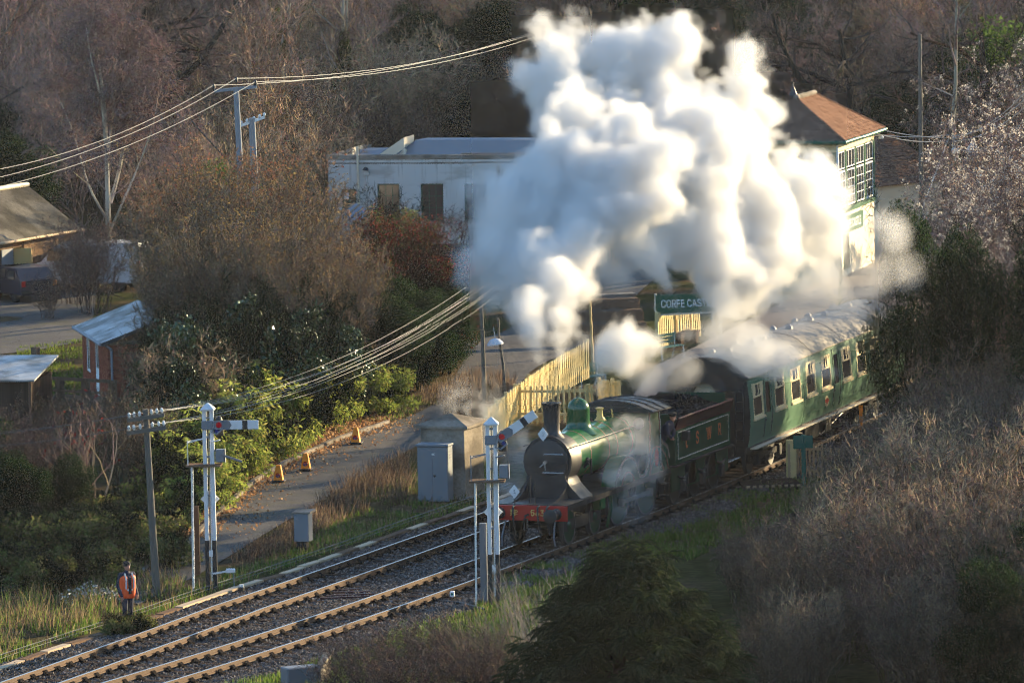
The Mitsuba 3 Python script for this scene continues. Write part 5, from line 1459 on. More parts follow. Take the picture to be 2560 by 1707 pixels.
rb = thing('station_sign', 'green station name board lettered in white on white posts beside the platform fence', 'station sign')
F = frame(pz(1641, 872), -10)
part(rb, 'post', MB().cbox(-.05, .05, -.05, .05, 0, 2.05, .01), 'mat_pale_cream', F)
part(rb, 'post', MB().cbox(2.35, 2.45, -.05, .05, 0, 2.05, .01), 'mat_pale_cream', F)
bd = part(rb, 'board', MB().cbox(0.0, 2.42, -.095, -.052, 1.30, 2.0, .01), 'mat_station_green', F)
part(bd, 'lettering', MB().tm(meshkit.text_mesh('CORFE CASTLE', .30, .012, True), move(0, 0, 0) @ np.diag([.66, 1, 1, 1])), 'mat_white', F @ move(.16, -.097, 1.50) @ XZ)
part(rb, 'trim', MB().box(-.02, 2.44, -.10, -.05, 1.24, 1.298), 'mat_pale_cream', F)
ns = thing('notice_board', 'pale notice board with red lettering lines on posts farther along the platform', 'notice board')
F = frame(at_y(1782, 850, 243.0), -8)
F[2, 3] = PL_Z
part(ns, 'post', MB().cbox(-.04, .04, -.04, .04, 0, 1.4, .01).cbox(1.56, 1.64, -.04, .04, 0, 1.4, .01), 'mat_pale_cream', F)
b = part(ns, 'board', MB().cbox(0, 1.6, -.08, -.041, .85, 1.38, .01), 'mat_pale_cream', F)
part(b, 'print', MB().box(.12, 1.5, -.084, -.0805, 1.08, 1.16).box(.12, 1.5, -.084, -.0805, .93, 1.01), 'mat_orange_red', F)
for i, ((px, py), lb) in enumerate((((1690, 862), 'dark square planter below the middle of the station name board'), ((1727, 856), 'dark square planter below the right end of the station name board'))):
    F = frame(pz(px, py), 15)
    t = thing('planter', lb, 'planter', 'planters on the platform')
    part(t, 'tub', MB().loft([[(-.22, -.22, 0), (.22, -.22, 0), (.22, .22, 0), (-.22, .22, 0)], [(-.28, -.28, .46), (.28, -.28, .46), (.28, .28, .46), (-.28, .28, .46)]]), 'mat_sleeper', F)
    part(t, 'stalk', MB().path([(.0, 0, .4), (.02, 0, .9), (-.02, 0, 1.3)], .04, 5), 'mat_pale_yellow', F)


def bench(F, label):
    t = thing('bench', label, 'bench', 'benches on the platform')
    for i in range(3):
        part(t, 'seat_slat', MB().cbox(0, 1.5, -.42 + i * .13, -.31 + i * .13, .43, .46, .006), 'mat_teal', F)
    for i in range(3):
        part(t, 'back_slat', MB().box(0, 1.5, .0, .03, .56 + i * .12, .65 + i * .12), 'mat_teal', F)
    for x in (.08, 1.42):
        part(t, 'leg', MB().path([(x, -.42, 0), (x, -.38, .42), (x, 0, .42), (x, .03, .92)], .025, 6).path([(x, .12, 0), (x, -.0, .42)], .025, 6), 'mat_insulator', F)


bench(frame(pz(1628, 900), -52), 'green slatted bench on the platform left of the planters')
bench(frame(at(1430, 975, -.1), -50), 'green slatted bench half hidden by the steam beside the yellow fence')
for (px, py, yy, hh), lb in (((1480, 840, 236.0, 2.75), 'cream lamp post with a green lantern below the stepped garden'), ((1262, 960, 228.0, 2.35), 'curved street lamp with a white shade beyond the yellow fence')):
    t = thing('street_lamp', lb, 'street lamp')
    q = at_y(px, py, yy)
    F = frame((q[0], q[1], GZ), 0)
    if px > 1400:
        part(t, 'post', MB().path([(0, 0, 0), (0, 0, hh)], [.06, .045], 8), 'mat_pale_yellow', F @ rot([0, 1, 0], -1.5), 40)
        part(t, 'lantern', MB().loft([[(-.07, -.07, hh), (.07, -.07, hh), (.07, .07, hh), (-.07, .07, hh)], [(-.12, -.12, hh + .3), (.12, -.12, hh + .3), (.12, .12, hh + .3), (-.12, .12, hh + .3)], [(-.02, -.02, hh + .45), (.02, -.02, hh + .45), (.02, .02, hh + .45), (-.02, .02, hh + .45)]]), 'mat_teal', F @ rot([0, 1, 0], -1.5))
    else:
        part(t, 'post', MB().path([(0, 0, 0), (-.05, 0, 1.2), (-.18, 0, 2.2), (-.22, 0, 2.9)], [.06, .05, .04, .04], 8), 'mat_pole_wood', F, 40)
        part(t, 'shade', MB().lathe([(0, .0), (.30, 0), (.29, .05), (.18, .18), (.05, .22), (0, .22)], 18), 'mat_white', F @ move(-.32, -.05, 1.95) @ rot([0, 1, 0], -8), 40)
        part(t, 'stay', MB().rod((-.32, -.05, 2.15), (-.36, -.05, 2.55), .015), 'mat_white', F)
# terraced garden bank behind the platform
tg = thing('retaining_wall', 'stepped brown retaining wall with a pale upper ledge beyond the platform', 'wall')
F = frame(at_y(1440, 815, 246.0), -12)
F[2, 3] = GZ
for i in range(4):
    part(tg, 'course', MB().cbox(-.5, 2.9, i * .5, i * .5 + .52, i * .42, i * .42 + .40, .02), 'mat_timber', F)
part(tg, 'coping', MB().cbox(-.5, 2.9, 2.0, 2.6, 1.69, 1.80, .02), 'mat_concrete', F)
fence('picket_fence', 'weathered grey-brown paling fence above the stepped wall, half lost in the steam', [tuple((F @ np.array([0.2, 5.2, 2.0, 1]))[:3]), tuple((F @ np.array([3.4, 7.0, 2.2, 1]))[:3])], 1.3, .17, .08, 'mat_tan_fence')
pg = thing('signal_post', 'green and white steel post with pale stays standing before the signal box', 'railway signal')
b = at_y(2100, 790, 250.0)
F = frame((b[0], b[1], PL_Z - .5), 0)
part(pg, 'post', MB().cbox(-.07, .07, -.07, .07, 0, 1.9, .01), 'mat_teal', F)
part(pg, 'upper_post', MB().cbox(-.06, .06, -.06, .06, 1.902, 4.6, .01), 'mat_pale_cream', F)
part(pg, 'stay', MB().rod((-.05, 0, .6), (-1.1, .4, 2.1), .025).rod((-.05, 0, .5), (-1.3, .6, 1.7), .025), 'mat_pale_yellow', F)

# ------------------------------------------------------------------ parked van and car
def vehicle(name, label, cat, F, prof, W, glass_side, paint, wheels, roof_z, belt_z, lamps):
    t = thing(name, label, cat)
    pr = np.array(prof, float)
    rings = []
    for k, (wf, inset) in enumerate(((-1, .06), (-.96, 0), (.96, 0), (1, .06))):
        c = pr.mean(0)
        q = c + (pr - c) * (1 - inset)
        tum = np.where(q[:, 1] > belt_z, (q[:, 1] - belt_z) / (roof_z - belt_z) * .12, 0)
        rings.append(np.stack([wf * W / 2 * (1 - tum), q[:, 0], q[:, 1]], 1))
    part(t, 'body', MB().loft(rings), paint, F, 35)
    for y0, y1, z0, z1 in glass_side:
        for s in (-1, 1):
            k0 = (z0 - belt_z) / (roof_z - belt_z) * .12
            k1 = (z1 - belt_z) / (roof_z - belt_z) * .12
            part(t, 'window', MB().loft([[(s * (W / 2 * (1 - k0)) + s * .012, y0, z0), (s * (W / 2 * (1 - k1)) + s * .012, y0 + .1, z1)], [(s * (W / 2 * (1 - k0)) + s * .012, y1, z0), (s * (W / 2 * (1 - k1)) + s * .012, y1 - .08, z1)]], close=False, caps=False), 'mat_dark_glass', F)
    for y in wheels:
        for s in (-1, 1):
            w = part(t, 'wheel', MB().lathe([(.2, -.11), (.31, -.1), (.33, -.06), (.33, .06), (.31, .1), (.2, .11), (.2, -.11)], 24, move(s * (W / 2 - .12), y, .33) @ rot([0, 1, 0], 90)), 'mat_tyre', F, 40)
            part(w, 'rim', MB().lathe([(0, -.08), (.2, -.09), (.2, .09), (0, .08)], 16, move(s * (W / 2 - .12), y, .33) @ rot([0, 1, 0], 90)), 'mat_steel', F, 40)
    for nm, mt, x, y, z0, z1 in lamps:
        part(t, nm, MB().cbox(x - .09, x + .09, y - .04, y + .04, z0, z1, .015), mt, F)
    part(t, 'bumper', MB().cbox(-W / 2 * .94, W / 2 * .94, -.06, .06, .38, .55, .02), 'mat_paint_black', F)
    return t


Fv = frame(at(118, 722, GZ), -72)
vehicle('van', 'white panel van parked behind the bare branches next to the barn', 'van', Fv @ move(0, -4.6, 0), [(0, .35), (0, 1.9), (.12, 2.08), (3.4, 2.1), (3.9, 1.9), (4.5, 1.25), (5.2, 1.05), (5.35, .8), (5.35, .35)], 1.9, [(3.15, 4.2, 1.3, 1.82)], 'mat_van_white', (.9, 4.4), 2.1, 1.2, [('tail_lamp', 'mat_lamp_red', -.85, -.0, 1.0, 1.3), ('tail_lamp', 'mat_lamp_red', .85, -.0, 1.0, 1.3)])
Fc = frame(at(98, 757, GZ), -30)
vehicle('car', 'dark blue hatchback parked in front of the white van', 'car', Fc, [(0, .35), (-.03, .95), (.15, 1.05), (.55, 1.46), (2.2, 1.5), (3.0, 1.02), (4.0, .85), (4.15, .6), (4.12, .32)], 1.72, [(.6, 1.35, .98, 1.36), (1.42, 2.3, .98, 1.38)], 'mat_car_blue', (.75, 3.3), 1.5, .95, [('tail_lamp', 'mat_lamp_red', -.72, .0, .7, .95), ('tail_lamp', 'mat_lamp_amber', .72, .0, .7, .95)])
Fc2 = frame(at(-38, 752, GZ), -30)
vehicle('car', 'dark maroon estate car at the left edge beside the dark blue hatchback', 'car', Fc2, [(0, .35), (-.03, 1.0), (.1, 1.1), (.3, 1.45), (2.4, 1.5), (3.1, 1.04), (4.1, .9), (4.3, .6), (4.25, .32)], 1.74, [(.45, 1.25, 1.0, 1.38), (1.32, 2.4, 1.0, 1.39)], 'mat_car_dark', (.8, 3.45), 1.5, .98, [('tail_lamp', 'mat_lamp_red', -.74, .0, .75, 1.1), ('tail_lamp', 'mat_lamp_red', .74, .0, .75, 1.1)])
# ------------------------------------------------------------------ plants: generators
def unit(v):
    return v / (np.linalg.norm(v, axis=-1, keepdims=True) + 1e-12)


def tubes(P, R, n):
    """Many tapered tubes at once: P (N, K, 3), R (N, K)."""
    N, K, _ = P.shape
    t = unit(np.gradient(P, axis=1))
    ref = np.where(np.abs(t[..., 2:]) < .9, [0, 0, 1.0], [1.0, 0, 0])
    a = unit(np.cross(t, ref))
    b = np.cross(t, a)
    w = np.arange(n) * 2 * np.pi / n
    v = P[:, :, None] + R[:, :, None, None] * (np.cos(w)[:, None] * a[:, :, None] + np.sin(w)[:, None] * b[:, :, None])
    i, j = np.meshgrid(np.arange(K - 1), np.arange(n), indexing='ij')
    q = np.stack([i * n + j, i * n + (j + 1) % n, (i + 1) * n + (j + 1) % n, (i + 1) * n + j], -1).reshape(-1, 4)
    f = np.vstack([q[:, [0, 2, 1]], q[:, [0, 3, 2]]])
    return v.reshape(-1, 3), (f[None] + (np.arange(N) * K * n)[:, None, None]).reshape(-1, 3)


def spikes(A, B, r):
    """Thin three-sided twigs from A to B."""
    d = unit(B - A)
    ref = np.where(np.abs(d[:, 2:]) < .9, [0, 0, 1.0], [1.0, 0, 0])
    a = unit(np.cross(d, ref))
    b = np.cross(d, a)
    r = np.broadcast_to(np.asarray(r, float), (len(A),))[:, None]
    v = np.stack([A + r * a, A + r * (-.5 * a + .87 * b), A + r * (-.5 * a - .87 * b), B], 1)
    f = np.array([[0, 1, 3], [1, 2, 3], [2, 0, 3]])
    return v.reshape(-1, 3), (f[None] + (np.arange(len(A)) * 4)[:, None, None]).reshape(-1, 3)


def kids(rng, P, R, m, t0, t1, ang, length, up, jit, K, rr, tip=.35):
    """m side shoots on every polyline of P: they leave at the angle ang and bend by up (towards the sky, or down if negative)."""
    N, KP, _ = P.shape
    t = t0 + (t1 - t0) * (np.arange(m)[None] + rng.random((N, m))) / m
    x = t * (KP - 1)
    i = np.minimum(x.astype(int), KP - 2)
    w = (x - i)[..., None]
    n = np.arange(N)[:, None]
    o = P[n, i] * (1 - w) + P[n, i + 1] * w
    d = unit(P[n, i + 1] - P[n, i])
    r0 = R[n, i] * (1 - w[..., 0]) + R[n, i + 1] * w[..., 0]
    s = unit(np.cross(d, rng.normal(size=d.shape)))
    a = np.radians(ang * (.65 + .7 * rng.random((N, m, 1))))
    e = d * np.cos(a) + s * np.sin(a)
    Ls = (length * (1 - .45 * t) * (.6 + .8 * rng.random((N, m))))[..., None]
    pts = [o]
    for k in range(K - 1):
        e = unit(e + np.array([0, 0, up]) / (K - 1) + jit * rng.normal(size=e.shape))
        pts.append(pts[-1] + e * Ls / (K - 1))
    Q = np.stack(pts, 2).reshape(N * m, K, 3)
    q0 = np.minimum(rr * (.7 + .6 * rng.random((N, m))), r0 * .8).reshape(-1, 1)
    return Q, q0 * np.linspace(1, tip, K)[None]


def tint(n, col, var, rng):
    c = np.asarray(col) * (1 + var * rng.normal(size=(n, 1)) + .25 * var * rng.normal(size=(n, 3)))
    return np.clip(c, .004, .9)


def leaf_faces(rng, C, size, cols, droop=0.0, aspect=.5, outward=None):
    """Small folded leaves at the points C: each two triangles."""
    n = len(C)
    d = unit(rng.normal(size=(n, 3)) + [0, 0, -droop])
    if outward is not None:
        d = unit(d + outward)
    s = unit(np.cross(d, rng.normal(size=(n, 3))))
    u = np.cross(s, d)
    L = (size * (.6 + .8 * rng.random((n, 1))))
    v = np.stack([C, C + d * L * .5 + s * L * aspect * .5 + u * L * .08, C + d * L, C + d * L * .5 - s * L * aspect * .5 + u * L * .08], 1)
    f = np.array([[0, 1, 2], [0, 2, 3]])
    cols = np.asarray(cols, float)
    c = cols[rng.integers(0, len(cols), n)] * (.65 + .7 * rng.random((n, 1)))
    return v.reshape(-1, 3), (f[None] + (np.arange(n) * 4)[:, None, None]).reshape(-1, 3), np.repeat(np.clip(c, 0.003, .9), 4, 0)


def cloud_points(rng, blobs, n, gap=.0, scale=1.2, shell=.4):
    """Points in a set of ellipsoids (x, y, z, rx, ry, rz), denser towards the skin, with noise-shaped gaps."""
    B = np.asarray(blobs, float)
    w = (B[:, 3] * B[:, 4] * B[:, 5]) ** (2 / 3)
    k = rng.choice(len(B), int(n * 1.9), p=w / w.sum())
    d = unit(rng.normal(size=(len(k), 3)))
    p = B[k, :3] + d * B[k, 3:] * (rng.random((len(k), 1)) ** shell)
    keep = meshkit.fbm(p * scale + 31, 2, 3) > gap
    keep &= p[:, 2] > 0.02
    return p[keep][:n], d[keep][:n]


def two(a, b):
    return (np.vstack([a[0], b[0]]), np.vstack([a[1], b[1] + len(a[0])]))


def woody(seed, stems, lv, cols, twig_r=.012):
    """Branches and twigs grown from the given stems (P, R). lv: a list of (m, t0, t1, angle, length, up, jitter, K, radius, sides); the last one is spikes.
    Returns (branch mesh, colours), (twig mesh, colours), the tips, the twig starts."""
    rng = np.random.default_rng(seed)
    P, R = stems
    mv, mf = tubes(P, R, 7)
    bm, bc = (mv, mf), tint(len(mv) // 7, cols[0], .12, rng).repeat(7, 0)
    tw = None
    for q, (m, t0, t1, ang, ln, up, jit, K, rr, n) in enumerate(lv):
        P, R = kids(rng, P, R, m, t0, t1, ang, ln, up, jit, K, rr)
        last = q == len(lv) - 1
        col = cols[min(q + 1, len(cols) - 1)]
        if not last:
            g = tubes(P, R, n)
            c = tint(len(P), col, .30, rng).repeat(P.shape[1] * n, 0)
            if q < 2:
                bm, bc = two(bm, g), np.vstack([bc, c])
            elif tw is None:
                tw, tc = g, c
            else:
                tw, tc = two(tw, g), np.vstack([tc, c])
        else:
            g = spikes(P[:, 0], P[:, -1], twig_r)
            c = tint(len(P), col, .38, rng).repeat(4, 0)
            tw, tc = (g, c) if tw is None else (two(tw, g), np.vstack([tc, c]))
    return (bm, bc), (tw, tc), P[:, -1], P[:, 0]


def stems_of(rng, n, h, spread, r, K=7, base=.15, lean=0.0, wob=.05):
    a = rng.random(n) * 2 * np.pi
    e = spread * np.sqrt(rng.random(n))
    hh = h * (.7 + .45 * rng.random(n)) if n > 1 else np.array([h])
    t = np.linspace(0, 1, K)
    P = np.zeros((n, K, 3))
    P[:, :, 0] = (base * np.cos(a) * rng.random(n))[:, None] + (e * np.cos(a))[:, None] * t ** 1.3 + lean * t
    P[:, :, 1] = (base * np.sin(a) * rng.random(n))[:, None] + (e * np.sin(a))[:, None] * t ** 1.3
    P[:, :, 2] = hh[:, None] * t
    P[:, 1:, :2] += np.cumsum(rng.normal(0, wob, (n, K - 1, 2)), 1) * (h / 10)
    P[:, 0, 2] -= .25
    return P, (r * (.6 + .6 * rng.random((n, 1)))) * np.linspace(1, .22, K)[None]


def group(name, parts):
    """A shapegroup: parts = {part name: (mesh, colours, bsdf)}."""
    scene['group_' + name] = {'type': 'shapegroup', **{k: mikit.ply(m, b, color=c) for k, (m, c, b) in parts.items()}}


def plant(name, gname, pos, size, deg, label, cat, grp=None):
    k = nkey(name)
    p = np.array([pos[0], pos[1], float(ground_z(pos[0], pos[1])) - .05])
    scene[k] = {'type': 'instance', 'shapes': {'type': 'ref', 'id': 'group_' + gname}, 'to_world': T4(frame(p, deg, size))}
    labels[k] = {'label': label, 'category': cat}
    if grp:
        labels[k]['group'] = grp
    return k


def loose_plant(name, label, cat, parts, pos=None, grp=None, deg=0, size=1.0):
    t = thing(name, label, cat, grp)
    p = None if pos is None else frame(np.array([pos[0], pos[1], float(ground_z(pos[0], pos[1])) - .05]), deg, size)
    for k, (m, c, b) in parts.items():
        part(t, k, m, b, p, color=c)
    return t


# ------------------------------------------------------------------ kinds of plant
BROWN = [(0.173, 0.131, 0.098), (0.21, 0.154, 0.114), (0.26, 0.188, 0.139), (0.309, 0.222, 0.165)]
PURPLE = [(0.173, 0.131, 0.112), (0.204, 0.148, 0.126), (0.253, 0.177, 0.153), (0.303, 0.211, 0.181)]
TAN = [(0.222, 0.171, 0.119), (0.272, 0.199, 0.134), (0.334, 0.239, 0.155), (0.408, 0.291, 0.186)]
DARK = [(.05, .045, .04), (.055, .048, .042), (.07, .055, .048), (.085, .065, .055)]

for gi_, (nm, seed, cols, h, sp) in enumerate((('tree_a', 1, PURPLE, 11, 1.2), ('tree_b', 2, BROWN, 10, 1.6), ('tree_c', 3, TAN, 9, 1.5), ('tree_d', 4, PURPLE, 12, 2.0), ('tree_e', 5, DARK, 11.5, 1.5))):
    rng = np.random.default_rng(seed)
    st = stems_of(rng, 3 if nm in 'tree_b tree_c' else 2, h, sp, .13, 8)
    b, t, _, _ = woody(seed, st, [(9, .22, .95, 42, h * .36, .35, .10, 5, .05, 5), (7, .2, 1, 40, h * .17, .25, .12, 4, .022, 4), (6, .15, 1, 38, h * .085, .2, .16, 3, .017, 3), (3, .1, 1, 40, h * .065, .15, .1, 2, .009, 3)], cols, .019)
    group(nm, {'trunk': (b[0], b[1], 'mat_vertex'), 'twigs': (t[0], t[1], 'mat_vertex')})

# an old oak with heavy dark crooked limbs
rng = np.random.default_rng(21)
st = stems_of(rng, 1, 9, .6, .36, 8, wob=.12)
b, t, _, _ = woody(21, st, [(11, .3, .95, 68, 6.5, .15, .20, 7, .16, 6), (7, .2, 1, 50, 2.6, .3, .2, 5, .045, 4), (8, .15, 1, 45, .95, .2, .2, 3, .016, 3), (5, .1, 1, 45, .5, .1, .1, 2, .009, 3)], [(.035, .03, .028), (.035, .03, .028), (.06, .048, .042), (.10, .075, .065)], .010)
group('oak', {'trunk': (b[0], b[1], 'mat_vertex'), 'twigs': (t[0], t[1], 'mat_vertex')})

# bare shrubs: many stems from the ground
for nm, seed, cols, h, n, sp in (('shrub_a', 31, [(.085, .066, .05), (.105, .08, .058), (.13, .098, .07), (.16, .118, .082)], 3.0, 26, 1.5), ('shrub_b', 32, TAN, 3.0, 24, 1.4), ('shrub_c', 33, [(.075, .056, .05), (.09, .066, .058), (.108, .078, .066), (.13, .09, .075)], 3.0, 26, 1.6)):
    rng = np.random.default_rng(seed)
    st = stems_of(rng, n, h, sp, .022, 6, base=.9, wob=.25)
    b, t, _, _ = woody(seed, st, [(7, .2, 1, 36, h * .34, .3, .12, 4, .014, 4), (6, .12, 1, 40, h * .17, .15, .16, 3, .011, 3), (3, .1, 1, 42, h * .10, .1, .1, 2, .006, 3)], cols, .0115)
    group(nm, {'branches': (b[0], b[1], 'mat_vertex'), 'twigs': (t[0], t[1], 'mat_vertex')})

# tall shrub still holding a few rusty leaves (hazel, hawthorn)
for nm, seed, cols, lc, nl in (('rusty_a', 41, [(.115, .09, .068), (.145, .11, .08), (.18, .132, .092), (.21, .152, .105)], [(.17, .085, .05), (.22, .13, .07), (.15, .10, .06), (.19, .065, .045)], 2800), ('rusty_b', 42, [(.105, .084, .065), (.135, .104, .078), (.17, .128, .094), (.20, .15, .108)], [(.15, .10, .05), (.20, .14, .06), (.12, .09, .04)], 2200)):
    rng = np.random.default_rng(seed)
    h = 6.0
    st = stems_of(rng, 22, h, 2.1, .05, 7, base=1.2, wob=.16)
    b, t, tips, _ = woody(seed, st, [(9, .2, 1, 40, h * .28, .35, .12, 4, .02, 4), (9, .12, 1, 40, h * .115, .2, .16, 3, .010, 3), (4, .1, 1, 40, h * .06, .15, .1, 2, .008, 3)], cols, .0135)
    pick = rng.choice(len(tips), nl, p=(lambda w: w / w.sum())(np.maximum(tips[:, 2] - 2.4, .05) ** 2))
    lv = leaf_faces(rng, tips[pick], .07, lc, .5, .6)
    group(nm, {'branches': (b[0], b[1], 'mat_vertex'), 'twigs': (t[0], t[1], 'mat_vertex'), 'leaves': (lv[:2], lv[2], 'mat_leaf')})


def evergreen(nm, seed, h, w, cols, n, size, gap=.42, core=(.012, .018, .012), mat='mat_leaf', droop=.6, lumps=26, aspect=.5):
    """A dense bush or tree of leaves: lumps piled to height h and width w, over a dark tangle of stems."""
    rng = np.random.default_rng(seed)
    B = []
    for i in range(lumps):
        z = h * (.12 + .78 * rng.random())
        r = w / 2 * math.sqrt(max(.08, 1 - (max(0, z / h - .35) / .68) ** 2))
        a, e = rng.random() * 2 * np.pi, r * math.sqrt(rng.random()) * .8
        k = w * .17 * (.7 + .6 * rng.random())
        B.append((e * math.cos(a), e * math.sin(a), z, k, k, k * .8))
    p, d = cloud_points(rng, B, n, gap, 5.0 / w, .35)
    lv = leaf_faces(rng, p, size, cols, droop, aspect, d * .5)
    st = stems_of(rng, 9, h * .85, w * .33, .05, 6, base=w * .15)
    b, t, _, _ = woody(seed, st, [(8, .15, 1, 45, w * .35, .1, .15, 4, .02, 4), (9, .1, 1, 45, w * .18, .1, .2, 3, .012, 3), (4, .1, 1, 45, w * .09, 0, .1, 2, .01, 3)], [core, core, core], .012)
    group(nm, {'branches': two(b[0], t[0]) and (two(b[0], t[0]), np.vstack([b[1], t[1]]), 'mat_vertex'), 'leaves': (lv[:2], lv[2], mat)})
    return B


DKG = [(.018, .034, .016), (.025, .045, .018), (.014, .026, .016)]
evergreen('holm', 51, 6.0, 5.0, DKG, 26000, .10, .40)
evergreen('conifer', 52, 9.0, 4.2, [(.014, .026, .017), (.02, .034, .018), (.011, .02, .015)], 26000, .13, .40, droop=1.2, aspect=.25, lumps=40)
evergreen('green_bush', 53, 3.0, 3.4, [(.05, .085, .022), (.075, .12, .03), (.035, .06, .02)], 13000, .085, .43)
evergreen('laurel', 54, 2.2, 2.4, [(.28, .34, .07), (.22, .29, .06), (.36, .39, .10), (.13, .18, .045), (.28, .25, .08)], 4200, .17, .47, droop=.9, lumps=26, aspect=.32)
evergreen('ivy', 55, 2.6, 2.2, [(.045, .08, .028), (.075, .115, .04), (.03, .055, .022)], 5200, .085, .46, mat='mat_gloss_leaf', aspect=.85)
evergreen('bramble', 56, 1.1, 2.4, [(.13, .17, .045), (.19, .21, .06), (.09, .12, .04), (.19, .15, .07), (.22, .19, .10)], 5500, .085, .46, lumps=20, aspect=.6)
evergreen('berry', 57, 5.2, 4.6, [(.13, .03, .032), (.10, .045, .03), (.035, .05, .022), (.05, .065, .028), (.15, .028, .03)], 15000, .085, .48, core=(.06, .035, .03))
evergreen('olive', 58, 5.2, 3.0, [(.15, .17, .06), (.11, .13, .05), (.19, .19, .08)], 9000, .09, .42)


# fine straw and grass
def blades(rng, poly, n, h, w, cols, lean=.35, z=None):
    g = sg.Polygon([(p[0], p[1]) for p in poly])
    x0, y0, x1, y1 = g.bounds
    x, y = rng.uniform(x0, x1, n * 4), rng.uniform(y0, y1, n * 4)
    ok = shapely.contains_xy(g, x, y)
    den = meshkit.fbm(np.stack([x * 1.1, y * 1.1, x * 0], -1), 3, 9)
    ok &= den > .36 + .2 * rng.random(len(x))
    x, y = x[ok][:n], y[ok][:n]
    m = len(x)
    c = np.stack([x, y, ground_z(x, y) - .01], -1)
    a = rng.random(m) * 2 * np.pi
    hh = h * (.45 + .9 * rng.random(m))
    tip = c + np.stack([np.cos(a) * lean * hh * rng.random(m), np.sin(a) * lean * hh * rng.random(m), hh], -1)
    a2 = rng.random(m) * 2 * np.pi
    s = np.stack([np.cos(a2), np.sin(a2), 0 * a2], -1) * (w * (.6 + .8 * rng.random(m)))[:, None] / 2
    mid = c * .45 + tip * .55 + [0, 0, 0.0]
    v = np.stack([c - s, c + s, mid + s * .8, tip, mid - s * .8], 1).reshape(-1, 3)
    f = np.array([[0, 1, 2], [0, 2, 4], [4, 2, 3]])
    cols = np.asarray(cols)
    cc = cols[rng.integers(0, len(cols), m)] * (.65 + .7 * rng.random((m, 1)))
    return v, (f[None] + (np.arange(m) * 5)[:, None, None]).reshape(-1, 3), np.repeat(np.clip(cc, .005, .9), 5, 0)


GR = [(.095, .165, .03), (.13, .21, .04), (.07, .125, .025), (.17, .21, .06)]
DRY = [(.27, .20, .11), (.21, .15, .085), (.33, .26, .15), (.15, .11, .07)]
DEAD = [(.095, .065, .055), (.135, .095, .075), (.07, .05, .045), (.20, .15, .10)]
rng = np.random.default_rng(77)
gl_ = []
PX = lambda *q: [at(px, py, GZ) for px, py in q]
verge = PX((-40, 1690), (-40, 1560), (220, 1520), (430, 1490), (620, 1420), (720, 1345), (880, 1255), (1030, 1190), (1230, 1150), (1260, 1195), (1215, 1255), (980, 1330), (700, 1430), (420, 1528), (120, 1620))
gl_.append(blades(rng, verge, 24000, .18, .026, GR))
gl_.append(blades(rng, verge, 6000, .30, .018, DRY))
right_v = PX((1180, 1540), (1250, 1440), (1420, 1400), (1560, 1345), (1760, 1262), (1900, 1215), (2040, 1200), (2060, 1260), (1880, 1330), (1700, 1420), (1560, 1460), (1420, 1500), (1250, 1640), (1000, 1640), (880, 1640), (1010, 1560))
gl_.append(blades(rng, right_v, 42000, .19, .03, GR))
gl_.append(blades(rng, right_v, 3000, .30, .016, DRY))
gl_.append(blades(rng, PX((560, 1720), (700, 1690), (960, 1600), (1080, 1590), (1100, 1720)), 4500, .18, .022, GR))
gl_.append(blades(rng, PX((40, 870), (210, 850), (230, 1010), (60, 1010)), 4000, .14, .03, [(.12, .16, .03), (.09, .13, .025)]))
gl_.append(blades(rng, PX((700, 1030), (1100, 985), (1100, 1010), (860, 1085)), 3000, .16, .022, GR + DRY))
m, c = joined(gl_)
stuff('grass', m, 'mat_leaf', 'short green and straw-coloured grass along the verges of the tracks and the road', 'grass', color=c)
dg = [blades(rng, PX((760, 1330), (800, 1270), (900, 1195), (1020, 1150), (1035, 1250), (880, 1290)), 2600, .60, .018, DEAD, .6),
      blades(rng, PX((560, 1420), (650, 1370), (780, 1290), (880, 1290), (700, 1400)), 2400, .45, .018, DEAD, .7),
      blades(rng, PX((-40, 1540), (200, 1450), (440, 1400), (460, 1490), (300, 1530), (100, 1600), (-40, 1660)), 4200, .42, .020, DRY + DEAD + GR, .7),
      blades(rng, PX((1050, 1000), (1200, 940), (1290, 960), (1230, 1020), (1150, 1060)), 2500, .5, .02, DEAD, .6)]
m, c = joined(dg)
stuff('dry_stalks', m, 'mat_leaf', 'tangle of tall dead brown stalks on the bank between the road and the tracks', 'dead grass', color=c)
# fallen leaves
fl = PX((430, 1290), (520, 1150), (640, 1080), (760, 1050), (900, 1030), (975, 1062), (853, 1103), (720, 1163), (640, 1210), (545, 1295), (500, 1350))
g = sg.Polygon([(p[0], p[1]) for p in fl])
x0, y0, x1, y1 = g.bounds
xx, yy = rng.uniform(x0 - 2, x1 + 2, 40000), rng.uniform(y0, y1, 40000)
ok = shapely.contains_xy(g.buffer(.4), xx, yy) | (shapely.contains_xy(g.buffer(1.6), xx, yy) & (rng.random(40000) < .10))
C = np.stack([xx[ok], yy[ok], ground_z(xx[ok], yy[ok]) + .03 + .05 * rng.random(ok.sum())], -1)
lf = leaf_faces(rng, C, .09, [(.24, .125, .065), (.32, .18, .10), (.15, .08, .045), (.38, .25, .15)], 0, .7)
stuff('fallen_leaves', lf[:2], 'mat_leaf', 'carpet of fallen reddish-brown leaves on the bank above the road kerb', 'leaves', color=lf[2])
# ------------------------------------------------------------------ planting
rng = np.random.default_rng(123)
WOOD = 'leafless brown tree in the dense winter woodland behind the station'
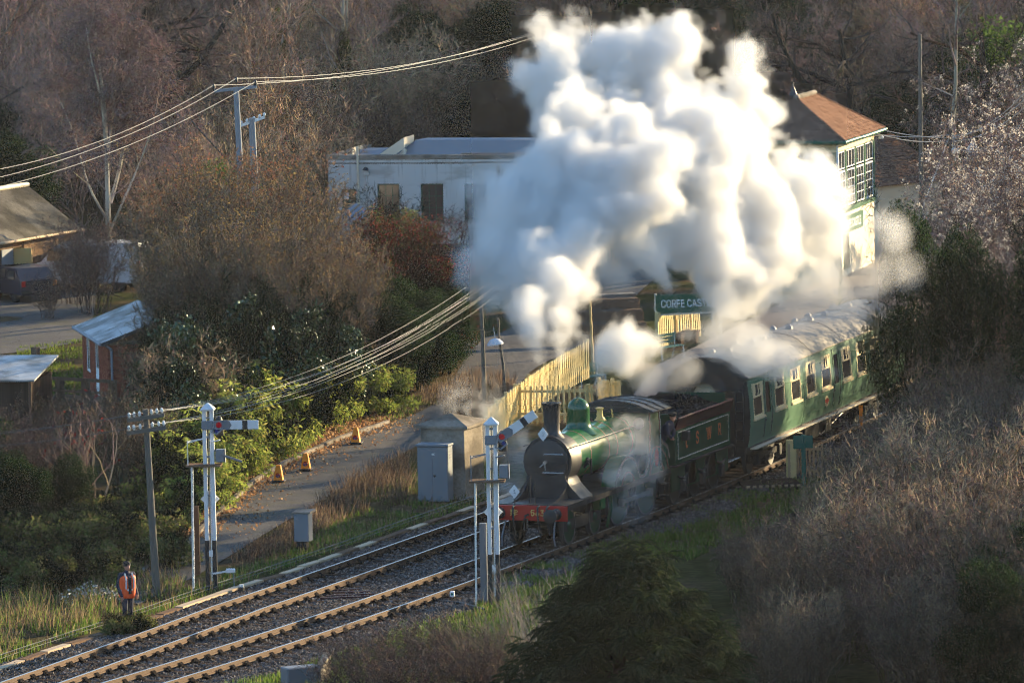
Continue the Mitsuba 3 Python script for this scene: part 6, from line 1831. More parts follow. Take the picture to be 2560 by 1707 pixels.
# the far wood: rows of bare trees on the rising ground
n = 0
for y in np.arange(306, 392, 7.5):
    half = .086 * y + 4
    for x in np.arange(-half, half, 5.0):
        px, py = x + rng.uniform(-1.7, 1.7), y + rng.uniform(-3, 3)
        if py < 312 and -11 < px < 8:
            continue
        k = rng.choice(['tree_a', 'tree_b', 'tree_c', 'tree_d', 'tree_e'], p=[.3, .22, .16, .24, .08] if px < 4 else [.2, .2, .08, .22, .30])
        s = rng.uniform(.72, 1.12)
        plant('bare_tree', k, (px, py), (s, s, s * rng.uniform(.9, 1.1)), rng.uniform(0, 360), WOOD, 'tree', 'bare trees in the far wood')
        n += 1
UNDER = 'tangled bare undergrowth shrub at the foot of the far wood'
for i in range(70):
    y = rng.uniform(302, 330)
    x = rng.uniform(-.085 * y - 2, .085 * y + 2)
    if y < 306 and -10 < x < 7:
        continue
    s = rng.uniform(1.2, 2.0)
    plant('bare_shrub', rng.choice(['shrub_a', 'shrub_b', 'shrub_c']), (x, y), s, rng.uniform(0, 360), UNDER, 'shrub', 'bare shrubs along the front of the far wood')
XY = lambda px, py: at(px, py, GZ)[:2]
AY = lambda px, y: ((px - CX) / FOCAL * y, y)
plant('oak_tree', 'oak', AY(385, 302), 1.15, 40, 'dark gnarled oak with heavy crooked limbs at the upper left of the wood', 'tree')
plant('oak_tree', 'oak', AY(2120, 296), 1.05, 200, 'dark crooked oak behind the steam and the signal box roof', 'tree')
plant('oak_tree', 'oak', AY(2500, 286), 1.1, 120, 'dark spreading oak at the upper right corner of the picture', 'tree')
# tan brush left of the white building
for i, (px, y, s) in enumerate(((520, 300, 1.7), (640, 302, 1.75), (740, 304, 1.7), (830, 309, 1.7), (930, 312, 1.8), (1020, 312, 1.7), (690, 296, 1.4), (780, 298, 1.3), (470, 292, 1.5), (580, 290, 1.3))):
    plant('bare_shrub', 'shrub_b', AY(px, y), s * 1.1, 50 * i, 'pale tan bare bush in the brush left of the white building', 'shrub', 'tan bare bushes behind the white building')


def ivy_trunk(px, y, h, lean, label, seed, ivy=(2.0, 6.0), r=.15):
    rng = np.random.default_rng(seed)
    st = stems_of(rng, 1, h, .5, r, 9, lean=lean, wob=.12)
    b, t, tips, _ = woody(seed, st, [(10, .35, .98, 50, 2.6, .3, .15, 5, .05, 5), (6, .2, 1, 42, 1.1, .2, .15, 4, .02, 4), (7, .15, 1, 40, .6, .15, .15, 2, .011, 3)], [(.26, .24, .20), (.22, .20, .17), (.16, .12, .10)], .011)
    z = rng.uniform(ivy[0], ivy[1], 3200)
    k = np.linspace(0, 1, 9)
    cx = np.interp(z / h, k, st[0][0, :, 0])
    cy = np.interp(z / h, k, st[0][0, :, 1])
    a = rng.random(3200) * 2 * np.pi
    w = (.16 + .30 * rng.random(3200)) * (1.1 - .6 * (z - ivy[0]) / (ivy[1] - ivy[0]))
    C = np.stack([cx + w * np.cos(a), cy + w * np.sin(a), z], -1)
    lv = leaf_faces(rng, C, .10, [(.04, .065, .02), (.07, .095, .03), (.10, .115, .035), (.025, .04, .018)], .6, .8)
    loose_plant('ivy_tree', label, 'tree', {'trunk': (b[0], b[1], 'mat_vertex'), 'twigs': (t[0], t[1], 'mat_vertex'), 'ivy': (lv[:2], lv[2], 'mat_leaf')}, AY(px, y))


ivy_trunk(728, 312, 13.5, -.1, 'slim ivy-clad tree with one pale side limb at the top left of the wood', 61, (5.5, 9.0))
ivy_trunk(775, 313, 14.0, .0, 'straight grey-trunked tree just right of the slim ivy tree', 62, (3.0, 4.0), .2)
ivy_trunk(812, 310, 13.0, 1.3, 'forked leaning tree with ivy round its foot above the power lines', 63, (4.0, 7.5), .14)
ivy_trunk(826, 311, 13.0, 1.7, 'second leaning stem beside the forked ivy tree', 64, (4.0, 6.5), .12)
ivy_trunk(2384, 276, 13.0, .1, 'tall pale-sided tree with ivy hanging on its trunk at the right', 65, (.8, 5.0), .24)
ivy_trunk(1540, 330, 14.0, .3, 'bare pale tree trunk showing above the top of the steam', 66, (2, 3), .15)

# evergreens in and before the wood
for px, y, g, s, lb in ((30, 288, 'holm', 1.05, 'dark glossy evergreen at the left edge above the barn'), (-40, 296, 'holm', 1.3, 'tall dark evergreen cut by the left edge of the picture'),
                        (1090, 318, 'holm', 1.20, 'broad dark evergreen with a sunlit top left of the steam'), (1210, 320, 'holm', 1.2, 'dark evergreen just behind the left side of the steam'),
                        (1690, 322, 'green_bush', 3.2, 'sunlit green bush showing over the top right of the steam'), (1850, 308, 'conifer', 1.35, 'dark blue-green conifer right of the steam top'), (1960, 312, 'conifer', 1.25, 'second dark conifer farther right of the steam top'),
                        (540, 268, 'green_bush', 1.9, 'small green bush beside the foot of the grey poles'), (1160, 306, 'conifer', .62, 'low dark conifer behind the white building roof'),
                        (2440, 288, 'conifer', 1.15, 'dark conifer behind the ivy-hung tree at the right'), (2330, 294, 'holm', 1.4, 'dark evergreen mass behind the poles at the right'), (2530, 298, 'green_bush', 3.0, 'yellow-green bush at the top right corner'),
                        (2420, 268, 'green_bush', 1.2, 'small olive-green bush below the white lamp at the right'), (705, 296, 'ivy', 1.7, 'ivy-covered stump in the brush right of the grey poles'), (1420, 312, 'holm', 1.1, 'dark evergreen behind the thick of the steam')):
    plant('evergreen_tree' if g in ('holm', 'conifer') else 'evergreen_bush', g, AY(px, y), s, px % 360, lb, 'tree' if g in ('holm', 'conifer') else 'bush')

# birch with white stems and a purple haze of twigs
bx0, by0 = XY(276, 722)


def birch_pt(px, py, y=by0):
    return at_y(px, py, y) - np.array([bx0, by0, float(ground_z(bx0, by0)) - .05])


def line(pts, K=9):
    p = np.array([birch_pt(a, b, by0 + dy) for a, b, dy in pts])
    d = np.r_[0, np.cumsum(np.linalg.norm(np.diff(p, axis=0), axis=1))]
    u = np.linspace(0, d[-1], K)
    q = np.stack([np.interp(u, d, p[:, i]) for i in range(3)], 1)
    return ndimage.gaussian_filter1d(q, .7, axis=0, mode='nearest')


BS = [line(((276, 730, 0), (272, 600, 0), (270, 510, 0), (266, 330, -.3), (258, 220, -.5), (243, 140, -.6), (236, 60, -.6))), line(((272, 520, 0), (300, 430, .4), (318, 300, .8), (342, 190, 1.0), (350, 90, 1.1))),
      line(((268, 420, 0), (255, 250, -1), (222, 130, -1.4), (215, 60, -1.4))), line(((274, 560, 0), (220, 470, .6), (185, 330, 1), (140, 230, 1.2))), line(((274, 580, 0), (345, 420, -.6), (390, 300, -.9), (400, 180, -1))), line(((268, 400, 0), (285, 260, 1), (292, 150, 1.2), (290, 60, 1.3)))]
Pb = np.stack(BS)
Rb = np.array([[.16], [.10], [.07], [.06], [.06], [.06]]) * np.linspace(1, .25, 9)[None]
b, t, tips, _ = woody(71, (Pb, Rb), [(11, .3, 1, 45, 2.3, .25, .12, 5, .022, 4), (9, .15, 1, 40, 1.25, -.15, .14, 5, .012, 3), (9, .1, 1, 38, .65, -.45, .15, 3, .008, 3), (3, .1, 1, 35, .5, -.5, .1, 2, .007, 3)], [(.52, .47, .40), (.30, .25, .21), (.17, .12, .11), (.20, .14, .13)], .014)
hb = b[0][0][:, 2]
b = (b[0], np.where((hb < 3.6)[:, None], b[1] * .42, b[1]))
loose_plant('birch_tree', 'silver birch with forked white stems and a fine purple haze of twigs at the left', 'tree', {'trunk': (b[0], b[1], 'mat_vertex'), 'twigs': (t[0], t[1], 'mat_vertex')}, (bx0, by0))
for i, (px, y, s) in enumerate(((420, 285, .62), (120, 296, .75), (200, 292, .7), (330, 296, .7), (60, 300, .8), (480, 282, .5))):
    plant('bare_tree', 'tree_a', AY(px, y), s, 77 * i, 'slender purple-brown bare tree standing round the silver birch', 'tree', 'bare trees round the silver birch')

# the great brown bush in the middle left
for i, (px, py, h, g) in enumerate(((455, 945, 5.2, 'rusty_b'), (520, 900, 6.6, 'rusty_a'), (640, 895, 7.1, 'rusty_a'), (755, 935, 5.7, 'rusty_a'), (850, 1000, 5.2, 'rusty_b'), (590, 1010, 6.4, 'rusty_b'), (710, 1015, 6.4, 'rusty_b'), (470, 1010, 5.2, 'rusty_b'), (815, 1040, 5.2, 'rusty_b'), (470, 870, 5.4, 'rusty_a'), (700, 960, 7.0, 'rusty_b'), (560, 940, 6.9, 'rusty_a'), (610, 950, 7.0, 'rusty_b'), (660, 930, 7.2, 'rusty_a'), (500, 955, 6.0, 'rusty_b'), (770, 985, 5.4, 'rusty_a'), (540, 1000, 5.8, 'rusty_b'))):
    plant('hawthorn_bush', g, XY(px, py), h / 6.0 * .92, 61 * i, 'tall brown hawthorn with rusty leaves on top, in the thicket left of the white building', 'bush', 'hawthorns in the great brown thicket')
for i, (px, py, s) in enumerate(((700, 1010, 1.5), (770, 1030, 1.35), (640, 1040, 1.2), (800, 1060, 1.3), (560, 1090, 1.1), (740, 1090, 1.2), (420, 1060, .9), (500, 1060, 1.1), (860, 1050, 1.1), (440, 1110, 1.3), (500, 1130, 1.4), (560, 1120, 1.3), (390, 1130, 1.0), (620, 1090, 1.5), (430, 1190, 1.2), (680, 1075, 1.3))):
    plant('ivy_bush', 'ivy', XY(px, py), (s, s, s * 1.35), 40 * i, 'glossy ivy climbing through the lower side of the brown thicket', 'bush', 'ivy in the brown thicket')
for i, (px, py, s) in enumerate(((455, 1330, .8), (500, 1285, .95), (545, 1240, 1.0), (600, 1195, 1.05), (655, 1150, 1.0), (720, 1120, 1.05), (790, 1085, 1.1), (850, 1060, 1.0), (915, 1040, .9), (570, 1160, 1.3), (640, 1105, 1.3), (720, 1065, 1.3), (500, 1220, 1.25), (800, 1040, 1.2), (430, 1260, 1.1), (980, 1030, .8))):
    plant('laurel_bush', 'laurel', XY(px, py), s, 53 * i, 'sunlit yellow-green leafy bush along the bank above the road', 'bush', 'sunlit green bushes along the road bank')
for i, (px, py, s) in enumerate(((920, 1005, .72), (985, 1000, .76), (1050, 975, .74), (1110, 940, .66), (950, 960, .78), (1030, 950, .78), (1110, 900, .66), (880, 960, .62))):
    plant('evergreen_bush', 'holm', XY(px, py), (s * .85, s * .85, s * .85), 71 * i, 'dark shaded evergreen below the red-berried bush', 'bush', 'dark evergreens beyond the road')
plant('berry_bush', 'berry', XY(965, 900), 1.12, 10, 'bush full of dull red berries in front of the white building', 'bush')
plant('berry_bush', 'berry', XY(1090, 890), 1.05, 140, 'second red-berried bush nearer the steam', 'bush')
plant('olive_bush', 'olive', XY(985, 860), 1.14, 0, 'pale olive-green bush showing above the red berries', 'bush')
# left foreground shade
for i, (px, py, s, g) in enumerate(((40, 1230, .75, 'shrub_c'), (150, 1220, .75, 'shrub_c'), (300, 1150, .62, 'shrub_c'), (110, 1110, .5, 'shrub_a'), (230, 1130, .6, 'shrub_a'), (395, 1170, .8, 'shrub_a'), (10, 1290, .9, 'shrub_c'), (120, 1290, .8, 'shrub_c'), (330, 1240, .9, 'shrub_a'), (440, 1110, 1.0, 'shrub_a'), (470, 1150, 1.1, 'shrub_b'))):
    plant('bare_shrub', g, XY(px, py), s, 83 * i, 'dark tangled bare shrub in the shade at the left below the brick shed', 'shrub', 'shaded bare shrubs at the left')
for i, (px, py, s) in enumerate(((-20, 1330, .5), (60, 1340, .42), (-60, 1260, .55), (170, 1320, .4))):
    plant('evergreen_bush', 'holm', XY(px, py), s, 31 * i, 'dark evergreen bush in the shade at the left edge', 'bush', 'dark evergreens at the left edge')
for i, (px, py, s) in enumerate(((60, 1390, 1.0), (140, 1410, 1.1), (220, 1380, 1.1), (300, 1400, 1.1), (380, 1370, 1.0), (20, 1460, 1.0), (110, 1480, .9), (210, 1460, 1.0), (320, 1330, 1.0), (250, 1320, .9), (420, 1420, .8), (-20, 1400, 1.1), (280, 1470, .7), (300, 1592, .5), (345, 1590, .5))):
    plant('bramble_bush', 'bramble', XY(px, py), s, 47 * i, 'low sunlit green and straw bramble clump at the lower left', 'bush', 'bramble clumps at the lower left')
rng = np.random.default_rng(81)
st = stems_of(rng, 7, 2.6, 1.0, .045, 7, base=.5, wob=.3)
b, t, tips, _ = woody(81, st, [(4, .35, 1, 35, 1.7, .5, .12, 6, .028, 5), (3, .4, 1, 32, .9, .5, .1, 4, .017, 4), (2, .5, 1, 30, .4, .4, .1, 2, .014, 4)], [(.36, .29, .22), (.34, .26, .20), (.30, .20, .16)], .012)
lv = leaf_faces(rng, tips[rng.choice(len(tips), 60)], .16, [(.22, .03, .025), (.15, .03, .03)], .0, .4)
loose_plant('sumac_shrub', 'bare pale-stemmed antler-branched shrub with dark red seed heads at the lower left', 'shrub', {'stems': (b[0], b[1], 'mat_vertex'), 'twigs': (t[0], t[1], 'mat_vertex'), 'seed_heads': (lv[:2], lv[2], 'mat_vertex')}, XY(238, 1300), size=1.0)
# white-seeded weeds by the person
C, d = cloud_points(np.random.default_rng(5), [(-.8, 0, .45, .5, .3, .3), (-.2, .2, .35, .4, .3, .3), (-1.3, -.2, .35, .4, .3, .25)], 260, .3)
lf = leaf_faces(np.random.default_rng(6), C, .06, [(.5, .5, .48), (.4, .38, .35)], 0, .9)
bl = blades(np.random.default_rng(7), [at(px, py, GZ) for px, py in ((190, 1500), (330, 1470), (350, 1530), (210, 1560))], 300, .7, .012, DEAD)
loose_plant('seeding_weed', 'weed clump with white fluffy seed heads beside the person in orange', 'weed', {'seed_heads': (lf[:2], lf[2], 'mat_leaf')}, XY(300, 1515))

# right-hand side: the dark evergreen before the carriage, seed-fluffed climbers, brown scrub
for i, (x, y, sx, sz, lb) in enumerate(((13.25, 205.0, .74, 1.45, 'tall dark evergreen hiding the far end of the carriage'), (14.6, 203.6, .62, 1.32, 'dark evergreen just right of the one that hides the carriage end'))):
    plant('evergreen_tree', 'holm', (x, y), (sx, sx, sz), 67 * i, lb, 'tree')
for nm, seed in (('fluff_a', 91),):
    rng = np.random.default_rng(seed)
    h = 6.0
    st = stems_of(rng, 20, h, 2.0, .035, 7, base=1.2, wob=.3)
    b, t, tips, _ = woody(seed, st, [(9, .2, 1, 45, h * .28, .15, .15, 4, .018, 4), (9, .12, 1, 42, h * .12, .0, .2, 3, .010, 3), (6, .1, 1, 42, h * .06, -.1, .1, 2, .008, 3)], [(.11, .085, .075), (.14, .105, .095), (.19, .14, .125), (.22, .165, .15)], .008)
    w = np.maximum(tips[:, 2] - 2.6, .02) ** 2
    pick = rng.choice(len(tips), 420, p=w / w.sum())
    C = (tips[pick][:, None] + rng.normal(0, .045, (420, 9, 3))).reshape(-1, 3)
    lf = leaf_faces(rng, C, .05, [(.50, .46, .42), (.40, .36, .33), (.56, .53, .50)], 0, .9)
    lf2 = leaf_faces(rng, tips[rng.choice(len(tips), 4500)], .06, [(.15, .10, .085), (.20, .13, .11)], .3, .7)
    mm, ccx = joined([lf, lf2])
    group(nm, {'branches': (b[0], b[1], 'mat_vertex'), 'twigs': (t[0], t[1], 'mat_vertex'), 'seed_heads': (mm, ccx, 'mat_leaf')})
for i, (px, py, s) in enumerate(((2450, 1000, 1.15), (2540, 990, 1.25), (2620, 960, 1.3), (2500, 890, 1.15), (2420, 1060, .95), (2580, 1080, 1.05), (2520, 760, .95))):
    plant('climber_bush', 'fluff_a', XY(px, py), s, 59 * i, 'bare bush hung with white fluffy seed heads at the right edge', 'bush', 'seed-hung bushes at the right edge')
plant('climber_bush', 'fluff_a', AY(2520, 279), 1.35, 15, 'tall pinkish seed-hung bush at the upper right beside the ivy tree', 'bush')
rng = np.random.default_rng(95)
OUT = ((1500, 1600), (1560, 1440), (1750, 1320), (1900, 1260), (2010, 1255), (2125, 1235), (2180, 1110), (2200, 1010), (2350, 900), (2560, 780), (2700, 740))
for i in range(120):
    y = rng.uniform(154, 206)
    xl = np.interp(y, [150, 160, 174, 187, 194, 199, 206], [5.6, 5.8, 5.2, 7.0, 9.0, 10.9, 12.4]) + .6
    x = xl + (.088 * y + 1.5 - xl) * rng.random()
    s = rng.uniform(.7, 1.05) * np.interp(x - xl, [0, 1.5, 5], [.6, .95, 1.2])
    ppx, pps = 1280 + x / y * FOCAL, FOCAL / y
    s = min(s, max(.35, (pps * 24.3 - 731 - np.interp(ppx, *zip(*OUT))) / (4.1 * pps)))
    plant('bare_shrub', rng.choice(['shrub_a', 'shrub_b', 'shrub_c'], p=[.58, .14, .28]), (x, y), s, rng.uniform(0, 360), 'bare brown shrub in the tangled scrub right of the railway', 'shrub', 'bare shrubs right of the railway')
for i, (px, py, s) in enumerate(((2230, 1150, .8), (2330, 1200, 1.0), (2100, 1300, .7), (2420, 1420, .9), (2300, 1560, .8), (2170, 1020, .9))):
    plant('bramble_bush', 'bramble', XY(px, py), s, 37 * i, 'patch of sparse green and yellow leaves in the scrub right of the railway', 'bush', 'leafy patches in the right-hand scrub')
plant('holly_tree', 'holm', (11.75, 153.0), (.64, .64, .68), 20, 'dark evergreen at the lower right corner', 'tree')
plant('holly_tree', 'holm', (12.4, 157.5), (.66, .66, .76), 160, 'second dark evergreen behind the one at the lower right corner', 'tree')
for i, (px, py, s) in enumerate(((195, 760, 1.0), (235, 790, 1.15), (120, 800, .55), (215, 730, .9))):
    plant('bare_shrub', 'shrub_c', XY(px, py), (s * .8, s * .8, s), 29 * i, 'purple-brown bare shrub in front of the white van', 'shrub', 'bare shrubs in front of the white van')


# cypress in the foreground: boughs heaped in a broad cone, each a bunch of drooping sprays
def cypress(pos, h, w, seed):
    rng = np.random.default_rng(seed)
    t = np.linspace(0, 1, 6)
    axis = np.stack([.25 * t, 0 * t, -.17 * t ** 1.6], -1)
    A, B = [], []
    for k in range(1, 6):
        for s in (-1, 1):
            o = axis[k - 1] * .5 + axis[k] * .5
            A.append(o)
            B.append(o + [.07, s * (.085 - .010 * k), -.05 - .010 * k])
    for k in range(5):
        A.append(axis[k])
        B.append(axis[min(5, k + 1)] + [.02, 0, -.02])
    sv, sf = spikes(np.array(A), np.array(B), .015)
    C, O, S = [], [], []
    for i in range(560):
        z = h * (1 - rng.random() ** .62) * .96 + .1
        a = rng.random() * 2 * np.pi
        rad = w / 2 * max(0, 1 - (z / h) ** 1.7) ** .8 * (.48 + .60 * rng.random())
        c = np.array([rad * math.cos(a), rad * math.sin(a), z])
        o = np.array([math.cos(a), math.sin(a), .35 + .6 * (z / h)])
        k = int(rng.integers(26, 44))
        R = .17 + .22 * rng.random()
        q = rng.normal(size=(k, 3))
        q[:, 2] = np.abs(q[:, 2]) * .7
        C.append(c + unit(q) * R * rng.random((k, 1)) ** .4 * [1, 1, .75])
        O.append(unit(q + .7 * o))
        S.append(np.full(k, rng.random()))
    top = np.array([.1, 0, h])
    for c in (top, top + [-.55, .1, -.15], top + [.75, -.1, -.2], top + [.3, .3, -.05]):
        q = unit(rng.normal(size=(40, 3)) + [0, 0, .8])
        C.append(c + q * .3 - [0, 0, .15])
        O.append(q)
        S.append(np.full(40, .9))
    P, O, S = np.vstack(C), unit(np.vstack(O)), np.concatenate(S)
    n = len(P)
    yaw = np.arctan2(O[:, 1], O[:, 0]) + rng.normal(0, .35, n)
    pit = .25 - .9 * O[:, 2] + rng.normal(0, .25, n)
    sc = .5 + .7 * rng.random(n)
    cz, sz, cp, sp = np.cos(yaw), np.sin(yaw), np.cos(pit), np.sin(pit)
    M3 = np.zeros((n, 3, 3))
    M3[:, 0, 0], M3[:, 0, 1], M3[:, 0, 2] = cz * cp, -sz, cz * sp
    M3[:, 1, 0], M3[:, 1, 1], M3[:, 1, 2] = sz * cp, cz, sz * sp
    M3[:, 2, 0], M3[:, 2, 2] = -sp, cp
    v = np.einsum('nij,kj->nki', M3 * sc[:, None, None], sv) + P[:, None]
    f = sf[None] + (np.arange(n) * len(sv))[:, None, None]
    pal = np.array([(.040, .062, .030), (.058, .082, .036), (.085, .105, .05), (.032, .05, .026)])
    tone = 0.85 * pal[np.clip((S * 4 + rng.normal(0, .6, n)).astype(int), 0, 3)] * (.75 + .5 * rng.random((n, 1)))
    st = stems_of(rng, 3, h * .8, .5, .12, 6)
    b, _, _, _ = woody(seed, st, [(16, .05, 1, 75, w * .32, -.2, .15, 4, .04, 4), (10, .2, 1, 45, .8, -.1, .1, 2, .01, 3)], [(.03, .024, .02)] * 3)
    loose_plant('cypress_tree', 'dense dark green cypress with drooping sprays in the foreground', 'tree', {'trunk': (b[0], b[1], 'mat_vertex'), 'foliage': ((v.reshape(-1, 3), f.reshape(-1, 3)), np.repeat(tone, len(sv), 0), 'mat_leaf')}, pos)


cypress((2.6, 151.5), 4.7, 6.2, 99)

# pale upright stems and a low purple bush at the bottom
rng = np.random.default_rng(101)
for (px, py, h, nst, sp, col, lean, lb) in ((1370, 1690, 2.3, 60, .75, (.40, .34, .26), -.15, 'thicket of pale upright bare stems left of the cypress'), (1250, 1740, 1.9, 60, .9, (.30, .23, .16), -.9, 'slanting straw-coloured bare stems left of the pale thicket')):
    st = stems_of(rng, nst, h, sp, .017, 6, base=1.1, lean=lean, wob=.25)
    b, t, _, _ = woody(int(px), st, [(3, .35, 1, 26, .8, .35, .1, 4, .010, 4), (3, .3, 1, 28, .4, .2, .1, 2, .007, 3)], [col, np.array(col) * .9, np.array(col) * .8], .008)
    loose_plant('bare_shrub', lb, 'shrub', {'stems': (b[0], b[1], 'mat_vertex'), 'twigs': (t[0], t[1], 'mat_vertex')}, XY(px, py))
for i, (px, py, s) in enumerate(((930, 1745, .62), (1040, 1735, .66), (1130, 1700, .55), (1010, 1800, .7), (880, 1780, .55), (1180, 1760, .6))):
    plant('bare_shrub', 'shrub_c', XY(px, py), (s * 1.1, s * 1.1, s * .85), 91 * i, 'low dark purple-brown twiggy bush at the bottom edge', 'shrub', 'purple-brown bushes at the bottom edge')
# tall trees out of the picture on the right, whose shade lies over the locomotive
rng = np.random.default_rng(111)
for i, (x, y, s) in enumerate(((18.4, 197.0, 1.40), (18.2, 200.2, 1.42), (18.6, 203.4, 1.44), (18.3, 206.6, 1.42), (18.8, 209.4, 1.36), (21.5, 204.0, 1.3), (21.8, 199.0, 1.3), (24.5, 188, 1.4), (25, 193, 1.4), (25, 198, 1.6), (24.5, 203, 1.7), (25, 208, 1.7), (25.5, 212.5, 1.6), (29, 196, 1.8), (29, 203, 1.9), (29.5, 210, 1.8))):
    plant('roadside_tree', 'holm', (x, y), (s * .78, s * .78, s), 45 * i, 'tree beyond the right edge of the picture', 'tree', 'trees beyond the right edge')
# ------------------------------------------------------------------ steam
def fractal(shape, cells, octaves, seed, ridged=False, gain=.55):
    """Smooth noise on a grid, about 0..1, from zoomed random lattices; cells = lattice cells along each axis at the first octave."""
    rng = np.random.default_rng(seed)
    out, amp, tot = np.zeros(shape, np.float32), 1.0, 0.0
    for o in range(octaves):
        n = [max(2, int(c * 2 ** o)) + 2 for c in cells]
        g = rng.random(n).astype(np.float32)
        z = ndimage.zoom(g, [s / (k - 1.0) for s, k in zip(shape, n)], order=2 if o < 2 else 1, mode='nearest', prefilter=o < 2)[:shape[0], :shape[1], :shape[2]]
        z = np.pad(z, [(0, s - t) for s, t in zip(shape, z.shape)], mode='edge')
        if ridged:
            z = 1 - np.abs(2 * z - 1)
        out += amp * z
        tot += amp
        amp *= gain
    return out / tot


def steam(name, lo, hi, vox, blobs, sigma, label, seed, Mx=None, disp=.5, soft=.3, billow=14, wisps=(), cell=1.4, fade=.25, smear=(1.5, 1, 1.5), slab=99.0, warp=.25):
    """A steam cloud in the box lo..hi (in the frame Mx): balls (x, y, z, r, weight) with smaller balls billowing from them, roughened by noise."""
    lo, hi = np.array(lo, float), np.array(hi, float)
    n = np.maximum(4, np.round((hi - lo) / np.array(vox)).astype(int))
    ax = [lo[i] + (hi[i] - lo[i]) * (np.arange(n[i]) + .5) / n[i] for i in range(3)]
    rng = np.random.default_rng(seed)
    B = [np.r_[b, b[3]] for b in blobs]
    for b in list(B):
        if b[3] < .28:
            continue
        for _ in range(billow):
            d = unit(rng.normal(size=3) + [.15, -.1, .35])
            B.append(np.r_[b[:3] + d * b[3] * (.75 + .25 * rng.random()), b[3] * (.22 + .28 * rng.random()), b[4], b[3]])
    f = np.full(n, -9.0, np.float32)                          # how deep inside the nearest ball
    wt = np.zeros(n, np.float32)
    rad = np.full(n, .3, np.float32)
    for x, y, z, r, w, r_of in B:
        R = r + disp + soft + .3
        s = [slice(*np.searchsorted(ax[i], (c - R, c + R))) for i, c in enumerate((x, y, z))]
        dd = np.sqrt((ax[0][s[0]][:, None, None] - x) ** 2 + (ax[1][s[1]][None, :, None] - y) ** 2 + (ax[2][s[2]][None, None] - z) ** 2)
        q = (r - dd).astype(np.float32)
        old = f[s[0], s[1], s[2]]
        take = q > old
        f[s[0], s[1], s[2]] = np.where(take, q, old)
        wt[s[0], s[1], s[2]] = np.where(take, w, wt[s[0], s[1], s[2]])
        rad[s[0], s[1], s[2]] = np.where(take, r_of, rad[s[0], s[1], s[2]])
    size = hi - lo
    W = [warp * (2.4 * fractal(tuple(n), size / (cell * 1.1), 3, seed + 10 + q, gain=.62) - 1.2) / (size[q] / n[q]) for q in range(3)]
    low = np.clip((ax[2] - lo[2] - .6) / 3.5, .12, 1).astype(np.float32) if warp > .5 else np.ones(n[2], np.float32)
    W = [w * low for w in W]
    G = np.meshgrid(*[np.arange(k, dtype=np.float32) for k in n], indexing='ij')
    f, wt, rad = (ndimage.map_coordinates(a, [g + w for g, w in zip(G, W)], order=1, mode='nearest') for a in (f, wt, rad))
    e = fractal(tuple(n), size / cell, 5, seed + 1, gain=.66)
    e2 = fractal(tuple(n), size / (cell * .5), 3, seed + 2, True)
    rad = ndimage.gaussian_filter(rad, 2.0)
    fs = ndimage.gaussian_filter(f, smear)
    k = np.clip((rad - .35) / .6, 0, 1)
    f = f * (1 - k) + fs * k
    f = f + disp * np.clip(rad / 1.05, .10, 1.15) * ((e - .46) * 2.5 + (e2 - .52) * 1.0)
    wt = ndimage.gaussian_filter(wt, 1.5)
    e3 = fractal(tuple(n), size / (cell * .22), 3, seed + 5, True, gain=.7)
    f = f - disp * .6 * np.clip(rad / 1.05, .2, 1.0) * (e3 - .45) * np.clip(1.2 - f / (disp * 1.2), 0, 1)
    den = np.clip(f / soft, 0, 1) ** 1.3 * wt
    for x, y, z, r, w in wisps:                               # thin veils: noise filaments in a soft ball
        dd = ((ax[0][:, None, None] - x) ** 2 + (ax[1][None, :, None] - y) ** 2 + (ax[2][None, None] - z) ** 2) / r ** 2
        den = np.maximum(den, (w * np.clip(1 - dd, 0, 1) * np.clip((e * .55 + e2 * .45 - .50) * 5.5, 0, 1)).astype(np.float32))
    edge = [np.clip(np.minimum(a - lo[i], hi[i] - a) / fade, 0, 1) for i, a in enumerate(ax)]
    den = den * edge[0][:, None, None] * edge[1][None, :, None] * edge[2][None, None]
    Mx = np.eye(4) if Mx is None else Mx
    lab, k = ndimage.label(den > .02)
    if k > 1:                                               # no stray crumbs
        cnt = np.bincount(lab.ravel())
        den = np.where((lab > 0) & (cnt[lab] < .004 * cnt[1:].max()), 0, den)
    # cut into upright columns, each trimmed to the steam in it, so that the clear air around costs nothing; thin gaps keep their faces apart
    st = [max(1, int(round(slab / vox[q]))) for q in (0, 1)]
    gap = .028
    cs = size / n
    for xa in range(0, n[0], st[0]):
        for ya in range(0, n[1], st[1]):
            g = den[xa:xa + st[0], ya:ya + st[1]]
            on = [np.nonzero((g > .003).any(axis=tuple(k for k in range(3) if k != q)))[0] for q in range(3)]
            if not len(on[0]):
                continue
            i0 = [max(0, o[0] - 1) for o in on]
            i1 = [min(g.shape[q], on[q][-1] + 2) for q in range(3)]
            g = np.where(g > .003, g, 0)[i0[0]:i1[0], i0[1]:i1[1], i0[2]:i1[2]]
            grid = np.ascontiguousarray(g.transpose(2, 1, 0)[..., None].astype(np.float32)) * sigma
            p0 = lo + (np.array([xa, ya, 0]) + i0) * cs
            sz = np.array(g.shape) * cs
            key = name if name not in scene else nkey(name + '__column')
            scene[key + '_medium'] = {'type': 'heterogeneous', 'albedo': .94, 'sigma_t': {'type': 'gridvolume', 'grid': mi.VolumeGrid(grid), 'to_world': T4(Mx @ move(*p0) @ np.diag([*sz, 1.0])), 'filter_type': 'trilinear', 'wrap_mode': 'clamp'}}
            sb_ = sz - [gap, gap, 0]
            scene[key] = {'type': 'cube', 'to_world': T4(Mx @ move(*(p0 + sz / 2)) @ np.diag([*(sb_ / 2), 1.0])), 'bsdf': {'type': 'null'}, 'interior': {'type': 'ref', 'id': key + '_medium'}, 'exterior': {'type': 'ref', 'id': 'haze_medium'}}
    labels[name] = {'kind': 'stuff', 'label': label, 'category': 'steam'}


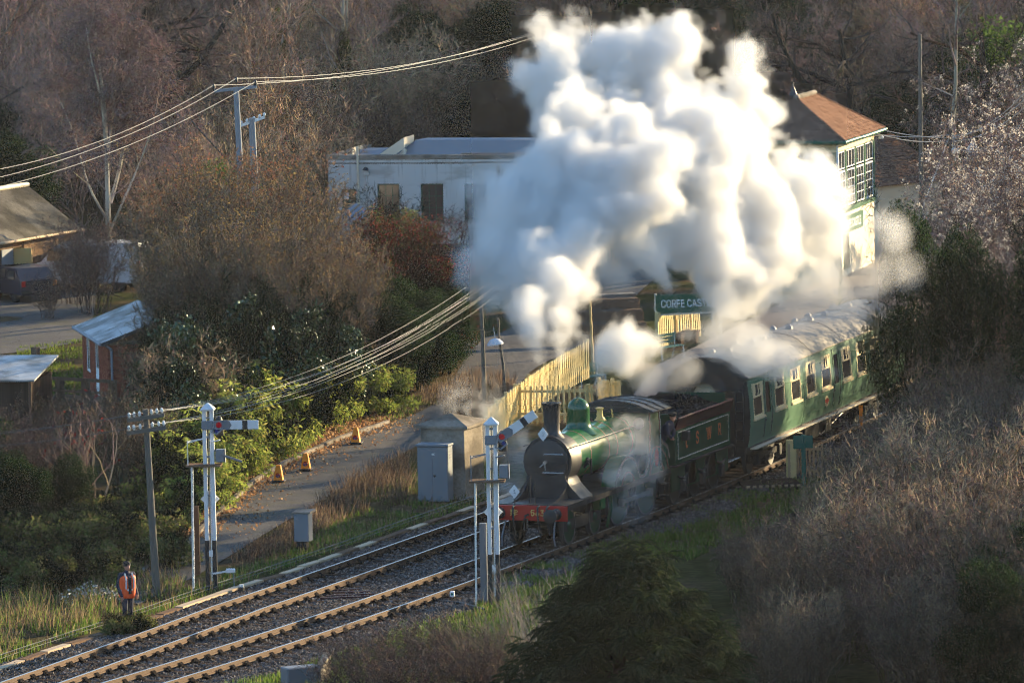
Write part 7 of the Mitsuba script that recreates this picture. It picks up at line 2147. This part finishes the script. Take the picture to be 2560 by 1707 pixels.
def ball(px, py, y, rpx, w=1.0, trail=True):
    """A ball of steam that reaches rpx pixels about the pixel, y metres away."""
    y = float(np.interp(y, [180, 190, 197, 210], [180, 190, 198.5, 213])) if trail else y      # the plume trails away over the platform
    p = at_y(px * 1.0884, py * 1.0884, y)
    return (*p, rpx * 1.0884 * y / FOCAL, w)


MAIN = [ball(*b) for b in (
    # the column over the chimney
    (1228, 826, 187, 22, .9), (1230, 795, 187, 27), (1233, 760, 187, 34), (1238, 720, 187.5, 42), (1250, 680, 188, 52), (1282, 818, 187, 24), (1286, 780, 187.2, 34), (1292, 740, 187.6, 44), (1300, 690, 188.5, 58), (1290, 640, 189.5, 72),
    # lower left, in the shade
    (1072, 620, 192, 52, .22), (1100, 560, 192, 56, .28), (1130, 600, 192, 66, .32), (1150, 660, 192, 58, .34), (1190, 610, 192, 84, .55), (1250, 610, 191, 85, .8), (1110, 500, 193, 54, .28), (1140, 450, 193, 54, .32), (1175, 500, 193, 78, .6), (1240, 510, 193, 90), (1320, 570, 192, 78), (1390, 560, 193, 55, .5), (1340, 660, 191, 50, .7), (1200, 680, 191, 42, .3),
    (1150, 400, 195, 50, .4), (1205, 420, 194, 76, .9), (1270, 400, 194, 90), (1330, 460, 193, 80), (1400, 400, 194, 85), (1440, 480, 193, 66, .9),
    # middle
    (1350, 320, 196, 90), (1430, 300, 196, 95), (1500, 380, 195, 95), (1520, 480, 194, 85, .95), (1580, 300, 197, 95), (1610, 420, 196, 105), (1600, 540, 195, 90), (1530, 580, 194, 62, .8), (1690, 360, 199, 100), (1700, 480, 198, 110), (1690, 580, 197, 95), (1640, 630, 196, 72, .8),
    # top
    (1230, 210, 199, 62), (1200, 160, 199, 48), (1270, 130, 199, 62), (1290, 70, 200, 50), (1350, 110, 200, 55), (1240, 280, 198, 50, .8), (1330, 210, 199, 75), (1420, 130, 200, 62), (1480, 120, 201, 55), (1430, 210, 199, 80), (1540, 170, 201, 75), (1520, 240, 199, 85), (1620, 190, 202, 70), (1690, 210, 202, 72), (1650, 270, 200, 85), (1740, 270, 203, 62),
    # right
    (1770, 350, 204, 72), (1800, 430, 204, 85), (1860, 440, 206, 62), (1910, 450, 207, 40, .85), (1830, 520, 204, 80), (1790, 590, 202, 80, .9), (1740, 650, 200, 62, .75), (1860, 570, 204, 50, .6), (1690, 690, 198, 46, .6),
    # over the firebox and cab
    (1386, 915, 189.6, 10), (1385, 900, 189.6, 14), (1383, 880, 189.6, 19), (1380, 855, 189.6, 25), (1374, 825, 189.5, 30, .9), (1345, 800, 189, 38, .9), (1405, 800, 190, 48), (1450, 795, 190.5, 46, .95), (1495, 785, 191, 40, .85), (1318, 812, 189, 34, .85), (1440, 832, 190, 32, .6), (1540, 775, 192, 34, .55), (1575, 765, 193, 26, .35),
    (1228, 900, 188.5, 22, .35), (1215, 875, 188.5, 20, .3), (1250, 880, 188.5, 18, .3))]
WISP = [ball(*b, False) for b in (
    (1660, 770, 194, 70, .45), (1720, 800, 195, 70, .6), (1790, 830, 196, 62, .7), (1850, 860, 197, 55, .5), (1900, 880, 197, 45, .3), (1640, 700, 195, 70, .4), (1960, 560, 200, 75, .22), (2040, 540, 200, 70, .25), (2000, 620, 200, 80, .2), (2080, 620, 200, 60, .18), (1900, 660, 200, 80, .25), (1830, 700, 199, 70, .22), (1940, 720, 200, 70, .18), (1480, 860, 191, 50, .3), (1560, 850, 192, 60, .25), (1460, 560, 194, 60, .4), (1420, 620, 194, 60, .35), (1230, 910, 189, 50, .4), (1600, 690, 195, 60, .25))]
FS = frame((0, 190, 0), 36)
inv = np.linalg.inv(FS)
loc = lambda B: [(*(inv @ np.r_[b[:3], 1.0])[:3], *b[3:]) for b in B]
MAIN, WISP = loc(MAIN), loc(WISP)
A = np.array([m[:4] for m in MAIN + WISP])
LO, HI = (A[:, :3] - A[:, 3:4] * 1.15 - .5).min(0), (A[:, :3] + A[:, 3:4] * 1.15 + .7).max(0)
LO[2] = 3.45
steam('steam_plume', LO, HI, (.10, .13, .10), MAIN, 3.4, 'great white and blue-grey cloud of steam rising from the locomotive chimney over the station', 201, Mx=FS, wisps=WISP, disp=1.0, soft=.40, billow=7, cell=2.6, smear=(2.4, 2, 2.4), slab=3.2, warp=.8)
JET = [(1.0, 4.9, 3.3, .28, .35), (1.25, 5.6, 3.2, .33, .4), (1.2, 6.4, 3.0, .3, .35), (1.1, 4.3, 2.6, .32, .6), (1.25, 4.9, 2.4, .36, .45), (1.2, 5.6, 2.35, .3, .3), (1.15, 3.7, 1.75, .36, 1.0), (1.35, 4.2, 1.6, .38, 1.0), (1.4, 4.9, 1.8, .3, .5), (1.5, 4.5, 1.15, .28, .6), (1.55, 4.8, .75, .26, .55), (1.6, 4.6, .4, .22, .7), (1.7, 4.4, .2, .2, .7), (1.5, 5.6, 1.2, .26, .3)]
steam('steam_jet', (.72, 2.4, .03), (2.6, 8.2, 3.38), (.05, .07, .05), JET, 2.6, 'thin swirling jets of steam along the right side of the locomotive', 211, Mx=FL, disp=.30, soft=.38, billow=7, cell=.75, wisps=[(1.2, 5.5, 3.0, 1.0, .35), (1.3, 5.0, 2.0, 1.3, .35), (1.4, 4.8, .9, .9, .4)])
steam('steam_drift', (-2.6, .6, .05), (-1.22, 7.0, 3.38), (.07, .12, .07), [(-1.6, 2.4, .8, .3, .3), (-1.6, 3.2, 1.6, .3, .2)], 2.0, 'faint steam drifting behind the left side of the locomotive', 221, Mx=FL, disp=.4, soft=.5, billow=5, cell=.9, wisps=[(-1.6, 3.0, 1.2, .9, .35), (-1.5, 4.0, 2.4, .9, .3)])
steam('steam_wisp', (-2.6, 199, .4), (-.2, 205, 3.38), (.1, .2, .1), [(-1.3, 202, 1.9, .25, .15)], 1.6, 'faint wisp of steam in front of the dark bushes left of the yellow fence', 231, disp=.5, soft=.5, billow=5, cell=.8, wisps=[(-1.3, 202, 2.2, 1.3, .4), (-.9, 202, 1.3, 1.0, .35)])
